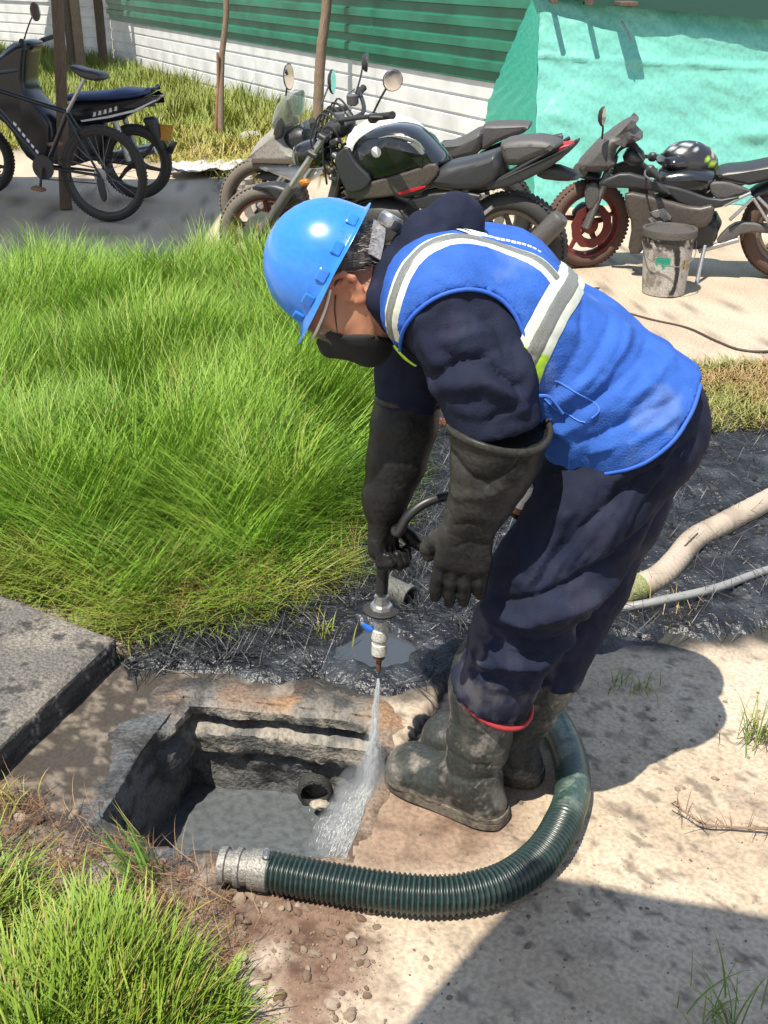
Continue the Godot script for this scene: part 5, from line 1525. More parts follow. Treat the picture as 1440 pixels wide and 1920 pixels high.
func glove_field(w: Vector3, along: Vector3, palm: Vector3, curl: Array, fist: float) -> Field:
	# wrist, hand direction, palm facing; fingers are chains rooted in the palm
	var f := Field.new()
	var side := along.cross(palm).normalized()
	var knk := w + along * 0.095
	for s in [-1.0, -0.33, 0.33, 1.0]:
		f.cap(w + side * s * 0.018, knk + side * s * 0.035, 0.026, 0.0165, 0.02)
	for k in 4:
		var s := (k - 1.5) * 0.0275
		var L: float = [0.075, 0.085, 0.08, 0.062][k]
		var p := knk + side * s * 0.95
		var d := along
		var pts := [p - along * 0.02]
		var rr := [0.0140]
		for j in 3:
			d = d.rotated(side, curl[k] * (0.6 + 0.5 * j))
			p += d * L * [0.48, 0.30, 0.24][j]
			pts.append(p); rr.append([0.0128, 0.0122, 0.0105][j])
		f.chain(pts, rr, 0.004)
	# thumb leaves the side of the palm near its base
	var t0 := w + along * 0.03 - side * 0.028
	var td := (along * 0.75 - side * 0.6 + palm * 0.35).normalized()
	f.chain([t0, t0 + td * 0.045, t0 + td * 0.045 + (td + along * 0.6 + palm * fist).normalized() * 0.036, t0 + td * 0.045 + (td + along * 0.6 + palm * fist).normalized() * 0.036 + (along + palm * fist * 1.6).normalized() * 0.026], [0.019, 0.016, 0.0145, 0.012], 0.010)
	return f

func build_worker() -> void:
	var t := thing("person", "worker in blue vest and hard hat bending over the open chamber", "person", Vector3.ZERO)
	var dustn := grain(0.02, 0.85, 1.08, 256, 4, 81)
	var weave := bump(0.25, 2.5, 256, 2, 82)
	var navy := mat(Color.WHITE, 0.75, 0.0, dustn, 4.0, weave, 0.35)
	navy.metallic_specular = 0.2
	var blue := mat(Color.WHITE, 0.75, 0.0, dustn, 3.0, weave, 0.35)
	blue.metallic_specular = 0.25
	var rubberm := mat(Color.WHITE, 0.42, 0.0, M.grit, 5.0, M.gritbump, 0.12)
	rubberm.metallic_specular = 0.32
	# -- coverall
	var f := Field.new()
	var nhip := Vector3(0.478, 0.907, -1.965); var fhip := Vector3(0.522, 0.857, -2.13)
	var nknee := Vector3(0.314, 0.614, -1.9); var fknee := Vector3(0.426, 0.482, -2.13)
	var nhem := Vector3(0.23, 0.334, -1.95); var fhem := Vector3(0.353, 0.262, -2.09)
	for s in [-1.96, -2.13]:
		var hp := nhip if s > -2.0 else fhip
		var chest := Vector3(0.204, 1.106, -2.04); chest.z = -2.04 + (s + 2.045) * 0.9
		var waist := Vector3(0.373, 0.986, -2.04); waist.z = -2.04 + (s + 2.045) * 0.75
		var up := Vector3(0.114, 1.144, -2.04); up.z = -2.04 + (s + 2.045) * 0.9
		f.chain([up, chest, waist, hp], [0.10, 0.122, 0.112, 0.122], 0.05)
	f.cap(Vector3(0.111, 1.168, -1.91), Vector3(0.101, 1.112, -2.19), 0.085, 0.085, 0.06)
	f.chain([nhip, nhip.lerp(nknee, 0.5), nknee, nknee.lerp(nhem, 0.5), nhem, nhem + (nhem - nknee).normalized() * 0.1], [0.123, 0.110, 0.097, 0.086, 0.082, 0.08], 0.04)
	f.chain([fhip, fhip.lerp(fknee, 0.5), fknee, fknee.lerp(fhem, 0.5), fhem, fhem + (fhem - fknee).normalized() * 0.1], [0.125, 0.112, 0.10, 0.085, 0.080, 0.08], 0.045)
	# sleeves
	var nsh := Vector3(0.122, 1.147, -1.9); var nel := Vector3(0.177, 1.043, -1.835); var ncf := Vector3(0.196, 0.963, -1.825)
	f.chain([nsh, nsh.lerp(nel, 0.5), nel, ncf], [0.088, 0.084, 0.082, 0.081], 0.02)
	var fsh := Vector3(0.086, 1.057, -2.19); var fel := Vector3(0.06, 0.945, -2.19); var fcf := Vector3(0.05, 0.869, -2.175)
	f.chain([fsh, fel, fcf], [0.088, 0.075, 0.065], 0.02)
	# collar and the hood bunched on the nape
	f.chain([Vector3(0.015, 1.108, -1.985), Vector3(0.002, 1.15, -1.975), Vector3(0.024, 1.197, -2), Vector3(0.054, 1.214, -2.07), Vector3(0.026, 1.146, -2.14)], [0.022, 0.028, 0.034, 0.036, 0.03], 0.025)
	f.chain([Vector3(0.052, 1.207, -1.98), Vector3(0.076, 1.259, -2), Vector3(0.133, 1.274, -2.04), Vector3(0.13, 1.242, -2.12)], [0.03, 0.034, 0.04, 0.04], 0.03)
	f.chain([Vector3(0.067, 1.23, -2), Vector3(0.122, 1.292, -2.03), Vector3(0.13, 1.288, -2.08)], [0.03, 0.022, 0.022], 0.02)
	f.chain([Vector3(0.014, 1.14, -1.975), Vector3(0.038, 1.201, -1.985), Vector3(0.104, 1.245, -2)], [0.018, 0.02, 0.02], 0.015)
	var adir := (ncf - nel).normalized()
	var fdir := (fcf - fel).normalized()
	f.clip = func(p: Vector3, d: float) -> float:
		if p.y < 0.5:
			return maxf(d, 0.352 - 0.42 * (p.x - 0.137) + 0.28 * (-1.95 - p.z) - p.y)
		if p.x < 0.34 and p.z > -1.93: d = maxf(d, minf((p - ncf).dot(adir), 0.12 - (p - ncf).length() + 0.05) if (p - ncf).length() < 0.17 else d)
		return d
	var cb := nets(f, 0.0074)
	var S := [
		[xy([Vector3(0.551, 0.922, -1.9), Vector3(0.455, 0.859, -1.85), Vector3(0.36, 0.772, -1.82), Vector3(0.289, 0.654, -1.82)]), -0.016, 0.020],
		[xy([Vector3(0.509, 0.901, -1.9), Vector3(0.397, 0.849, -1.85), Vector3(0.303, 0.755, -1.82), Vector3(0.239, 0.654, -1.82)]), 0.008, 0.022],
		[xy([Vector3(0.505, 0.759, -1.9), Vector3(0.411, 0.694, -1.85), Vector3(0.291, 0.631, -1.82), Vector3(0.189, 0.59, -1.85)]), -0.020, 0.017],
		[xy([Vector3(0.489, 0.667, -1.9), Vector3(0.387, 0.613, -1.85), Vector3(0.283, 0.584, -1.82), Vector3(0.17, 0.547, -1.85)]), 0.020, 0.022],
		[xy([Vector3(0.432, 0.547, -1.9), Vector3(0.312, 0.517, -1.85), Vector3(0.219, 0.505, -1.85), Vector3(0.158, 0.507, -1.87)]), -0.016, 0.014],
		[xy([Vector3(0.394, 0.498, -1.9), Vector3(0.297, 0.46, -1.87), Vector3(0.202, 0.448, -1.87)]), 0.014, 0.018],
		[xy([Vector3(0.355, 0.441, -1.9), Vector3(0.267, 0.418, -1.87), Vector3(0.198, 0.413, -1.87)]), -0.012, 0.012],
		[xy([Vector3(0.242, 0.671, -1.85), Vector3(0.204, 0.613, -1.85), Vector3(0.172, 0.553, -1.87)]), -0.008, 0.012],
		[xy([Vector3(0.086, 1.056, -1.8), Vector3(0.116, 1.096, -1.8), Vector3(0.164, 1.107, -1.78), Vector3(0.224, 1.059, -1.8)]), -0.024, 0.013],
		[xy([Vector3(0.082, 1.027, -1.8), Vector3(0.117, 1.065, -1.8), Vector3(0.165, 1.077, -1.78), Vector3(0.232, 1.03, -1.8)]), 0.014, 0.020],
		[xy([Vector3(0.141, 1.193, -1.82), Vector3(0.181, 1.154, -1.8), Vector3(0.21, 1.098, -1.8)]), -0.010, 0.014],
		[xy([Vector3(0.062, 1.157, -1.82), Vector3(0.071, 1.108, -1.8), Vector3(0.095, 1.07, -1.8)]), 0.008, 0.014],
		[xy([Vector3(0.177, 1.01, -1.78), Vector3(0.216, 1.032, -1.78), Vector3(0.257, 1.028, -1.78)]), -0.012, 0.011],
		[xy([Vector3(0.038, 1.187, -1.98), Vector3(0.08, 1.235, -1.98), Vector3(0.14, 1.271, -1.98)]), -0.010, 0.010],
		[xy([Vector3(0.01, 1.168, -1.98), Vector3(0.047, 1.226, -1.98), Vector3(0.103, 1.273, -1.98)]), 0.008, 0.012],
	]
	for q in S: q[2] *= 0.8
	rng.seed = 5
	for k in 15:   # drag lines down the thigh, sagging rolls over the boot, pulls across the sleeve
		var u := k / 14.0 + rng.randf_range(-0.03, 0.03)
		var a := (Vector3(0.535, 0.933, -1.9)).lerp(Vector3(0.33, 0.849, -1.85), u)
		var c := (Vector3(0.418, 0.683, -1.83)).lerp(Vector3(0.218, 0.607, -1.84), u)
		S.append([xy([a.lerp(c, rng.randf_range(0.0, 0.4)), a.lerp(c, 0.6) + Vector3(rng.randf_range(-0.015, 0.015), 0.0, 0), a.lerp(c, rng.randf_range(0.75, 1.0))]), rng.randf_range(0.003, 0.006) * (1.0 if k % 2 else -1.0), rng.randf_range(0.006, 0.011)])
	for k in 12:
		var u := k / 11.0
		var a := (Vector3(0.45, 0.584, -1.9)).lerp(Vector3(0.314, 0.377, -1.88), u)
		var c := (Vector3(0.179, 0.607, -1.86)).lerp(Vector3(0.139, 0.428, -1.88), u)
		S.append([xy([a.lerp(c, rng.randf_range(0.0, 0.3)), a.lerp(c, 0.5) - Vector3(0, rng.randf_range(0.005, 0.02), 0), a.lerp(c, rng.randf_range(0.7, 1.0))]), rng.randf_range(0.003, 0.006) * (1.0 if k % 2 else -1.0), rng.randf_range(0.005, 0.009)])
	for k in 9:
		var u := k / 8.0
		var a := (Vector3(0.045, 1.138, -1.82)).lerp(Vector3(0.105, 0.998, -1.8), u)
		var c := (Vector3(0.209, 1.166, -1.82)).lerp(Vector3(0.265, 1.003, -1.8), u)
		S.append([xy([a.lerp(c, rng.randf_range(0.1, 0.35)), a.lerp(c, 0.5) + Vector3(0, rng.randf_range(-0.012, 0.012), 0), a.lerp(c, rng.randf_range(0.65, 0.95))]), rng.randf_range(0.002, 0.005) * (1.0 if k % 2 else -1.0), rng.randf_range(0.005, 0.009)])
	creased(cb, S, 0.0045, Basis(Vector3.BACK, 0.6) * Basis.from_scale(Vector3(1.9, 0.8, 1.2)), 5.5)
	for k in cb.v.size():
		var p := cb.v[k]
		var n1 := fine.get_noise_3d(p.x * 9.0, p.y * 9.0, p.z * 9.0)
		var c := Color(0.0165, 0.0205, 0.043)
		# dried splashes on the shins and dust on the upper sleeve
		var splash := smoothstep(0.75, 0.35, p.y) * smoothstep(0.12, 0.35, n1 + 0.4 * fine.get_noise_3d(p.x * 40.0, p.y * 24.0, p.z * 40.0))
		c = c.lerp(Color(0.13, 0.125, 0.13), splash * 0.5)
		var dusty := smoothstep(0.15, 0.4, fine.get_noise_3d(p.x * 14.0 + 5.0, p.y * 8.0, p.z * 14.0))
		c = c.lerp(Color(0.038, 0.039, 0.064), dusty * 0.5)
		cb.c[k] = c
	var cov := obj("coverall", cb.mesh(), navy, t)
	# red lining showing at the near trouser hem
	var rl := []
	for k in 33:
		var a := TAU * k / 32
		var q := nhem + Vector3(cos(a) * 0.083, 0.0, sin(a) * 0.083)
		q.y = 0.350 - 0.42 * (q.x - 0.137) + 0.28 * (-1.95 - q.z) - 0.004
		rl.append(q)
	var lining := tube_mb(rl, 0.0055, 8)
	obj("red_lining", lining.mesh(), mat(lin(0.30, 0.02, 0.03), 0.7), cov)
	# -- vest, a cut layer over the torso
	var vf := Field.new()
	for s in [-1.96, -2.13]:
		var hp := nhip if s > -2.0 else fhip
		var chest := Vector3(0.204, 1.106, -2.04); chest.z = -2.04 + (s + 2.045) * 0.9
		var waist := Vector3(0.373, 0.986, -2.04); waist.z = -2.04 + (s + 2.045) * 0.75
		var up := Vector3(0.114, 1.144, -2.04); up.z = -2.04 + (s + 2.045) * 0.9
		vf.chain([up, chest, waist, hp.lerp(waist, 0.1), hp.lerp(waist, -0.2)], [0.113, 0.133, 0.126, 0.142, 0.147], 0.05)
	vf.cap(Vector3(0.111, 1.168, -1.91), Vector3(0.101, 1.112, -2.19), 0.097, 0.097, 0.06)
	# the hanging front corner of the vest
	vf.chain([Vector3(0.351, 0.921, -1.93), Vector3(0.345, 0.863, -1.92)], [0.05, 0.018], 0.05)
	var raw := vf.grown(0.0)
	var hem_a := Vector3(0.564, 1.017, -1.98); var hem_b := Vector3(0.342, 0.847, -1.92)
	var hem_n := Vector3(hem_b.y - hem_a.y, -(hem_b.x - hem_a.x), 0).normalized()
	if hem_n.dot(nhip - Vector3(0.204, 1.106, -2.04)) < 0.0: hem_n = -hem_n
	var arm_a := Vector3(0.135, 1.092, -1.9)
	var arm_f := Vector3(0.098, 0.999, -2.2)
	var neck_a := Vector3(-0.008, 1.144, -2.05)
	var hood_a := Vector3(0.092, 1.256, -2.05)
	vf.clip = func(p: Vector3, d: float) -> float:
		var bow := 0.028 * sin(PI * clampf((p.x - hem_b.x) / (hem_a.x - hem_b.x), 0, 1))
		d = maxf(d, (p - hem_a).dot(hem_n) - bow - 0.004)
		if p.z > -2.0: d = maxf(d, 0.107 - Vector2(p.x - arm_a.x, (p.y - arm_a.y) * 0.92).length())
		else: d = maxf(d, 0.10 - Vector2(p.x - arm_f.x, p.y - arm_f.y).length())
		d = maxf(d, 0.112 - (p - neck_a).length())
		return maxf(d, 0.080 - (p - hood_a).length())
	var vb := nets(vf, 0.0070)
	var VS := [
		[xy([Vector3(0.306, 1.005, -1.86), Vector3(0.373, 1.049, -1.86), Vector3(0.461, 1.133, -1.9)]), 0.008, 0.018],
		[xy([Vector3(0.313, 0.974, -1.86), Vector3(0.393, 1.027, -1.86), Vector3(0.488, 1.094, -1.9)]), -0.009, 0.013],
		[xy([Vector3(0.324, 0.949, -1.86), Vector3(0.414, 1.005, -1.86), Vector3(0.516, 1.055, -1.9)]), 0.008, 0.016],
		[xy([Vector3(0.345, 0.926, -1.86), Vector3(0.426, 0.974, -1.86), Vector3(0.508, 1.005, -1.9)]), -0.008, 0.011],
		[xy([Vector3(0.37, 0.91, -1.86), Vector3(0.439, 0.944, -1.86), Vector3(0.51, 0.982, -1.9)]), 0.006, 0.010],
		[xy([Vector3(0.291, 1.015, -1.86), Vector3(0.332, 1.097, -1.86), Vector3(0.351, 1.171, -1.9)]), -0.006, 0.014],
		[xy([Vector3(0.325, 1.126, -1.86), Vector3(0.374, 1.088, -1.86), Vector3(0.411, 1.015, -1.9)]), 0.004, 0.016],
		[xy([Vector3(0.305, 0.949, -1.86), Vector3(0.34, 0.918, -1.86), Vector3(0.344, 0.864, -1.9)]), 0.008, 0.014],
		[xy([Vector3(0.164, 1.227, -1.9), Vector3(0.22, 1.19, -1.9), Vector3(0.253, 1.094, -1.9)]), -0.004, 0.014],
	]
	for q in VS: q[2] *= 0.8
	for k in 12:
		var u := k / 11.0
		var a := (Vector3(0.318, 1.029, -1.86)).lerp(Vector3(0.389, 0.894, -1.88), u)
		var c := (Vector3(0.434, 1.171, -1.9)).lerp(Vector3(0.539, 1.004, -1.93), u)
		VS.append([xy([a.lerp(c, rng.randf_range(0.0, 0.35)), a.lerp(c, 0.55) + Vector3(rng.randf_range(-0.01, 0.01), 0.0, 0), a.lerp(c, rng.randf_range(0.7, 1.0))]), rng.randf_range(0.002, 0.0045) * (1.0 if k % 2 else -1.0), rng.randf_range(0.006, 0.010)])
	vest_folds = VS
	creased(vb, VS, VEST_AMP, vest_stretch(), 5.0)
	for k in vb.v.size():
		var p := vb.v[k]
		var n1 := fine.get_noise_3d(p.x * 11.0, p.y * 11.0, p.z * 11.0)
		vb.c[k] = Color(0.036, 0.115, 0.45).lerp(Color(0.14, 0.22, 0.47), smoothstep(0.22, 0.5, n1) * 0.45)
	var vest := obj("vest", vb.mesh(), blue, t)
	# reflective strips: a pale or lime border strip with a silver band on it
	var white := mat(lin(0.62, 0.66, 0.58), 0.55, 0.0, dustn, 6.0)
	var limes := mat(lin(0.45, 0.72, 0.05), 0.55, 0.0, dustn, 6.0)
	var silver := mat(lin(0.22, 0.23, 0.22), 0.38, 0.25, grain(0.08, 0.75, 1.15, 256, 3, 83), 10.0)
	var over := drop_all(raw, [Vector3(0.02, 1.085, -1.93), Vector3(0.025, 1.148, -1.93), Vector3(0.052, 1.2, -1.95), Vector3(0.104, 1.226, -1.98), Vector3(0.172, 1.225, -2), Vector3(0.244, 1.202, -2), Vector3(0.302, 1.163, -1.98)])
	var round_ := drop_all(raw, [Vector3(0.343, 1.204, -2), Vector3(0.334, 1.177, -2), Vector3(0.308, 1.153, -1.93), Vector3(0.277, 1.112, -1.89), Vector3(0.25, 1.069, -1.86)])
	round_.push_front(round_[0] + (round_[0] - round_[1]) * 1.2 + Vector3(0, 0, -0.09))
	var round2 := drop_all(raw, [Vector3(0.258, 1.08, -1.87), Vector3(0.246, 1.059, -1.86), Vector3(0.234, 1.002, -1.88)])
	obj("reflective_strip", ribbon(raw, over, 0.0225, 0.0025, Vector3(0, -1, 0), 60).mesh(), white, vest)
	obj("reflective_band", ribbon(raw, over, 0.0105, 0.0045, Vector3(0, -1, 0), 60).mesh(), silver, vest)
	obj("reflective_strip", ribbon(raw, round_, 0.032, 0.0045, Vector3(1, 0, 0), 48).mesh(), white, vest)
	obj("reflective_band", ribbon(raw, round_, 0.0152, 0.0065, Vector3(1, 0, 0), 48).mesh(), silver, vest)
	obj("lime_strip", ribbon(raw, round2, 0.0325, 0.0055, Vector3(1, 0, 0), 24).mesh(), limes, vest)
	obj("reflective_band", ribbon(raw, round2, 0.0152, 0.0075, Vector3(1, 0, 0), 24).mesh(), silver, vest)
	obj("lime_strip", ribbon(raw, [Vector3(0.027, 1.085, -1.93), Vector3(0.031, 1.058, -1.92), Vector3(0.043, 1.028, -1.92)], 0.014, 0.0035, Vector3(0, -1, 0), 20).mesh(), limes, vest)
	# print on the upper back: a square emblem and a row of small letters
	var em := ribbon(raw, drop_all(raw, [Vector3(0.141, 1.233, -2.03), Vector3(0.167, 1.238, -2.03), Vector3(0.188, 1.238, -2.03)]), 0.020, 0.0025, Vector3(0, -1, 0), 16)
	obj("printed_emblem", em.mesh(), M.white_cloth, vest)
	obj("printed_emblem", ribbon(raw, drop_all(raw, [Vector3(0.15, 1.234, -2.03), Vector3(0.167, 1.237, -2.03), Vector3(0.179, 1.237, -2.03)]), 0.011, 0.0045, Vector3(0, -1, 0), 16).mesh(), blue, vest)
	for k in 9:
		var a := drop(raw, (Vector3(0.199, 1.231, -2.03)).lerp(Vector3(0.275, 1.216, -2.03), k / 8.0))
		obj("printed_letter", ribbon(raw, [a, a + Vector3(0.004, 0, 0), a + Vector3(0.008, 0.0, 0)], 0.012 - 0.003 * (k % 3), 0.0025, Vector3(0, -1, 0), 4).mesh(), M.white_cloth, vest)
	# pocket seam, side ties
	var tie := mat(lin(0.05, 0.16, 0.6), 0.7)
	obj("seam", tube(land_all(raw, [Vector3(0.294, 1.044, -1.86), Vector3(0.338, 1.019, -1.86), Vector3(0.377, 0.992, -1.86), Vector3(0.369, 0.977, -1.86)], 0.001), 0.0016, 5), tie, vest)
	obj("seam", tube(land_all(raw, [Vector3(0.282, 1.012, -1.86), Vector3(0.321, 0.984, -1.86), Vector3(0.36, 0.971, -1.86)], 0.001), 0.0016, 5), tie, vest)
	for q in [[Vector3(0.245, 1.035, -1.84), Vector3(0.262, 1.024, -1.82), Vector3(0.287, 1.016, -1.83), Vector3(0.314, 0.982, -1.84)]]:
		obj("side_tie", tube(smooth_path(q, 6), 0.003, 6), tie, vest)
	# bound edges of the armhole and the hem
	var trim := mat(lin(0.022, 0.10, 0.48), 0.7)
	var edge := []
	for k in 49:
		var a := TAU * k / 48
		var q := Vector3(arm_a.x + cos(a) * 0.107, arm_a.y + sin(a) * 0.107 / 0.92, -1.5)
		var p := march(raw, q, Vector3.FORWARD)
		if p.z < -1.75 and p.z > -2.05: edge.append(on_vest(raw, p, -0.001))
		elif edge.size() > 3: break
	if edge.size() > 3: obj("piping", tube(edge, 0.0038, 8), trim, vest)
	edge = []
	for k in 45:
		var a := k / 44.0
		var q := hem_b.lerp(hem_a, a) + hem_n * (0.028 * sin(PI * a) + 0.002)
		q.z = -1.5
		var p := march(raw, q, Vector3.FORWARD)
		if p.z > -2.15: edge.append(on_vest(raw, p, -0.001))
	obj("piping", tube(edge, 0.0038, 8), trim, vest)
	# -- boots
	var heel := Vector3(0.238, 0, -1.907); var toe := Vector3(0.032, 0, -2.055)
	boot(t, heel, toe, Vector3(0.216, 0.317, -1.955), rubberm)
	boot(t, Vector3(0.335, 0, -2.045), Vector3(0.115, 0, -2.165), Vector3(0.348, 0.236, -2.09), rubberm)
	# -- gloves
	var gn := glove_field(Vector3(0.159, 0.792, -1.822), (Vector3(0.143, 0.699, -1.8) - Vector3(0.159, 0.792, -1.822)).normalized(), Vector3(0.25, 0.0, -0.97).normalized(), [0.10, 0.16, 0.20, 0.26], 0.5)
	gn.chain([Vector3(0.203, 0.963, -1.825), Vector3(0.199, 0.912, -1.825), Vector3(0.186, 0.86, -1.825), Vector3(0.174, 0.819, -1.823), Vector3(0.159, 0.787, -1.822)], [0.088, 0.075, 0.060, 0.047, 0.035], 0.03)
	gn.clip = func(p: Vector3, d: float) -> float: return maxf(d, (p - Vector3(0.203, 0.96, -1.825)).dot(Vector3(0.10, 1.0, 0.12).normalized()))
	glove(t, gn, rubberm, 0.0, [
		[xy([Vector3(0.12, 0.92, -1.78), Vector3(0.149, 0.895, -1.76), Vector3(0.177, 0.888, -1.76)]), -0.009, 0.009], [xy([Vector3(0.18, 0.885, -1.76), Vector3(0.211, 0.91, -1.76), Vector3(0.247, 0.944, -1.77)]), -0.006, 0.010],
		[xy([Vector3(0.13, 0.85, -1.78), Vector3(0.168, 0.86, -1.77), Vector3(0.204, 0.88, -1.77)]), 0.005, 0.012], [xy([Vector3(0.126, 0.787, -1.79), Vector3(0.152, 0.799, -1.78), Vector3(0.186, 0.792, -1.78)]), -0.004, 0.006], [xy([Vector3(0.133, 0.743, -1.78), Vector3(0.157, 0.757, -1.77), Vector3(0.184, 0.749, -1.77)]), -0.003, 0.005]])
	gauntlet_rim(t, Vector3(0.203, 0.961, -1.825), Vector3(0.10, 1.0, 0.12).normalized(), 0.087, rubberm)
	var hw := Vector3(0.002, 0.671, -2.115)
	var gf := glove_field(hw, (Vector3(-0.005, 0.558, -2.1) - hw).normalized(), Vector3(0.85, 0.0, 0.35).normalized(), [0.95, 1.0, 1.05, 1.1], 0.9)
	gf.chain([Vector3(0.053, 0.885, -2.18), Vector3(0.041, 0.826, -2.165), Vector3(0.024, 0.752, -2.14), Vector3(0.004, 0.688, -2.12), hw], [0.066, 0.064, 0.056, 0.042, 0.034], 0.03)
	gf.clip = func(p: Vector3, d: float) -> float: return maxf(d, (p - Vector3(0.053, 0.891, -2.18)).dot(Vector3(-0.1, 1.0, 0.05).normalized()))
	glove(t, gf, rubberm, 1.0)
	gauntlet_rim(t, Vector3(0.053, 0.89, -2.18), Vector3(-0.1, 1.0, 0.05).normalized(), 0.066, rubberm)
	build_head(t, nhip, fhip)

func drop(f: Field, p: Vector3) -> Vector3:
	return march(f, p + Vector3(-0.05, 0.26, 0.5), Vector3(0.09, -0.46, -0.885).normalized())

func drop_all(f: Field, a: Array) -> Array:
	var o := []
	for p in a: o.append(drop(f, p))
	return o

func land_all(f: Field, p: Array, lift: float) -> Array:
	var o := []
	for q in smooth_path(p, 5): o.append(on_vest(f, q, lift))
	return o

func gauntlet_rim(t: Node3D, c: Vector3, up: Vector3, r: float, m: Material) -> void:
	var x := up.cross(Vector3.BACK).normalized(); var y := up.cross(x)
	var b := MB.new()
	var rings := []
	for k in 37:
		var a := TAU * k / 36
		var d := x * cos(a) + y * sin(a)
		var rr := r * (1.0 + 0.06 * sin(a * 2.0 + 0.6))
		rings.append(ring(c + d * rr + up * 0.006 * sin(a * 2.0), d * 0.006, up * 0.008, 8))
	b.loft(rings, true, false)
	for k in b.v.size(): b.c[k] = Color(0.04, 0.04, 0.039)
	obj("glove_rim", b.outward().mesh(), m, t)

func glove(t: Node3D, f: Field, m: Material, far: float, folds := []) -> void:
	var b := nets(f, 0.0038)
	creased(b, folds, 0.0012, Basis.from_scale(Vector3(1.0, 1.6, 1.0)), 8.0)
	for k in b.v.size():
		var p := b.v[k]
		var n1 := fine.get_noise_3d(p.x * 9.0, p.y * 9.0, p.z * 9.0)
		var n2 := fine.get_noise_3d(p.x * 30.0, p.y * 30.0, p.z * 30.0)
		var c := Color(0.016, 0.0165, 0.016).lerp(Color(0.042, 0.042, 0.040), smoothstep(-0.15, 0.3, n1))
		# black sludge on the hands, with a ragged upper limit
		var low := smoothstep(0.02, -0.02, p.y - (0.70 if far < 0.5 else 0.72) + 0.09 * n1 + 0.05 * n2)
		c = c.lerp(Color(0.012, 0.012, 0.013), low * 0.85)
		b.c[k] = c
	obj("glove", b.mesh(), m, t)

func boot(t: Node3D, heel: Vector3, toe: Vector3, top: Vector3, m: Material) -> void:
	var d := (toe - heel).normalized()
	var s := d.cross(Vector3.UP).normalized()
	var L := (toe - heel).length()
	var f := Field.new()
	var an := heel + d * 0.052 + Vector3(0, 0.10, 0)
	f.chain([top + (top - an).normalized() * 0.05, top, an.lerp(top, 0.45), an], [0.076, 0.0735, 0.064, 0.055], 0.03)
	f.cap(heel + d * 0.015 + Vector3(0, 0.045, 0), an, 0.042, 0.05, 0.03)
	for q in [-1.0, 1.0]:
		f.chain([heel + d * 0.03 + s * q * 0.010 + Vector3(0, 0.04, 0), heel + d * L * 0.55 + s * q * 0.016 + Vector3(0, 0.045, 0), heel + d * L * 0.85 + s * q * 0.016 + Vector3(0, 0.042, 0), toe - d * 0.028 + s * q * 0.006 + Vector3(0, 0.040, 0)], [0.036, 0.036, 0.040, 0.036], 0.03)
	f.cap(an + d * 0.01, heel + d * L * 0.62 + Vector3(0, 0.06, 0), 0.05, 0.034, 0.04)
	f.clip = func(p: Vector3, q: float) -> float: return maxf(q, 0.012 - p.y)
	var b := nets(f, 0.0055)
	var nn := normals_of(b)
	for k in b.v.size():
		var p := b.v[k]
		var n1 := fine.get_noise_3d(p.x * 10.0, p.y * 7.0, p.z * 10.0)
		var n2 := fine.get_noise_3d(p.x * 34.0, p.y * 26.0, p.z * 34.0)
		# ankle creases, moulded ribs and the raised toe cap
		var h := p.y
		var dd := -0.0035 * exp(-pow((h - 0.135 - 0.02 * n1) / 0.007, 2)) - 0.003 * exp(-pow((h - 0.175 + 0.03 * n1) / 0.006, 2)) + 0.0025 * exp(-pow((h - 0.155) / 0.010, 2))
		var al := (p - heel).dot(d)
		if h < 0.12: dd += 0.003 * smoothstep(0.70, 0.715, al / L) + 0.003 * exp(-pow((al / L - 0.42) / 0.02, 2))
		dd += 0.003 * exp(-pow((h - 0.028) / 0.006, 2))
		b.v[k] = p + nn[k] * dd
		# dried mud: scuffs and pale scratches
		var c := Color(0.050, 0.051, 0.048).lerp(Color(0.15, 0.145, 0.13), smoothstep(-0.1, 0.35, n1 + 0.4 * n2))
		c = c.lerp(Color(0.26, 0.24, 0.21), smoothstep(0.24, 0.36, fine.get_noise_3d(p.x * 22.0 + 8.0, p.y * 15.0, p.z * 22.0 + 4.0)) * 0.55)
		c = c.lerp(Color(0.33, 0.31, 0.27), smoothstep(0.035, 0.012, absf(noise.get_noise_3d(p.x * 24.0, p.y * 15.0, p.z * 24.0))) * 0.6 * smoothstep(-0.25, 0.2, n1))
		if h < 0.04: c = c.lerp(Color(0.25, 0.215, 0.175), 0.55)
		b.c[k] = c
	var o := obj("boot", b.mesh(), m, t)
	# moulded sole, a little wider than the foot, with a heel step
	var outline := []
	for q in [[-0.034, 0.0], [-0.030, 0.030], [0.01, 0.050], [0.07, 0.053], [0.13, 0.056], [0.19, 0.063], [0.235, 0.059], [0.268, 0.038], [0.282, 0.0]]:
		outline.append(q)
	var ring2 := []
	for q in outline: ring2.append(Vector2(q[0] * L / 0.2536, q[1]))
	for k in range(outline.size() - 2, 0, -1): ring2.append(Vector2(outline[k][0] * L / 0.2536, -outline[k][1]))
	ring2 = rounded(ring2, 2)
	var sb := MB.new()
	var rings := []
	for q in [[0.0, 0.94], [0.003, 1.0], [0.017, 1.0], [0.019, 0.985], [0.021, 1.0], [0.030, 0.99], [0.032, 0.93]]:
		var rg := PackedVector3Array()
		for p in ring2:
			var lift := 0.006 if (q[0] < 0.002 and p.x > 0.085 and p.x < 0.12) else 0.0
			rg.append(heel + d * (0.13 + (p.x - 0.13) * q[1]) + s * p.y * q[1] + Vector3(0, q[0] + lift + 0.001, 0))
		rings.append(rg)
	sb.loft(rings)
	for k in sb.v.size(): sb.c[k] = Color(0.17, 0.15, 0.125) if fine.get_noise_3d(sb.v[k].x * 30.0, 0, sb.v[k].z * 30.0) > 0.0 else Color(0.10, 0.092, 0.08)
	obj("sole", sb.outward().mesh(40), m, o)

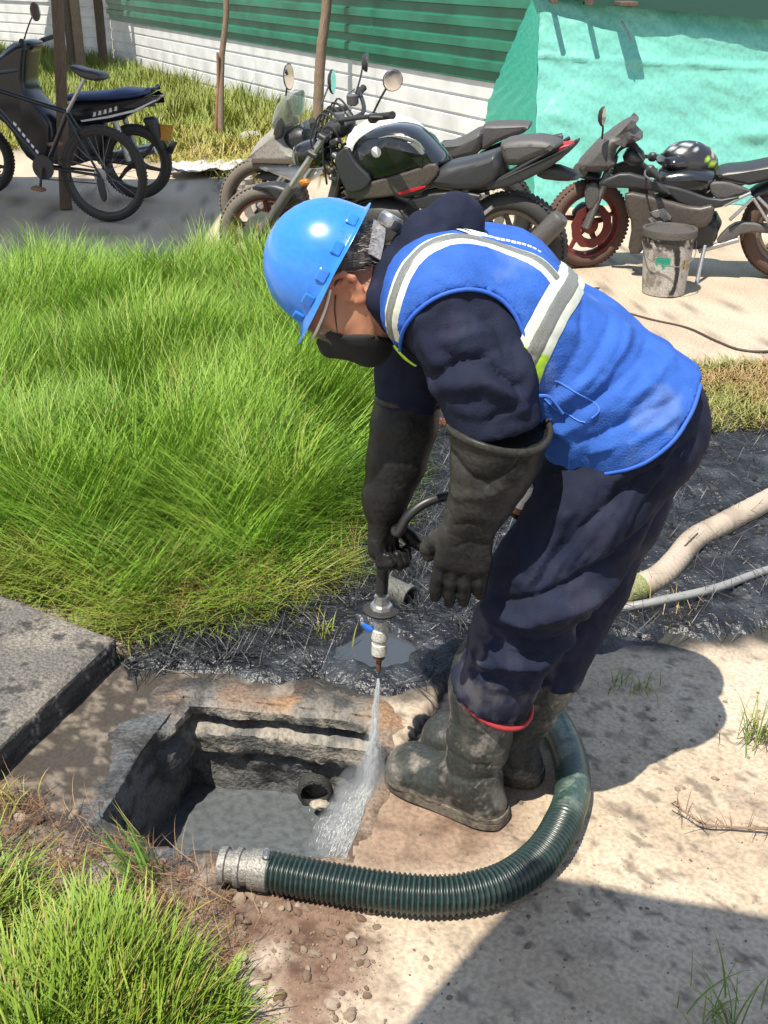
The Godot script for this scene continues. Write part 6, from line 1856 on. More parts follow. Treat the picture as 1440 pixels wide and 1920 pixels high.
func build_head(t: Node3D, nhip: Vector3, fhip: Vector3) -> void:
	var O := Vector3(-0.069, 1.151, -2.045)
	var s := Vector3(0.03, 0.14, 0.985).normalized()
	var u := Vector3(-0.862, 0.507, 0.0)
	u = (u - s * u.dot(s)).normalized()
	var fw := s.cross(u).normalized()
	if fw.y > 0.0: fw = -fw
	var hd := Transform3D(Basis(fw, u, s), O)   # head frame: x forward, y up, z towards the near side
	var P := func(x: float, y: float, z: float) -> Vector3: return hd * Vector3(x, y, z)
	var f := Field.new()
	for q in [-1.0, 1.0]:
		f.cap(P.call(-0.045, 0.045, q * 0.018), P.call(0.03, 0.05, q * 0.018), 0.066, 0.062, 0.03)
		f.cap(P.call(-0.005, -0.045, q * 0.046), P.call(0.058, -0.082, q * 0.024), 0.030, 0.026, 0.03)   # jaw
		f.cap(P.call(0.058, -0.020, q * 0.036), P.call(0.066, -0.045, q * 0.028), 0.030, 0.026, 0.03)  # cheek
		f.cap(P.call(0.076, 0.022, q * 0.018), P.call(0.070, 0.022, q * 0.042), 0.017, 0.016, 0.015)   # brow
	f.cap(P.call(0.03, 0.0, 0.0), P.call(0.045, -0.05, 0.0), 0.062, 0.045, 0.03)
	f.cap(P.call(0.075, -0.088, 0.0), P.call(0.070, -0.09, 0.0), 0.022, 0.022, 0.025)
	f.chain([P.call(0.090, 0.015, 0.0), P.call(0.112, -0.025, 0.0)], [0.010, 0.014], 0.015)
	f.cap(P.call(0.094, -0.055, -0.012), P.call(0.094, -0.055, 0.012), 0.010, 0.010, 0.012)
	# neck into the collar, and the lean body under the clothes, one continuous figure
	var nk := Vector3(0.042, 1.139, -2.045)
	f.cap(P.call(-0.030, -0.02, 0.0), nk, 0.056, 0.060, 0.035)
	for q in [-1.0, 1.0]:
		f.cap(P.call(-0.052, -0.01, q * 0.018), nk + Vector3(0.01, 0.0, q * 0.03), 0.028, 0.034, 0.02)
	f.chain([nk, Vector3(0.205, 1.105, -2.045)], [0.065, 0.08], 0.05)
	# near and far ears: helix, lobe and bowl
	for q in [-1.0, 1.0]:
		var e := [Vector3(0.012, 0.018, 0.071), Vector3(0.006, 0.033, 0.080), Vector3(-0.012, 0.036, 0.088), Vector3(-0.027, 0.024, 0.091), Vector3(-0.030, 0.004, 0.089), Vector3(-0.020, -0.016, 0.083), Vector3(-0.006, -0.030, 0.077), Vector3(0.004, -0.024, 0.072)]
		var ep := []
		for p in e: ep.append(P.call(p.x, p.y, p.z * q))
		f.chain(ep, [0.0055, 0.006, 0.006, 0.006, 0.0055, 0.0055, 0.0085, 0.007], 0.006)
		f.chain([P.call(-0.004, 0.020, 0.078 * q), P.call(-0.016, 0.012, 0.082 * q), P.call(-0.014, -0.006, 0.078 * q)], [0.005, 0.0055, 0.005], 0.006)
		f.cap(P.call(-0.008, 0.012, 0.066 * q), P.call(-0.008, -0.012, 0.066 * q), 0.016, 0.013, 0.008)
		f.cap(P.call(0.008, -0.004, 0.072 * q), P.call(0.008, -0.010, 0.072 * q), 0.006, 0.006, 0.006)
	var near_head := Field.new()
	# fine grid for the head, coarse for the covered rest: the split lies inside the collar
	var cut := P.call(-0.03, -0.155, 0.0) as Vector3
	var b := nets(f, 0.0046)
	for k in b.v.size():
		var p := b.v[k]
		var q := hd.affine_inverse() * p
		var n1 := fine.get_noise_3d(p.x * 16.0, p.y * 16.0, p.z * 16.0)
		var c := Color(0.40, 0.195, 0.115).lerp(Color(0.33, 0.145, 0.085), smoothstep(-0.2, 0.3, n1))
		if absf(q.z) > 0.074 and q.y > -0.04: c = c.lerp(Color(0.42, 0.16, 0.10), 0.5)
		# wrinkles of the neck and by the jaw
		if q.x < 0.05 and q.y < -0.03:
			var w := sin((q.x * 0.8 + q.y) * 260.0 + 3.0 * noise.get_noise_2d(q.x * 30.0, q.y * 20.0))
			b.v[k] = p + (p - P.call(q.x, q.y, 0.0)).normalized() * 0.0011 * w * smoothstep(-0.05, -0.09, q.y)
		b.c[k] = c
	var skin := mat(Color.WHITE, 0.5, 0.0, null, 1.0, bump(0.12, 2.5, 256, 3, 91), 0.3)
	skin.uv1_triplanar = true; skin.uv1_scale = Vector3.ONE * 12.0
	skin.subsurf_scatter_enabled = true; skin.subsurf_scatter_strength = 0.12
	var body := obj("body", b.mesh(), skin, t)
	# eyes, mostly lost under the brim
	for q in [-1.0, 1.0]:
		obj("eye", lathe([Vector2(0, -0.012), Vector2(0.008, -0.009), Vector2(0.012, 0.0), Vector2(0.008, 0.009), Vector2(0, 0.012)], 16, 90), mat(lin(0.55, 0.53, 0.5), 0.2), body, Transform3D(hd.basis, P.call(0.083, 0.004, q * 0.032)))
	# short greying hair round the back and sides
	var hf := Field.new()
	for q in [-1.0, 1.0]:
		hf.cap(P.call(-0.048, 0.042, q * 0.020), P.call(0.02, 0.052, q * 0.019), 0.0695, 0.066, 0.03)
		hf.cap(P.call(-0.046, -0.01, q * 0.022), P.call(-0.050, 0.03, q * 0.022), 0.050, 0.058, 0.03)
	hf.clip = func(p: Vector3, d: float) -> float:
		var q := hd.affine_inverse() * p
		var edge := 0.006 * fine.get_noise_3d(p.x * 40.0, p.y * 40.0, p.z * 40.0)
		d = maxf(d, (q.x + 0.016) * 0.8 - (q.y - 0.03) * 0.9 + edge)
		return maxf(d, -0.062 - q.y + edge * 1.5)
	var hb := nets(hf, 0.0045)
	for k in hb.v.size():
		var p := hb.v[k]
		var st := fine.get_noise_3d(p.x * 60.0, p.y * 18.0, p.z * 60.0)
		hb.c[k] = Color(0.030, 0.024, 0.020).lerp(Color(0.21, 0.18, 0.16), smoothstep(0.0, 0.4, st))
	var strands := MB.new()
	rng.seed = 44
	for k in 2600:
		var q := rng.randi_range(0, hb.v.size() - 1)
		var p := hb.v[q]
		var l := hd.affine_inverse() * p
		var out: Vector3 = (p - P.call(-0.02, 0.03, 0.0)).normalized()
		var dir: Vector3 = (-u * 1.1 - fw * 0.5 + out * 0.75 + Vector3(rng.randfn(0, 0.25), rng.randfn(0, 0.25), rng.randfn(0, 0.25))).normalized()
		var w := dir.cross(out).normalized() * 0.0007
		var col := Color(0.022, 0.018, 0.015).lerp(Color(0.30, 0.27, 0.25), pow(rng.randf(), 2.2))
		var o := strands.add(p - w, col); strands.add(p + w, col); strands.add(p + dir * rng.randf_range(0.008, 0.016) , col)
		strands.tri(o, o + 1, o + 2)
	var hair := obj("hair", hb.mesh(), mat(Color.WHITE, 0.6), t)
	obj("strands", strands.mesh(), mat(Color.WHITE, 0.5), hair).set_meta("kind", "stuff")
	# black cloth mask over nose, mouth and chin
	var mf := f.grown(0.004)
	mf.cap(P.call(0.080, -0.045, 0.0), P.call(0.094, -0.045, 0.0), 0.036, 0.024, 0.03)
	mf.cap(P.call(0.075, -0.095, 0.0), P.call(0.05, -0.085, 0.0), 0.031, 0.034, 0.03)
	mf.clip = func(p: Vector3, d: float) -> float:
		var q := hd.affine_inverse() * p
		d = maxf(d, (0.076 + 0.34 * q.y - q.x) * 0.95 - 0.004 * sin(q.y * 60.0))
		d = maxf(d, q.y + 0.006 - (q.x - 0.08) * 0.2)
		return maxf(d, -0.145 - q.y)
	var keep := Field.new()
	for k in mf.A.size():
		if (mf.A[k] - O).length() < 0.17:
			keep.cap(mf.A[k], mf.A[k] + mf.AB[k], mf.RA[k], mf.RB[k], mf.K[k])
	keep.clip = mf.clip
	var mb := nets(keep, 0.005)
	creased(mb, [], 0.0012, Basis.from_scale(Vector3(1, 2, 1)), 9.0)
	var mk := obj("face_mask", mb.mesh(), mat(lin(0.012, 0.012, 0.013), 0.85), t)
	obj("ear_loop", tube(smooth_path([P.call(0.070, -0.02, 0.064), P.call(0.04, 0.002, 0.074), P.call(0.012, 0.016, 0.077)], 5), 0.0012, 6), M.rubber, mk)
	# safety glasses: pale frame seen edge on, clear lens
	var gl := obj("glasses", tube(smooth_path([P.call(-0.01, 0.034, 0.083), P.call(0.04, 0.020, 0.080), P.call(0.082, 0.014, 0.070), P.call(0.105, 0.012, 0.035), P.call(0.112, 0.010, 0.0), P.call(0.105, 0.012, -0.035), P.call(0.082, 0.014, -0.070), P.call(-0.01, 0.034, -0.083)], 5), 0.0028, 6), M.white_cloth, t)
	var gb := MB.new()
	gb.loft([PackedVector3Array([P.call(0.070, 0.016, 0.072), P.call(0.104, 0.014, 0.035), P.call(0.112, 0.012, 0.0)]), PackedVector3Array([P.call(0.070, -0.022, 0.066), P.call(0.100, -0.026, 0.034), P.call(0.108, -0.012, 0.0)])], false, false)
	gb.loft([PackedVector3Array([P.call(0.070, 0.016, -0.072), P.call(0.104, 0.014, -0.035), P.call(0.112, 0.012, 0.0)]), PackedVector3Array([P.call(0.070, -0.022, -0.066), P.call(0.100, -0.026, -0.034), P.call(0.108, -0.012, 0.0)])], false, false)
	var glass := mat(lin(0.25, 0.22, 0.2), 0.08); glass.transparency = BaseMaterial3D.TRANSPARENCY_ALPHA; glass.albedo_color.a = 0.35
	obj("lens", gb.mesh(60), glass, gl)
	# -- hard hat
	var hat := mat(lin(0.028, 0.20, 0.70), 0.24, 0.0, grain(0.03, 0.91, 1.04, 512, 5, 92), 4.0)
	hat.metallic_specular = 0.55
	var hx := hd * Transform3D(Basis.IDENTITY, Vector3(-0.020, 0.040, 0.0))
	var rings := []
	var prof := [[0.0, 1.0], [0.16, 0.985], [0.32, 0.945], [0.48, 0.87], [0.62, 0.775], [0.74, 0.66], [0.84, 0.52], [0.91, 0.38], [0.955, 0.24], [0.98, 0.12], [1.0, 0.03], [1.02, 0.012], [1.06, 0.004], [1.10, -0.006], [1.105, -0.022], [1.09, -0.024], [1.0, -0.012], [0.965, 0.02], [0.94, 0.2], [0.86, 0.42], [0.68, 0.66], [0.4, 0.86], [0.0, 0.93]]
	for q in prof:
		var rg := PackedVector3Array()
		for j in 64:
			var a := TAU * j / 64
			var r: float = q[0]
			var peak: float = maxf(0.0, r - 1.0)
			# a short lip all round that lengthens into the peak over the brow
			var ext := 1.0 + peak * (0.95 + 1.6 * pow(maxf(0.0, cos(a)), 2.5)) if r > 1.0 else r
			var R := r if r <= 1.0 else ext
			rg.append(Vector3(cos(a) * 0.122 * R, q[1] * 0.128 - 0.010 * (1.0 if r > 1.03 else 0.0) * maxf(0.0, cos(a)), sin(a) * 0.103 * R))
		rings.append(rg)
	var hbm := MB.new(); hbm.loft(rings, true, false)
	# raised centre crest and side ribs
	for k in hbm.v.size():
		var p := hbm.v[k]
		if p.y > 0.02:
			var out := Vector3(p.x, p.y * 1.2, p.z).normalized()
			hbm.v[k] = p + out * (0.003 * exp(-pow(p.z / 0.014, 2)) * smoothstep(0.02, 0.07, p.y))
	var shell := Node3D.new(); shell.name = "hard_hat"; t.add_child(shell, true); shell.transform = hx
	obj("shell", hbm.outward().mesh(70), hat, shell)
	for a in [-0.9, -0.35, 0.10, 0.55, 1.0]:
		# slot bosses along the near side just above the lip
		var d := Vector3(sin(a), 0, cos(a))
		var at := Vector3(d.x * 0.121, 0.014, d.z * 0.1025)
		var xx := Vector3(cos(a) * 0.121, 0, -sin(a) * 0.1025).normalized()
		obj("slot_boss", box(Vector3(0.024, 0.020, 0.006), 0.003), hat, shell, Transform3D(Basis(xx, Vector3.UP, xx.cross(Vector3.UP)), at))
	# inner headband, and the ratchet at the nape
	var band := MB.new()
	var br := []
	for k in 41:
		var a := TAU * k / 40
		var d := Vector3(cos(a) * 0.098, -0.002, sin(a) * 0.083)
		br.append(PackedVector3Array([d + Vector3(0, 0.014, 0), d * 1.02 + Vector3(0, 0.014, 0), d * 1.02 + Vector3(0, -0.014, 0), d + Vector3(0, -0.014, 0)]))
	band.loft(br, true, false)
	obj("headband", band.outward().mesh(40), M.rubber, shell)
	var rt := MB.new(); var rr := []
	for k in 21:
		var a := PI - 1.0 + 2.0 * k / 20
		var d := Vector3(cos(a) * 0.108, -0.045 + 0.012 * cos((k - 10) * 0.2), sin(a) * 0.088)
		rr.append(PackedVector3Array([d + Vector3(0, 0.013, 0), d * Vector3(1.04, 1, 1.04) + Vector3(0, 0.013, 0), d * Vector3(1.04, 1, 1.04) + Vector3(0, -0.013, 0), d + Vector3(0, -0.013, 0)]))
	rt.loft(rr)
	obj("nape_strap", rt.outward().mesh(60), M.grey_plastic, shell)
	obj("ratchet_knob", lathe([Vector2(0.0, -0.012), Vector2(0.021, -0.012), Vector2(0.023, -0.006), Vector2(0.023, 0.006), Vector2(0.019, 0.012), Vector2(0.0, 0.013)], 18, 20), M.silver, shell, Transform3D(Basis(Vector3.BACK, PI / 2), Vector3(-0.124, -0.05, 0.0)))


# ---- hoses, lance, water, bucket and litter
func around(path: Array) -> Array:
	return smooth_path(path, 10)

func build_hoses() -> void:
	# green suction hose
	var t := thing("suction_hose", "dark green ribbed suction hose with grey coupling curving round the boots", "hose")
	var pts := [Vector3(-0.238, 0.041, -1.712), Vector3(-0.107, 0.041, -1.679), Vector3(0.021, 0.041, -1.652), Vector3(0.137, 0.041, -1.646), Vector3(0.24, 0.041, -1.679), Vector3(0.324, 0.041, -1.753), Vector3(0.382, 0.041, -1.851), Vector3(0.421, 0.041, -1.963), Vector3(0.429, 0.041, -2.084), Vector3(0.412, 0.041, -2.197), Vector3(0.374, 0.041, -2.306), Vector3(0.314, 0.041, -2.375)]
	var path := smooth_path(pts, 60)
	# even steps along the curve so that the ribs keep one pitch
	var even := []
	var step := 0.0021
	var left := 0.0
	for k in path.size() - 1:
		var a: Vector3 = path[k]; var b: Vector3 = path[k + 1]
		var L := a.distance_to(b)
		while left < L:
			even.append(a.lerp(b, left / L)); left += step
		left -= L
	var n := even.size()
	var worn := func(t_: float) -> float: return smoothstep(0.545, 0.60, t_)
	var mb := tube_mb(even, func(k, t_): return 0.0385 + 0.0027 * cos(TAU * k / 5.0) * (1.0 - worn.call(t_)) + 0.0012 * worn.call(t_), 26)
	for k in n:
		for j in 26:
			var q := k * 26 + j
			var p := mb.v[q]
			var w: float = worn.call(float(k) / n + 0.012 * fine.get_noise_2d(p.x * 30.0, p.z * 30.0))
			var rib := 0.5 + 0.5 * cos(TAU * k / 5.0)
			var c := Color(0.006, 0.010, 0.010).lerp(Color(0.030, 0.062, 0.055), rib)
			var f := fine.get_noise_3d(p.x * 18.0, p.y * 30.0, p.z * 18.0)
			var sm := Color(0.045, 0.085, 0.072).lerp(Color(0.16, 0.20, 0.17), smoothstep(0.1, 0.35, f + 0.35 * fine.get_noise_3d(p.x * 60.0, p.y * 60.0, p.z * 60.0)) * 0.8)
			mb.c[q] = c.lerp(sm, w)
	obj("ribbed_hose", mb.mesh(), mat(Color.WHITE, 0.33, 0.0, M.grit, 6.0), t)
	var a0 := Vector3(-0.335, 0.041, -1.727); var a1 := Vector3(-0.229, 0.041, -1.711)
	var ax := (a1 - a0).normalized()
	var L0 := a0.distance_to(a1)
	var prof := [[0.0, 0.028], [0.002, 0.038], [0.016, 0.039], [0.018, 0.033], [0.034, 0.033], [0.036, 0.040], [0.046, 0.040], [0.048, 0.035], [0.064, 0.035], [0.066, 0.041], [L0 - 0.004, 0.0425], [L0, 0.039]]
	var rings := []
	var sx := ax.cross(Vector3.UP).normalized(); var sy := sx.cross(ax)
	rings.append(ring(a0 + ax * 0.03, sx * 0.026, sy * 0.026, 28))
	for q in prof: rings.append(ring(a0 + ax * q[0], sx * q[1], sy * q[1], 28))
	var cb := MB.new(); cb.loft(rings, true, true)
	obj("coupling", cb.outward().mesh(35), mat(lin(0.30, 0.285, 0.26), 0.55, 0.35, M.grit, 9.0, M.gritbump, 0.5), t)
	obj("clamp_screw", box(Vector3(0.014, 0.010, 0.03), 0.003), M.steel, t, Transform3D(Basis.IDENTITY, a0 + ax * (L0 - 0.008) + Vector3(0, 0.044, 0)))
	# pale hose and its taped end
	var beige := thing("pale_hose", "thick beige hose snaking over the black sludge at right", "hose")
	var bp := [Vector3(1.842, 0.04, -3.871), Vector3(1.574, 0.04, -3.676), Vector3(1.31, 0.04, -3.442), Vector3(1.096, 0.04, -3.254), Vector3(0.984, 0.04, -3.153), Vector3(0.898, 0.04, -3.019), Vector3(0.822, 0.038, -2.917), Vector3(0.737, 0.038, -2.851), Vector3(0.646, 0.038, -2.784), Vector3(0.543, 0.038, -2.71)]
	var bt := tube_mb(smooth_path(bp, 24), func(k, _t): return 0.0375 + 0.0008 * cos(k * 1.6), 20)
	for k in bt.v.size():
		var p := bt.v[k]
		bt.c[k] = Color(0.40, 0.33, 0.255).lerp(Color(0.29, 0.235, 0.18), smoothstep(0.0, 0.4, fine.get_noise_3d(p.x * 9.0, p.y * 12.0, p.z * 9.0)))
	obj("hose_body", bt.mesh(), mat(Color.WHITE, 0.5), beige)
	obj("tape_wrap", tube(smooth_path([Vector3(0.751, 0.038, -2.86), Vector3(0.7, 0.038, -2.823), Vector3(0.646, 0.038, -2.781)], 6), func(k, _t): return 0.041 + 0.0015 * (k % 3), 18), mat(lin(0.28, 0.30, 0.12), 0.6, 0.0, M.grit, 9.0, M.gritbump, 1.0), beige)
	obj("split", tube([Vector3(0.988, 0.074, -3.132), Vector3(0.956, 0.077, -3.086), Vector3(0.925, 0.077, -3.041)], 0.0028, 6), mat(lin(0.08, 0.06, 0.045), 0.8), beige)
	var th := tube_mb(smooth_path([Vector3(1.59, 0.02, -3.217), Vector3(1.169, 0.03, -2.977), Vector3(0.965, 0.05, -2.83), Vector3(0.777, 0.05, -2.755), Vector3(0.671, 0.03, -2.747), Vector3(0.576, 0.015, -2.719), Vector3(0.507, 0.015, -2.663)], 14), 0.0125, 12)
	tag(obj("thin_grey_hose", th.mesh(), mat(lin(0.22, 0.225, 0.22), 0.5)), "thin grey hose running beside the thick beige hose", "hose")
	tag(obj("ground_cable", tube(smooth_path([Vector3(1.302, 0.006, -5.793), Vector3(1.404, 0.006, -5.676), Vector3(1.55, 0.006, -5.535), Vector3(1.641, 0.006, -5.314), Vector3(1.721, 0.006, -5.18), Vector3(1.87, 0.006, -5.164), Vector3(2.205, 0.006, -5.314)], 8), 0.006, 8), mat(lin(0.05, 0.035, 0.028), 0.6)), "thin brown cable lying on the sand by the bucket", "cable")
	# pressure lance in the right hand
	var l := thing("water_lance", "black water lance with white valve held in the right glove", "water lance")
	var h0 := Vector3(0.007, 0.697, -2.1); var h1 := Vector3(-0.005, 0.467, -2.095)
	obj("tube", tube([h0, h0.lerp(h1, 0.5), h1], 0.0135, 14), mat(lin(0.018, 0.018, 0.018), 0.45, 0.0, M.grit, 9.0), l)
	var down := (Vector3(-0.012, 0.25, -2.09) - h1).normalized()
	var turn := Basis(Quaternion(Vector3.UP, -down))
	var fl := Vector3(-0.006, 0.427, -2.094)
	obj("fitting", lathe([Vector2(0.0, 0.034), Vector2(0.016, 0.034), Vector2(0.017, 0.014), Vector2(0.024, 0.012), Vector2(0.026, 0.003), Vector2(0.0, 0.003)], 8, 20), M.silver, l, Transform3D(turn, fl))
	obj("flange", lathe([Vector2(0.0, -0.012), Vector2(0.026, -0.012), Vector2(0.037, -0.006), Vector2(0.040, 0.0), Vector2(0.034, 0.004), Vector2(0.0, 0.005)], 26), M.rubber, l, Transform3D(turn, fl))
	var vt := Vector3(-0.008, 0.4, -2.093)
	var vv := obj("valve", lathe([Vector2(0.0, 0.0), Vector2(0.015, 0.0), Vector2(0.0155, -0.022), Vector2(0.0185, -0.024), Vector2(0.0190, -0.046), Vector2(0.0155, -0.050), Vector2(0.0150, -0.058), Vector2(0.0175, -0.060), Vector2(0.0175, -0.086), Vector2(0.0, -0.086)], 22), mat(lin(0.62, 0.60, 0.54), 0.4, 0.0, M.grit, 9.0), l, Transform3D(turn, vt))
	obj("valve_handle", puff([Vector2(0, 0), Vector2(-0.010, 0.004), Vector2(-0.024, 0.012), Vector2(-0.026, 0.004), Vector2(-0.014, -0.010), Vector2(0, -0.010)], 0.006, 0.5), mat(lin(0.02, 0.13, 0.55), 0.4), vv, Transform3D(Basis.IDENTITY, Vector3(-0.014, -0.018, 0.004)))
	var nz := vt + down * 0.086
	obj("nozzle", lathe([Vector2(0.0, 0.0), Vector2(0.0125, 0.0), Vector2(0.013, -0.012), Vector2(0.0105, -0.014), Vector2(0.0065, -0.016), Vector2(0.0055, -0.044), Vector2(0.003, -0.046), Vector2(0.0, -0.046)], 16), mat(lin(0.17, 0.085, 0.05), 0.55, 0.3, M.grit, 9.0), l, Transform3D(turn, nz))
	obj("feed_hose", tube(smooth_path([Vector3(0.008, 0.672, -2.1), Vector3(0.025, 0.62, -2.08), Vector3(0.05, 0.66, -2.08), Vector3(0.088, 0.687, -2.09), Vector3(0.144, 0.698, -2.1), Vector3(0.201, 0.711, -2.06), Vector3(0.253, 0.734, -1.95), Vector3(0.308, 0.636, -2.05), Vector3(0.398, 0.441, -2.12), Vector3(0.461, 0.253, -2.24), Vector3(0.474, 0.144, -2.3), Vector3(0.459, 0.012, -2.422), Vector3(0.379, 0.012, -2.453)], 8), 0.0105, 12), mat(lin(0.02, 0.02, 0.021), 0.4), l)
	var wv0 := Vector3(0.261, 0.753, -1.94); var wv1 := Vector3(0.279, 0.807, -1.93)
	var wd := (wv1 - wv0).normalized()
	var sv := thing("white_valve", "small white plastic valve with a rusty end beside the thigh", "valve")
	obj("valve_body", lathe([Vector2(0.0, 0.0), Vector2(0.013, 0.0), Vector2(0.0135, 0.018), Vector2(0.017, 0.022), Vector2(0.0175, 0.045), Vector2(0.012, 0.054), Vector2(0.0, 0.055)], 20), M.white_cloth, sv, Transform3D(Basis(Quaternion(Vector3.UP, wd)), wv0))
	obj("rusty_end", lathe([Vector2(0.0, -0.014), Vector2(0.0125, -0.014), Vector2(0.014, -0.001), Vector2(0.0, -0.001)], 16), mat(lin(0.33, 0.14, 0.06), 0.7, 0.0, M.grit, 12.0), sv, Transform3D(Basis(Quaternion(Vector3.UP, wd)), wv0))
	# a short length of grey pipe lying in the sludge
	var p0 := Vector3(0.003, 0.036, -2.87); var p1 := Vector3(0.08, 0.036, -2.796)
	var pa := (p1 - p0).normalized()
	var psx := pa.cross(Vector3.UP).normalized(); var psy := psx.cross(pa)
	var pb := MB.new()
	pb.loft([ring(p0, psx * 0.029, psy * 0.029, 24), ring(p0, psx * 0.034, psy * 0.034, 24), ring(p1 - pa * 0.02, psx * 0.034, psy * 0.034, 24), ring(p1 - pa * 0.018, psx * 0.038, psy * 0.038, 24), ring(p1, psx * 0.038, psy * 0.038, 24), ring(p1, psx * 0.032, psy * 0.032, 24), ring(p0, psx * 0.029, psy * 0.029, 24)], true, false)
	tag(obj("pipe_offcut", pb.outward().mesh(35), mat(lin(0.13, 0.13, 0.115), 0.6, 0.0, M.grit, 6.0)), "short grey pipe offcut lying in the black sludge behind the lance", "pipe")

func build_water() -> void:
	var n0 := Vector3(-0.013, 0.248, -2.09)
	var hit := Vector3(-0.032, -0.007, -2.035)
	var end := Vector3(-0.094, -0.095, -1.93)
	rng.seed = 21
	# the solid thread of the jet
	var w := mat(lin(0.85, 0.88, 0.9), 0.15)
	w.transparency = BaseMaterial3D.TRANSPARENCY_ALPHA; w.albedo_color.a = 0.30
	var path := []
	for k in 24:
		var t := k / 23.0
		path.append(n0.lerp(hit, t) + Vector3(0.003 * sin(t * 17.0), 0, 0.003 * cos(t * 13.0)))
	var jt := thing("water_jet", "white water jet spraying from the lance into the chamber", "water jet")
	obj("stream", tube(path, func(k, t): return 0.0025 + 0.005 * t + 0.0008 * sin(k * 2.3), 12), w, jt)
	# drifting mist round the stream and in the corner of the chamber
	for k in 12:
		var u := k / 11.0
		var q := [n0.lerp(hit, 0.6).lerp(hit, minf(1.0, u * 2.2)) if u < 0.45 else hit.lerp(end, (u - 0.45) / 0.55), Vector3(0.04 + 0.10 * u, 0.10 + 0.05 * u, 0.05 + 0.12 * u), 1.2 + 1.8 * (1.0 - absf(u - 0.55) * 1.6)]
		q[0] += Vector3(rng.randfn(0, 0.008) - 0.012 * u, 0, rng.randfn(0, 0.008))
		var fv := FogVolume.new()
		fv.shape = RenderingServer.FOG_VOLUME_SHAPE_ELLIPSOID
		fv.size = q[1]; fv.position = q[0]
		var fm := FogMaterial.new()
		fm.density = q[2]; fm.albedo = Color(0.95, 0.96, 0.97)
		fv.material = fm
		fv.name = "mist" if not jt.has_node("mist") else "mist_%03d" % jt.get_child_count()
		jt.add_child(fv, true)
	var b := MB.new()
	b.merge(lathe_mb([Vector2(0.0, -1.0), Vector2(0.75, -0.6), Vector2(1.0, 0.0), Vector2(0.6, 0.7), Vector2(0.0, 1.0)], 6))
	var spots := []; var tints := []
	for k in 9000:
		var t := rng.randf()
		var p: Vector3; var r: float; var dir: Vector3
		if t < 0.55:
			var q := pow(rng.randf(), 0.7)
			dir = (hit - n0).normalized()
			p = n0.lerp(hit, q) + Vector3(rng.randfn(0, 1), rng.randfn(0, 0.5), rng.randfn(0, 1)) * (0.0015 + 0.0065 * q)
			r = rng.randf_range(0.0003, 0.0007)
		elif t < 2.0:
			var q := pow(rng.randf(), 0.8)
			dir = (end - hit).normalized()
			p = hit.lerp(end, q) + Vector3(rng.randfn(0, 1), rng.randfn(0, 0.7), rng.randfn(0, 1)) * (0.007 + 0.024 * q)
			r = rng.randf_range(0.0003, 0.0007)
		else:
			dir = Vector3(rng.randfn(0, 1), rng.randfn(0.4, 1), rng.randfn(0, 1)).normalized()
			p = hit.lerp(end, rng.randf()) + dir * absf(rng.randfn(0, 0.12)) + Vector3(-0.10, 0.02, 0)
			r = rng.randf_range(0.0005, 0.0012)
		spots.append(Transform3D(Basis(Quaternion(Vector3.UP, dir)) * Basis.from_scale(Vector3(r, r * rng.randf_range(2.0, 14.0), r)), p))
		tints.append(Color(0.75, 0.78, 0.8))
	var wm := mat(Color.WHITE, 0.2)
	wm.transparency = BaseMaterial3D.TRANSPARENCY_ALPHA; wm.albedo_color.a = 0.17
	meadow("water_spray", "fine white spray of drops bouncing down the chamber wall", "spray", wm, b.outward().mesh(), spots, tints)

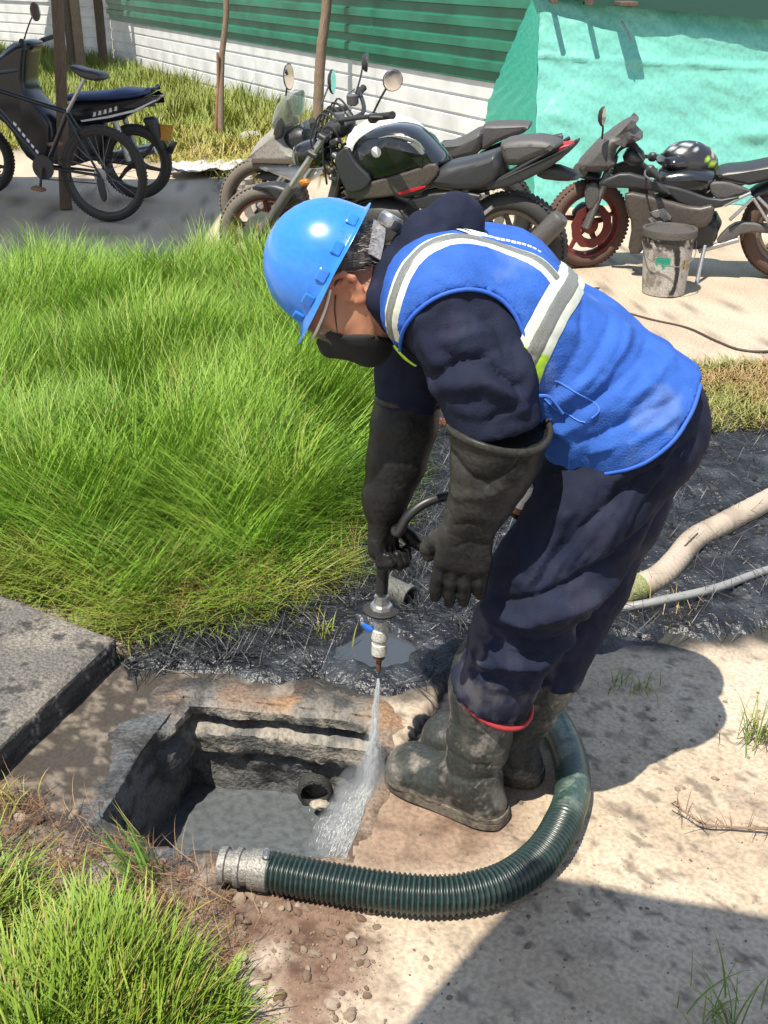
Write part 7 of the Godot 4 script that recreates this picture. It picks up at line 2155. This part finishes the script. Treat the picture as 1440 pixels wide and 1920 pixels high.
func build_bucket() -> void:
	var o := Vector3(1.58, 0, -6.237)
	var t := thing("bucket", "dirty white plastic bucket with black smear and green mark on the sand", "bucket", o)
	var H := 0.345
	var rad := func(y: float) -> float: return 0.118 + 0.024 * y / H
	var b := MB.new()
	var rings := []
	var ys := []
	for k in 61: ys.append(H * k / 60.0)
	rings.append(ring(Vector3(0, 0.002, 0), Vector3(0.108, 0, 0), Vector3(0, 0, 0.108), 120))
	for y in ys:
		var r: float = rad.call(y)
		rings.append(ring(Vector3(0, y + 0.004, 0), Vector3(r, 0, 0), Vector3(0, 0, r), 120))
	b.loft(rings)
	for k in b.v.size():
		var p := b.v[k]
		var a := atan2(p.x, p.z)          # 0 faces the camera, growing to the right
		var y := p.y / H
		var n1 := fine.get_noise_3d(p.x * 14.0, p.y * 14.0, p.z * 14.0)
		var n2 := fine.get_noise_3d(p.x * 45.0, p.y * 45.0, p.z * 45.0)
		var c := Color(0.50, 0.47, 0.42).lerp(Color(0.26, 0.23, 0.20), smoothstep(-0.05, 0.35, n1 + 0.5 * n2))
		# printed marks: a green leaf shape low at left, yellowish boxes at right
		if y > 0.44 and y < 0.66 and a > -0.72 and a < -0.10:
			c = Color(0.50, 0.52, 0.47)
			if (y - 0.44) > 0.10 * absf(sin(a * 9.0)) and (a + 0.72) * 0.30 > absf(y - 0.58) - 0.05: c = Color(0.02, 0.30, 0.19)
		if y > 0.46 and y < 0.60 and a > 0.42 and a < 0.92:
			c = Color(0.42, 0.34, 0.14) if fposmod(a * 14.0, 1.0) > 0.25 and absf(y - 0.53) > 0.012 else Color(0.08, 0.07, 0.05)
		# tar smear running down
		var sm := smoothstep(0.13, 0.10, absf(a - 0.16 - 0.10 * sin(y * 5.0) + 0.12 * n1))
		c = c.lerp(Color(0.022, 0.021, 0.02), sm * smoothstep(0.02, 0.06, y))
		c = c.lerp(Color(0.045, 0.04, 0.036), smoothstep(0.74, 0.80, y + 0.10 * n1) * smoothstep(-0.2, 0.15, n1 + n2 + 0.2))
		b.c[k] = c
	obj("body", b.outward().mesh(40), mat(Color.WHITE, 0.6, 0.0, M.grit, 7.0), t)
	obj("lid", lathe([Vector2(0.0, 0.352), Vector2(0.128, 0.352), Vector2(0.132, 0.362), Vector2(0.149, 0.362), Vector2(0.151, 0.352), Vector2(0.151, 0.325), Vector2(0.146, 0.322), Vector2(0.144, 0.335)], 48), mat(lin(0.10, 0.09, 0.078), 0.6, 0.0, M.grit, 7.0, M.gritbump, 0.6), t)
	obj("handle", tube(smooth_path([Vector3(-0.15, 0.29, 0.01), Vector3(-0.12, 0.21, 0.11), Vector3(0.02, 0.185, 0.162), Vector3(0.12, 0.22, 0.11), Vector3(0.15, 0.29, 0.01)], 6), 0.003, 6), M.steel, t)

func build_litter() -> void:
	rng.seed = 77
	var brick := mat(lin(0.30, 0.10, 0.055), 0.85, 0.0, M.grit, 7.0, M.gritbump, 1.0)
	for q in [[Vector3(-0.083, 0, -3.218), 0.035, "broken red brick piece at the edge of the tall grass by the right glove"], [Vector3(0.198, 0, -4.21), 0.045, "broken red brick piece in the sludge between the two arms"]]:
		var o := obj("brick_piece", rock(q[1], int(q[1] * 999)).mesh(40), brick, null, Transform3D(Basis.from_scale(Vector3(1.3, 0.8, 0.9)), q[0] + Vector3(0, 0.015, 0)))
		tag(o, q[2], "brick piece")
	var pale := mat(lin(0.42, 0.39, 0.34), 0.85, 0.0, M.grit, 5.0, M.gritbump, 1.0)
	var spots := [[Vector3(-1.247, 0, -9.308), 0.10, "grey stone beside the front wheel of the grey faired motorcycle"], [Vector3(-1.754, 0, -10.328), 0.07, "pale stone at the left of the crumpled sheet"], [Vector3(-1.387, 0, -12.157), 0.09, "pale stone in the yellow grass behind the windscreen"], [Vector3(-1.183, 0, -9.618), 0.08, "pale stone against the front tyre of the black motorcycle"]]
	for k in spots.size():
		var q: Array = spots[k]
		tag(obj("stone", rock(q[1], 30 + k).mesh(50), pale, null, Transform3D(Basis.from_scale(Vector3(1.3, 0.7, 1.0)), q[0] + Vector3(0, q[1] * 0.3, 0))), q[2], "stone")
	# crumpled pale sheet in the grass
	var b := MB.new()
	for k in 25:
		for j in 33:
			var u := j / 32.0 - 0.5; var w := k / 24.0 - 0.5
			b.add(Vector3(u * 0.75 + 0.03 * noise.get_noise_2d(w * 20.0, 3.0), 0.05 + 0.07 * absf(noise.get_noise_2d(u * 6.0, w * 6.0)) + 0.02 * fine.get_noise_2d(u * 8.0, w * 8.0), w * 0.42 + 0.02 * noise.get_noise_2d(u * 20.0, 8.0)))
	for k in 24:
		for j in 32:
			var o := k * 33 + j
			b.quad(o, o + 1, o + 34, o + 33)
	tag(obj("crumpled_sheet", b.mesh(), mat(lin(0.42, 0.40, 0.37), 0.6), null, Transform3D(Basis(Vector3.UP, 0.3), Vector3(-1.508, 0, -10.135))), "crumpled pale plastic sheet lying in the yellow grass", "plastic sheet")
	# pale heap at the end of the tall grass
	var hb := rock(0.16, 3)
	for k in hb.v.size():
		hb.v[k] += hb.v[k].normalized() * 0.012 * fine.get_noise_3d(hb.v[k].x * 30.0, hb.v[k].y * 30.0, hb.v[k].z * 30.0)
	tag(obj("sand_heap", hb.mesh(), mat(lin(0.40, 0.34, 0.22), 0.95, 0.0, M.grit, 5.0, M.gritbump, 1.0), null, Transform3D(Basis.from_scale(Vector3(1.3, 0.9, 1.0)), Vector3(-0.847, 0, -6.567) + Vector3(0, 0.08, 0))), "pale earth heap at the far end of the tall grass", "heap")
	# clods of mud round the chamber, gravel on the sand
	var m := mat(Color.WHITE, 0.9, 0.0, M.grit, 8.0, M.gritbump, 1.0)
	var clod := rock(1.0, 12).mesh(60)
	var sp := []; var ti := []
	for q in scatter(MUD, 4500):
		if in_poly(q, PIT) < 0.035: continue
		var r := 0.0012 + 0.011 * pow(rng.randf(), 14.0)
		sp.append(Transform3D(Basis(Vector3(rng.randf(), rng.randf(), rng.randf()).normalized(), rng.randf() * TAU) * Basis.from_scale(Vector3(1.3, 0.7, 1.0) * r), Vector3(q.x, ground_height(q.x, q.y) + r * 0.1, q.y)))
		ti.append(Color(0.17, 0.105, 0.07).lerp(Color(0.40, 0.32, 0.25), pow(rng.randf(), 1.5)))
	for q in scatter([Vector2(-0.097, -2.008), Vector2(0.333, -2.162), Vector2(0.504, -2.267), Vector2(1.207, -2.526), Vector2(0.766, -1.295), Vector2(-0.073, -1.295)], 420):
		var r := 0.0014 + 0.0045 * pow(rng.randf(), 7.0)
		sp.append(Transform3D(Basis(Vector3.UP, rng.randf() * TAU) * Basis.from_scale(Vector3(1.4, 0.6, 1.0) * r), Vector3(q.x, ground_height(q.x, q.y) + r * 0.2, q.y)))
		ti.append(Color(0.12, 0.095, 0.075).lerp(Color(0.36, 0.28, 0.2), rng.randf()))
	for q in scatter(SLUDGE, 500):
		var r := 0.003 + 0.015 * pow(rng.randf(), 3.0)
		if Vector2((q.x - PUDDLE.x) / 0.16, (q.y - PUDDLE.z) / 0.2).length() < 1.05: continue
		sp.append(Transform3D(Basis(Vector3(rng.randf(), rng.randf(), rng.randf()).normalized(), rng.randf() * TAU) * Basis.from_scale(Vector3(1.3, 0.8, 1.0) * r), Vector3(q.x, ground_height(q.x, q.y) + 0.018, q.y)))
		ti.append(Color(0.016, 0.017, 0.019).lerp(Color(0.10, 0.10, 0.10), pow(rng.randf(), 4.0)))
	meadow("loose_clods", "loose mud clods and gravel strewn round the chamber", "clods", m, clod, sp, ti)
	# dry twig with needle leaves at the right
	var tw := thing("dry_twig", "dry brown twig with thin leaves lying on the sunlit sand at right", "twig")
	var sp2 := smooth_path([Vector3(0.895, 0.012, -1.852), Vector3(0.828, 0.016, -1.861), Vector3(0.762, 0.012, -1.869), Vector3(0.693, 0.018, -1.874), Vector3(0.66, 0.022, -1.905), Vector3(0.632, 0.03, -1.927)], 8)
	var twm := mat(lin(0.20, 0.13, 0.085), 0.85)
	obj("stem", tube(sp2, func(_k, t): return lerpf(0.0042, 0.0015, t), 7), twm, tw)
	for k in 34:
		var p: Vector3 = sp2[rng.randi_range(3, sp2.size() - 1)]
		var d := Vector3(rng.randfn(0, 0.6) - 0.3, absf(rng.randfn(0, 0.35)) + 0.05, rng.randfn(0, 0.6)).normalized()
		var L := rng.randf_range(0.02, 0.06)
		obj("leaf", tube([p, p + d * L * 0.5 + Vector3(0, 0.004, 0), p + d * L], func(_k, t): return lerpf(0.0013, 0.0004, t), 4), twm, tw)


func _ready() -> void:
	var cam := Camera3D.new()
	cam.name = "camera"
	cam.fov = rad_to_deg(2.0 * atan(960.0 / 2100.0)); cam.near = 0.05; cam.far = 900.0
	cam.position = Vector3(0, 1.70, 0)
	cam.rotation = Vector3(-0.45983, 0, 0)
	add_child(cam)
	cam.current = true
	var sky := ProceduralSkyMaterial.new()
	sky.sky_top_color = Color(0.46, 0.53, 0.63); sky.sky_horizon_color = Color(0.90, 0.885, 0.85); sky.sky_curve = 0.12
	sky.ground_horizon_color = Color(0.5, 0.48, 0.44); sky.ground_bottom_color = Color(0.3, 0.27, 0.23)
	sky.sun_angle_max = 1.0
	var env := Environment.new()
	env.background_mode = Environment.BG_SKY
	env.sky = Sky.new(); env.sky.sky_material = sky
	env.background_energy_multiplier = 1.5
	env.ambient_light_source = Environment.AMBIENT_SOURCE_SKY
	env.tonemap_mode = Environment.TONE_MAPPER_LINEAR
	env.tonemap_exposure = EXPOSURE
	env.volumetric_fog_enabled = true; env.volumetric_fog_density = 0.0
	env.sdfgi_enabled = true; env.ssao_enabled = true; env.ssil_enabled = true
	var we := WorldEnvironment.new()
	we.name = "environment"; we.environment = env
	add_child(we)
	var sun := DirectionalLight3D.new()
	sun.name = "sun"
	sun.light_energy = 1.45; sun.light_color = Color(1.0, 0.965, 0.90); sun.light_angular_distance = 0.5; sun.shadow_enabled = true
	sun.look_at_from_position(Vector3.ZERO, Vector3(0.27, -1.0, -0.38), Vector3.FORWARD)
	add_child(sun)
	rng.seed = 7
	noise.seed = 3; noise.frequency = 0.5; noise.fractal_octaves = 3
	fine.seed = 9; fine.frequency = 0.5; fine.fractal_octaves = 4
	M.grit = grain(0.06, 0.62, 1.15, 256, 4, 61)
	M.gritbump = bump(0.06, 8.0, 256, 4, 62)
	M.wood = mat(lin(0.26, 0.185, 0.13), 0.85, 0.0, grain(0.04, 0.6, 1.15, 256, 4, 63), 3.0)
	M.wood.uv1_scale = Vector3(14.0, 1.2, 14.0)
	M.wood_dark = M.wood.duplicate(); M.wood_dark.albedo_color = lin(0.13, 0.09, 0.065)
	M.wood_red = M.wood.duplicate(); M.wood_red.albedo_color = lin(0.34, 0.17, 0.10)
	M.steel = mat(lin(0.35, 0.35, 0.36), 0.4, 0.8, M.grit, 8.0)
	M.wetstone = mat(lin(0.17, 0.16, 0.15), 0.5, 0.0, M.grit, 9.0, M.gritbump, 1.2)
	M.white_cloth = mat(lin(0.72, 0.72, 0.70), 0.6)
	M.grey_plastic = mat(lin(0.26, 0.26, 0.275), 0.4, 0.0, M.grit, 8.0)
	var t0 := Time.get_ticks_msec()
	for step in [build_ground, build_pit, build_lid, build_fence, build_posts, build_tarp, build_grass, build_bikes, build_worker, build_hoses, build_water, build_bucket, build_litter]:
		step.call()
		print(step.get_method(), " ", Time.get_ticks_msec() - t0)

const EXPOSURE := 1.75
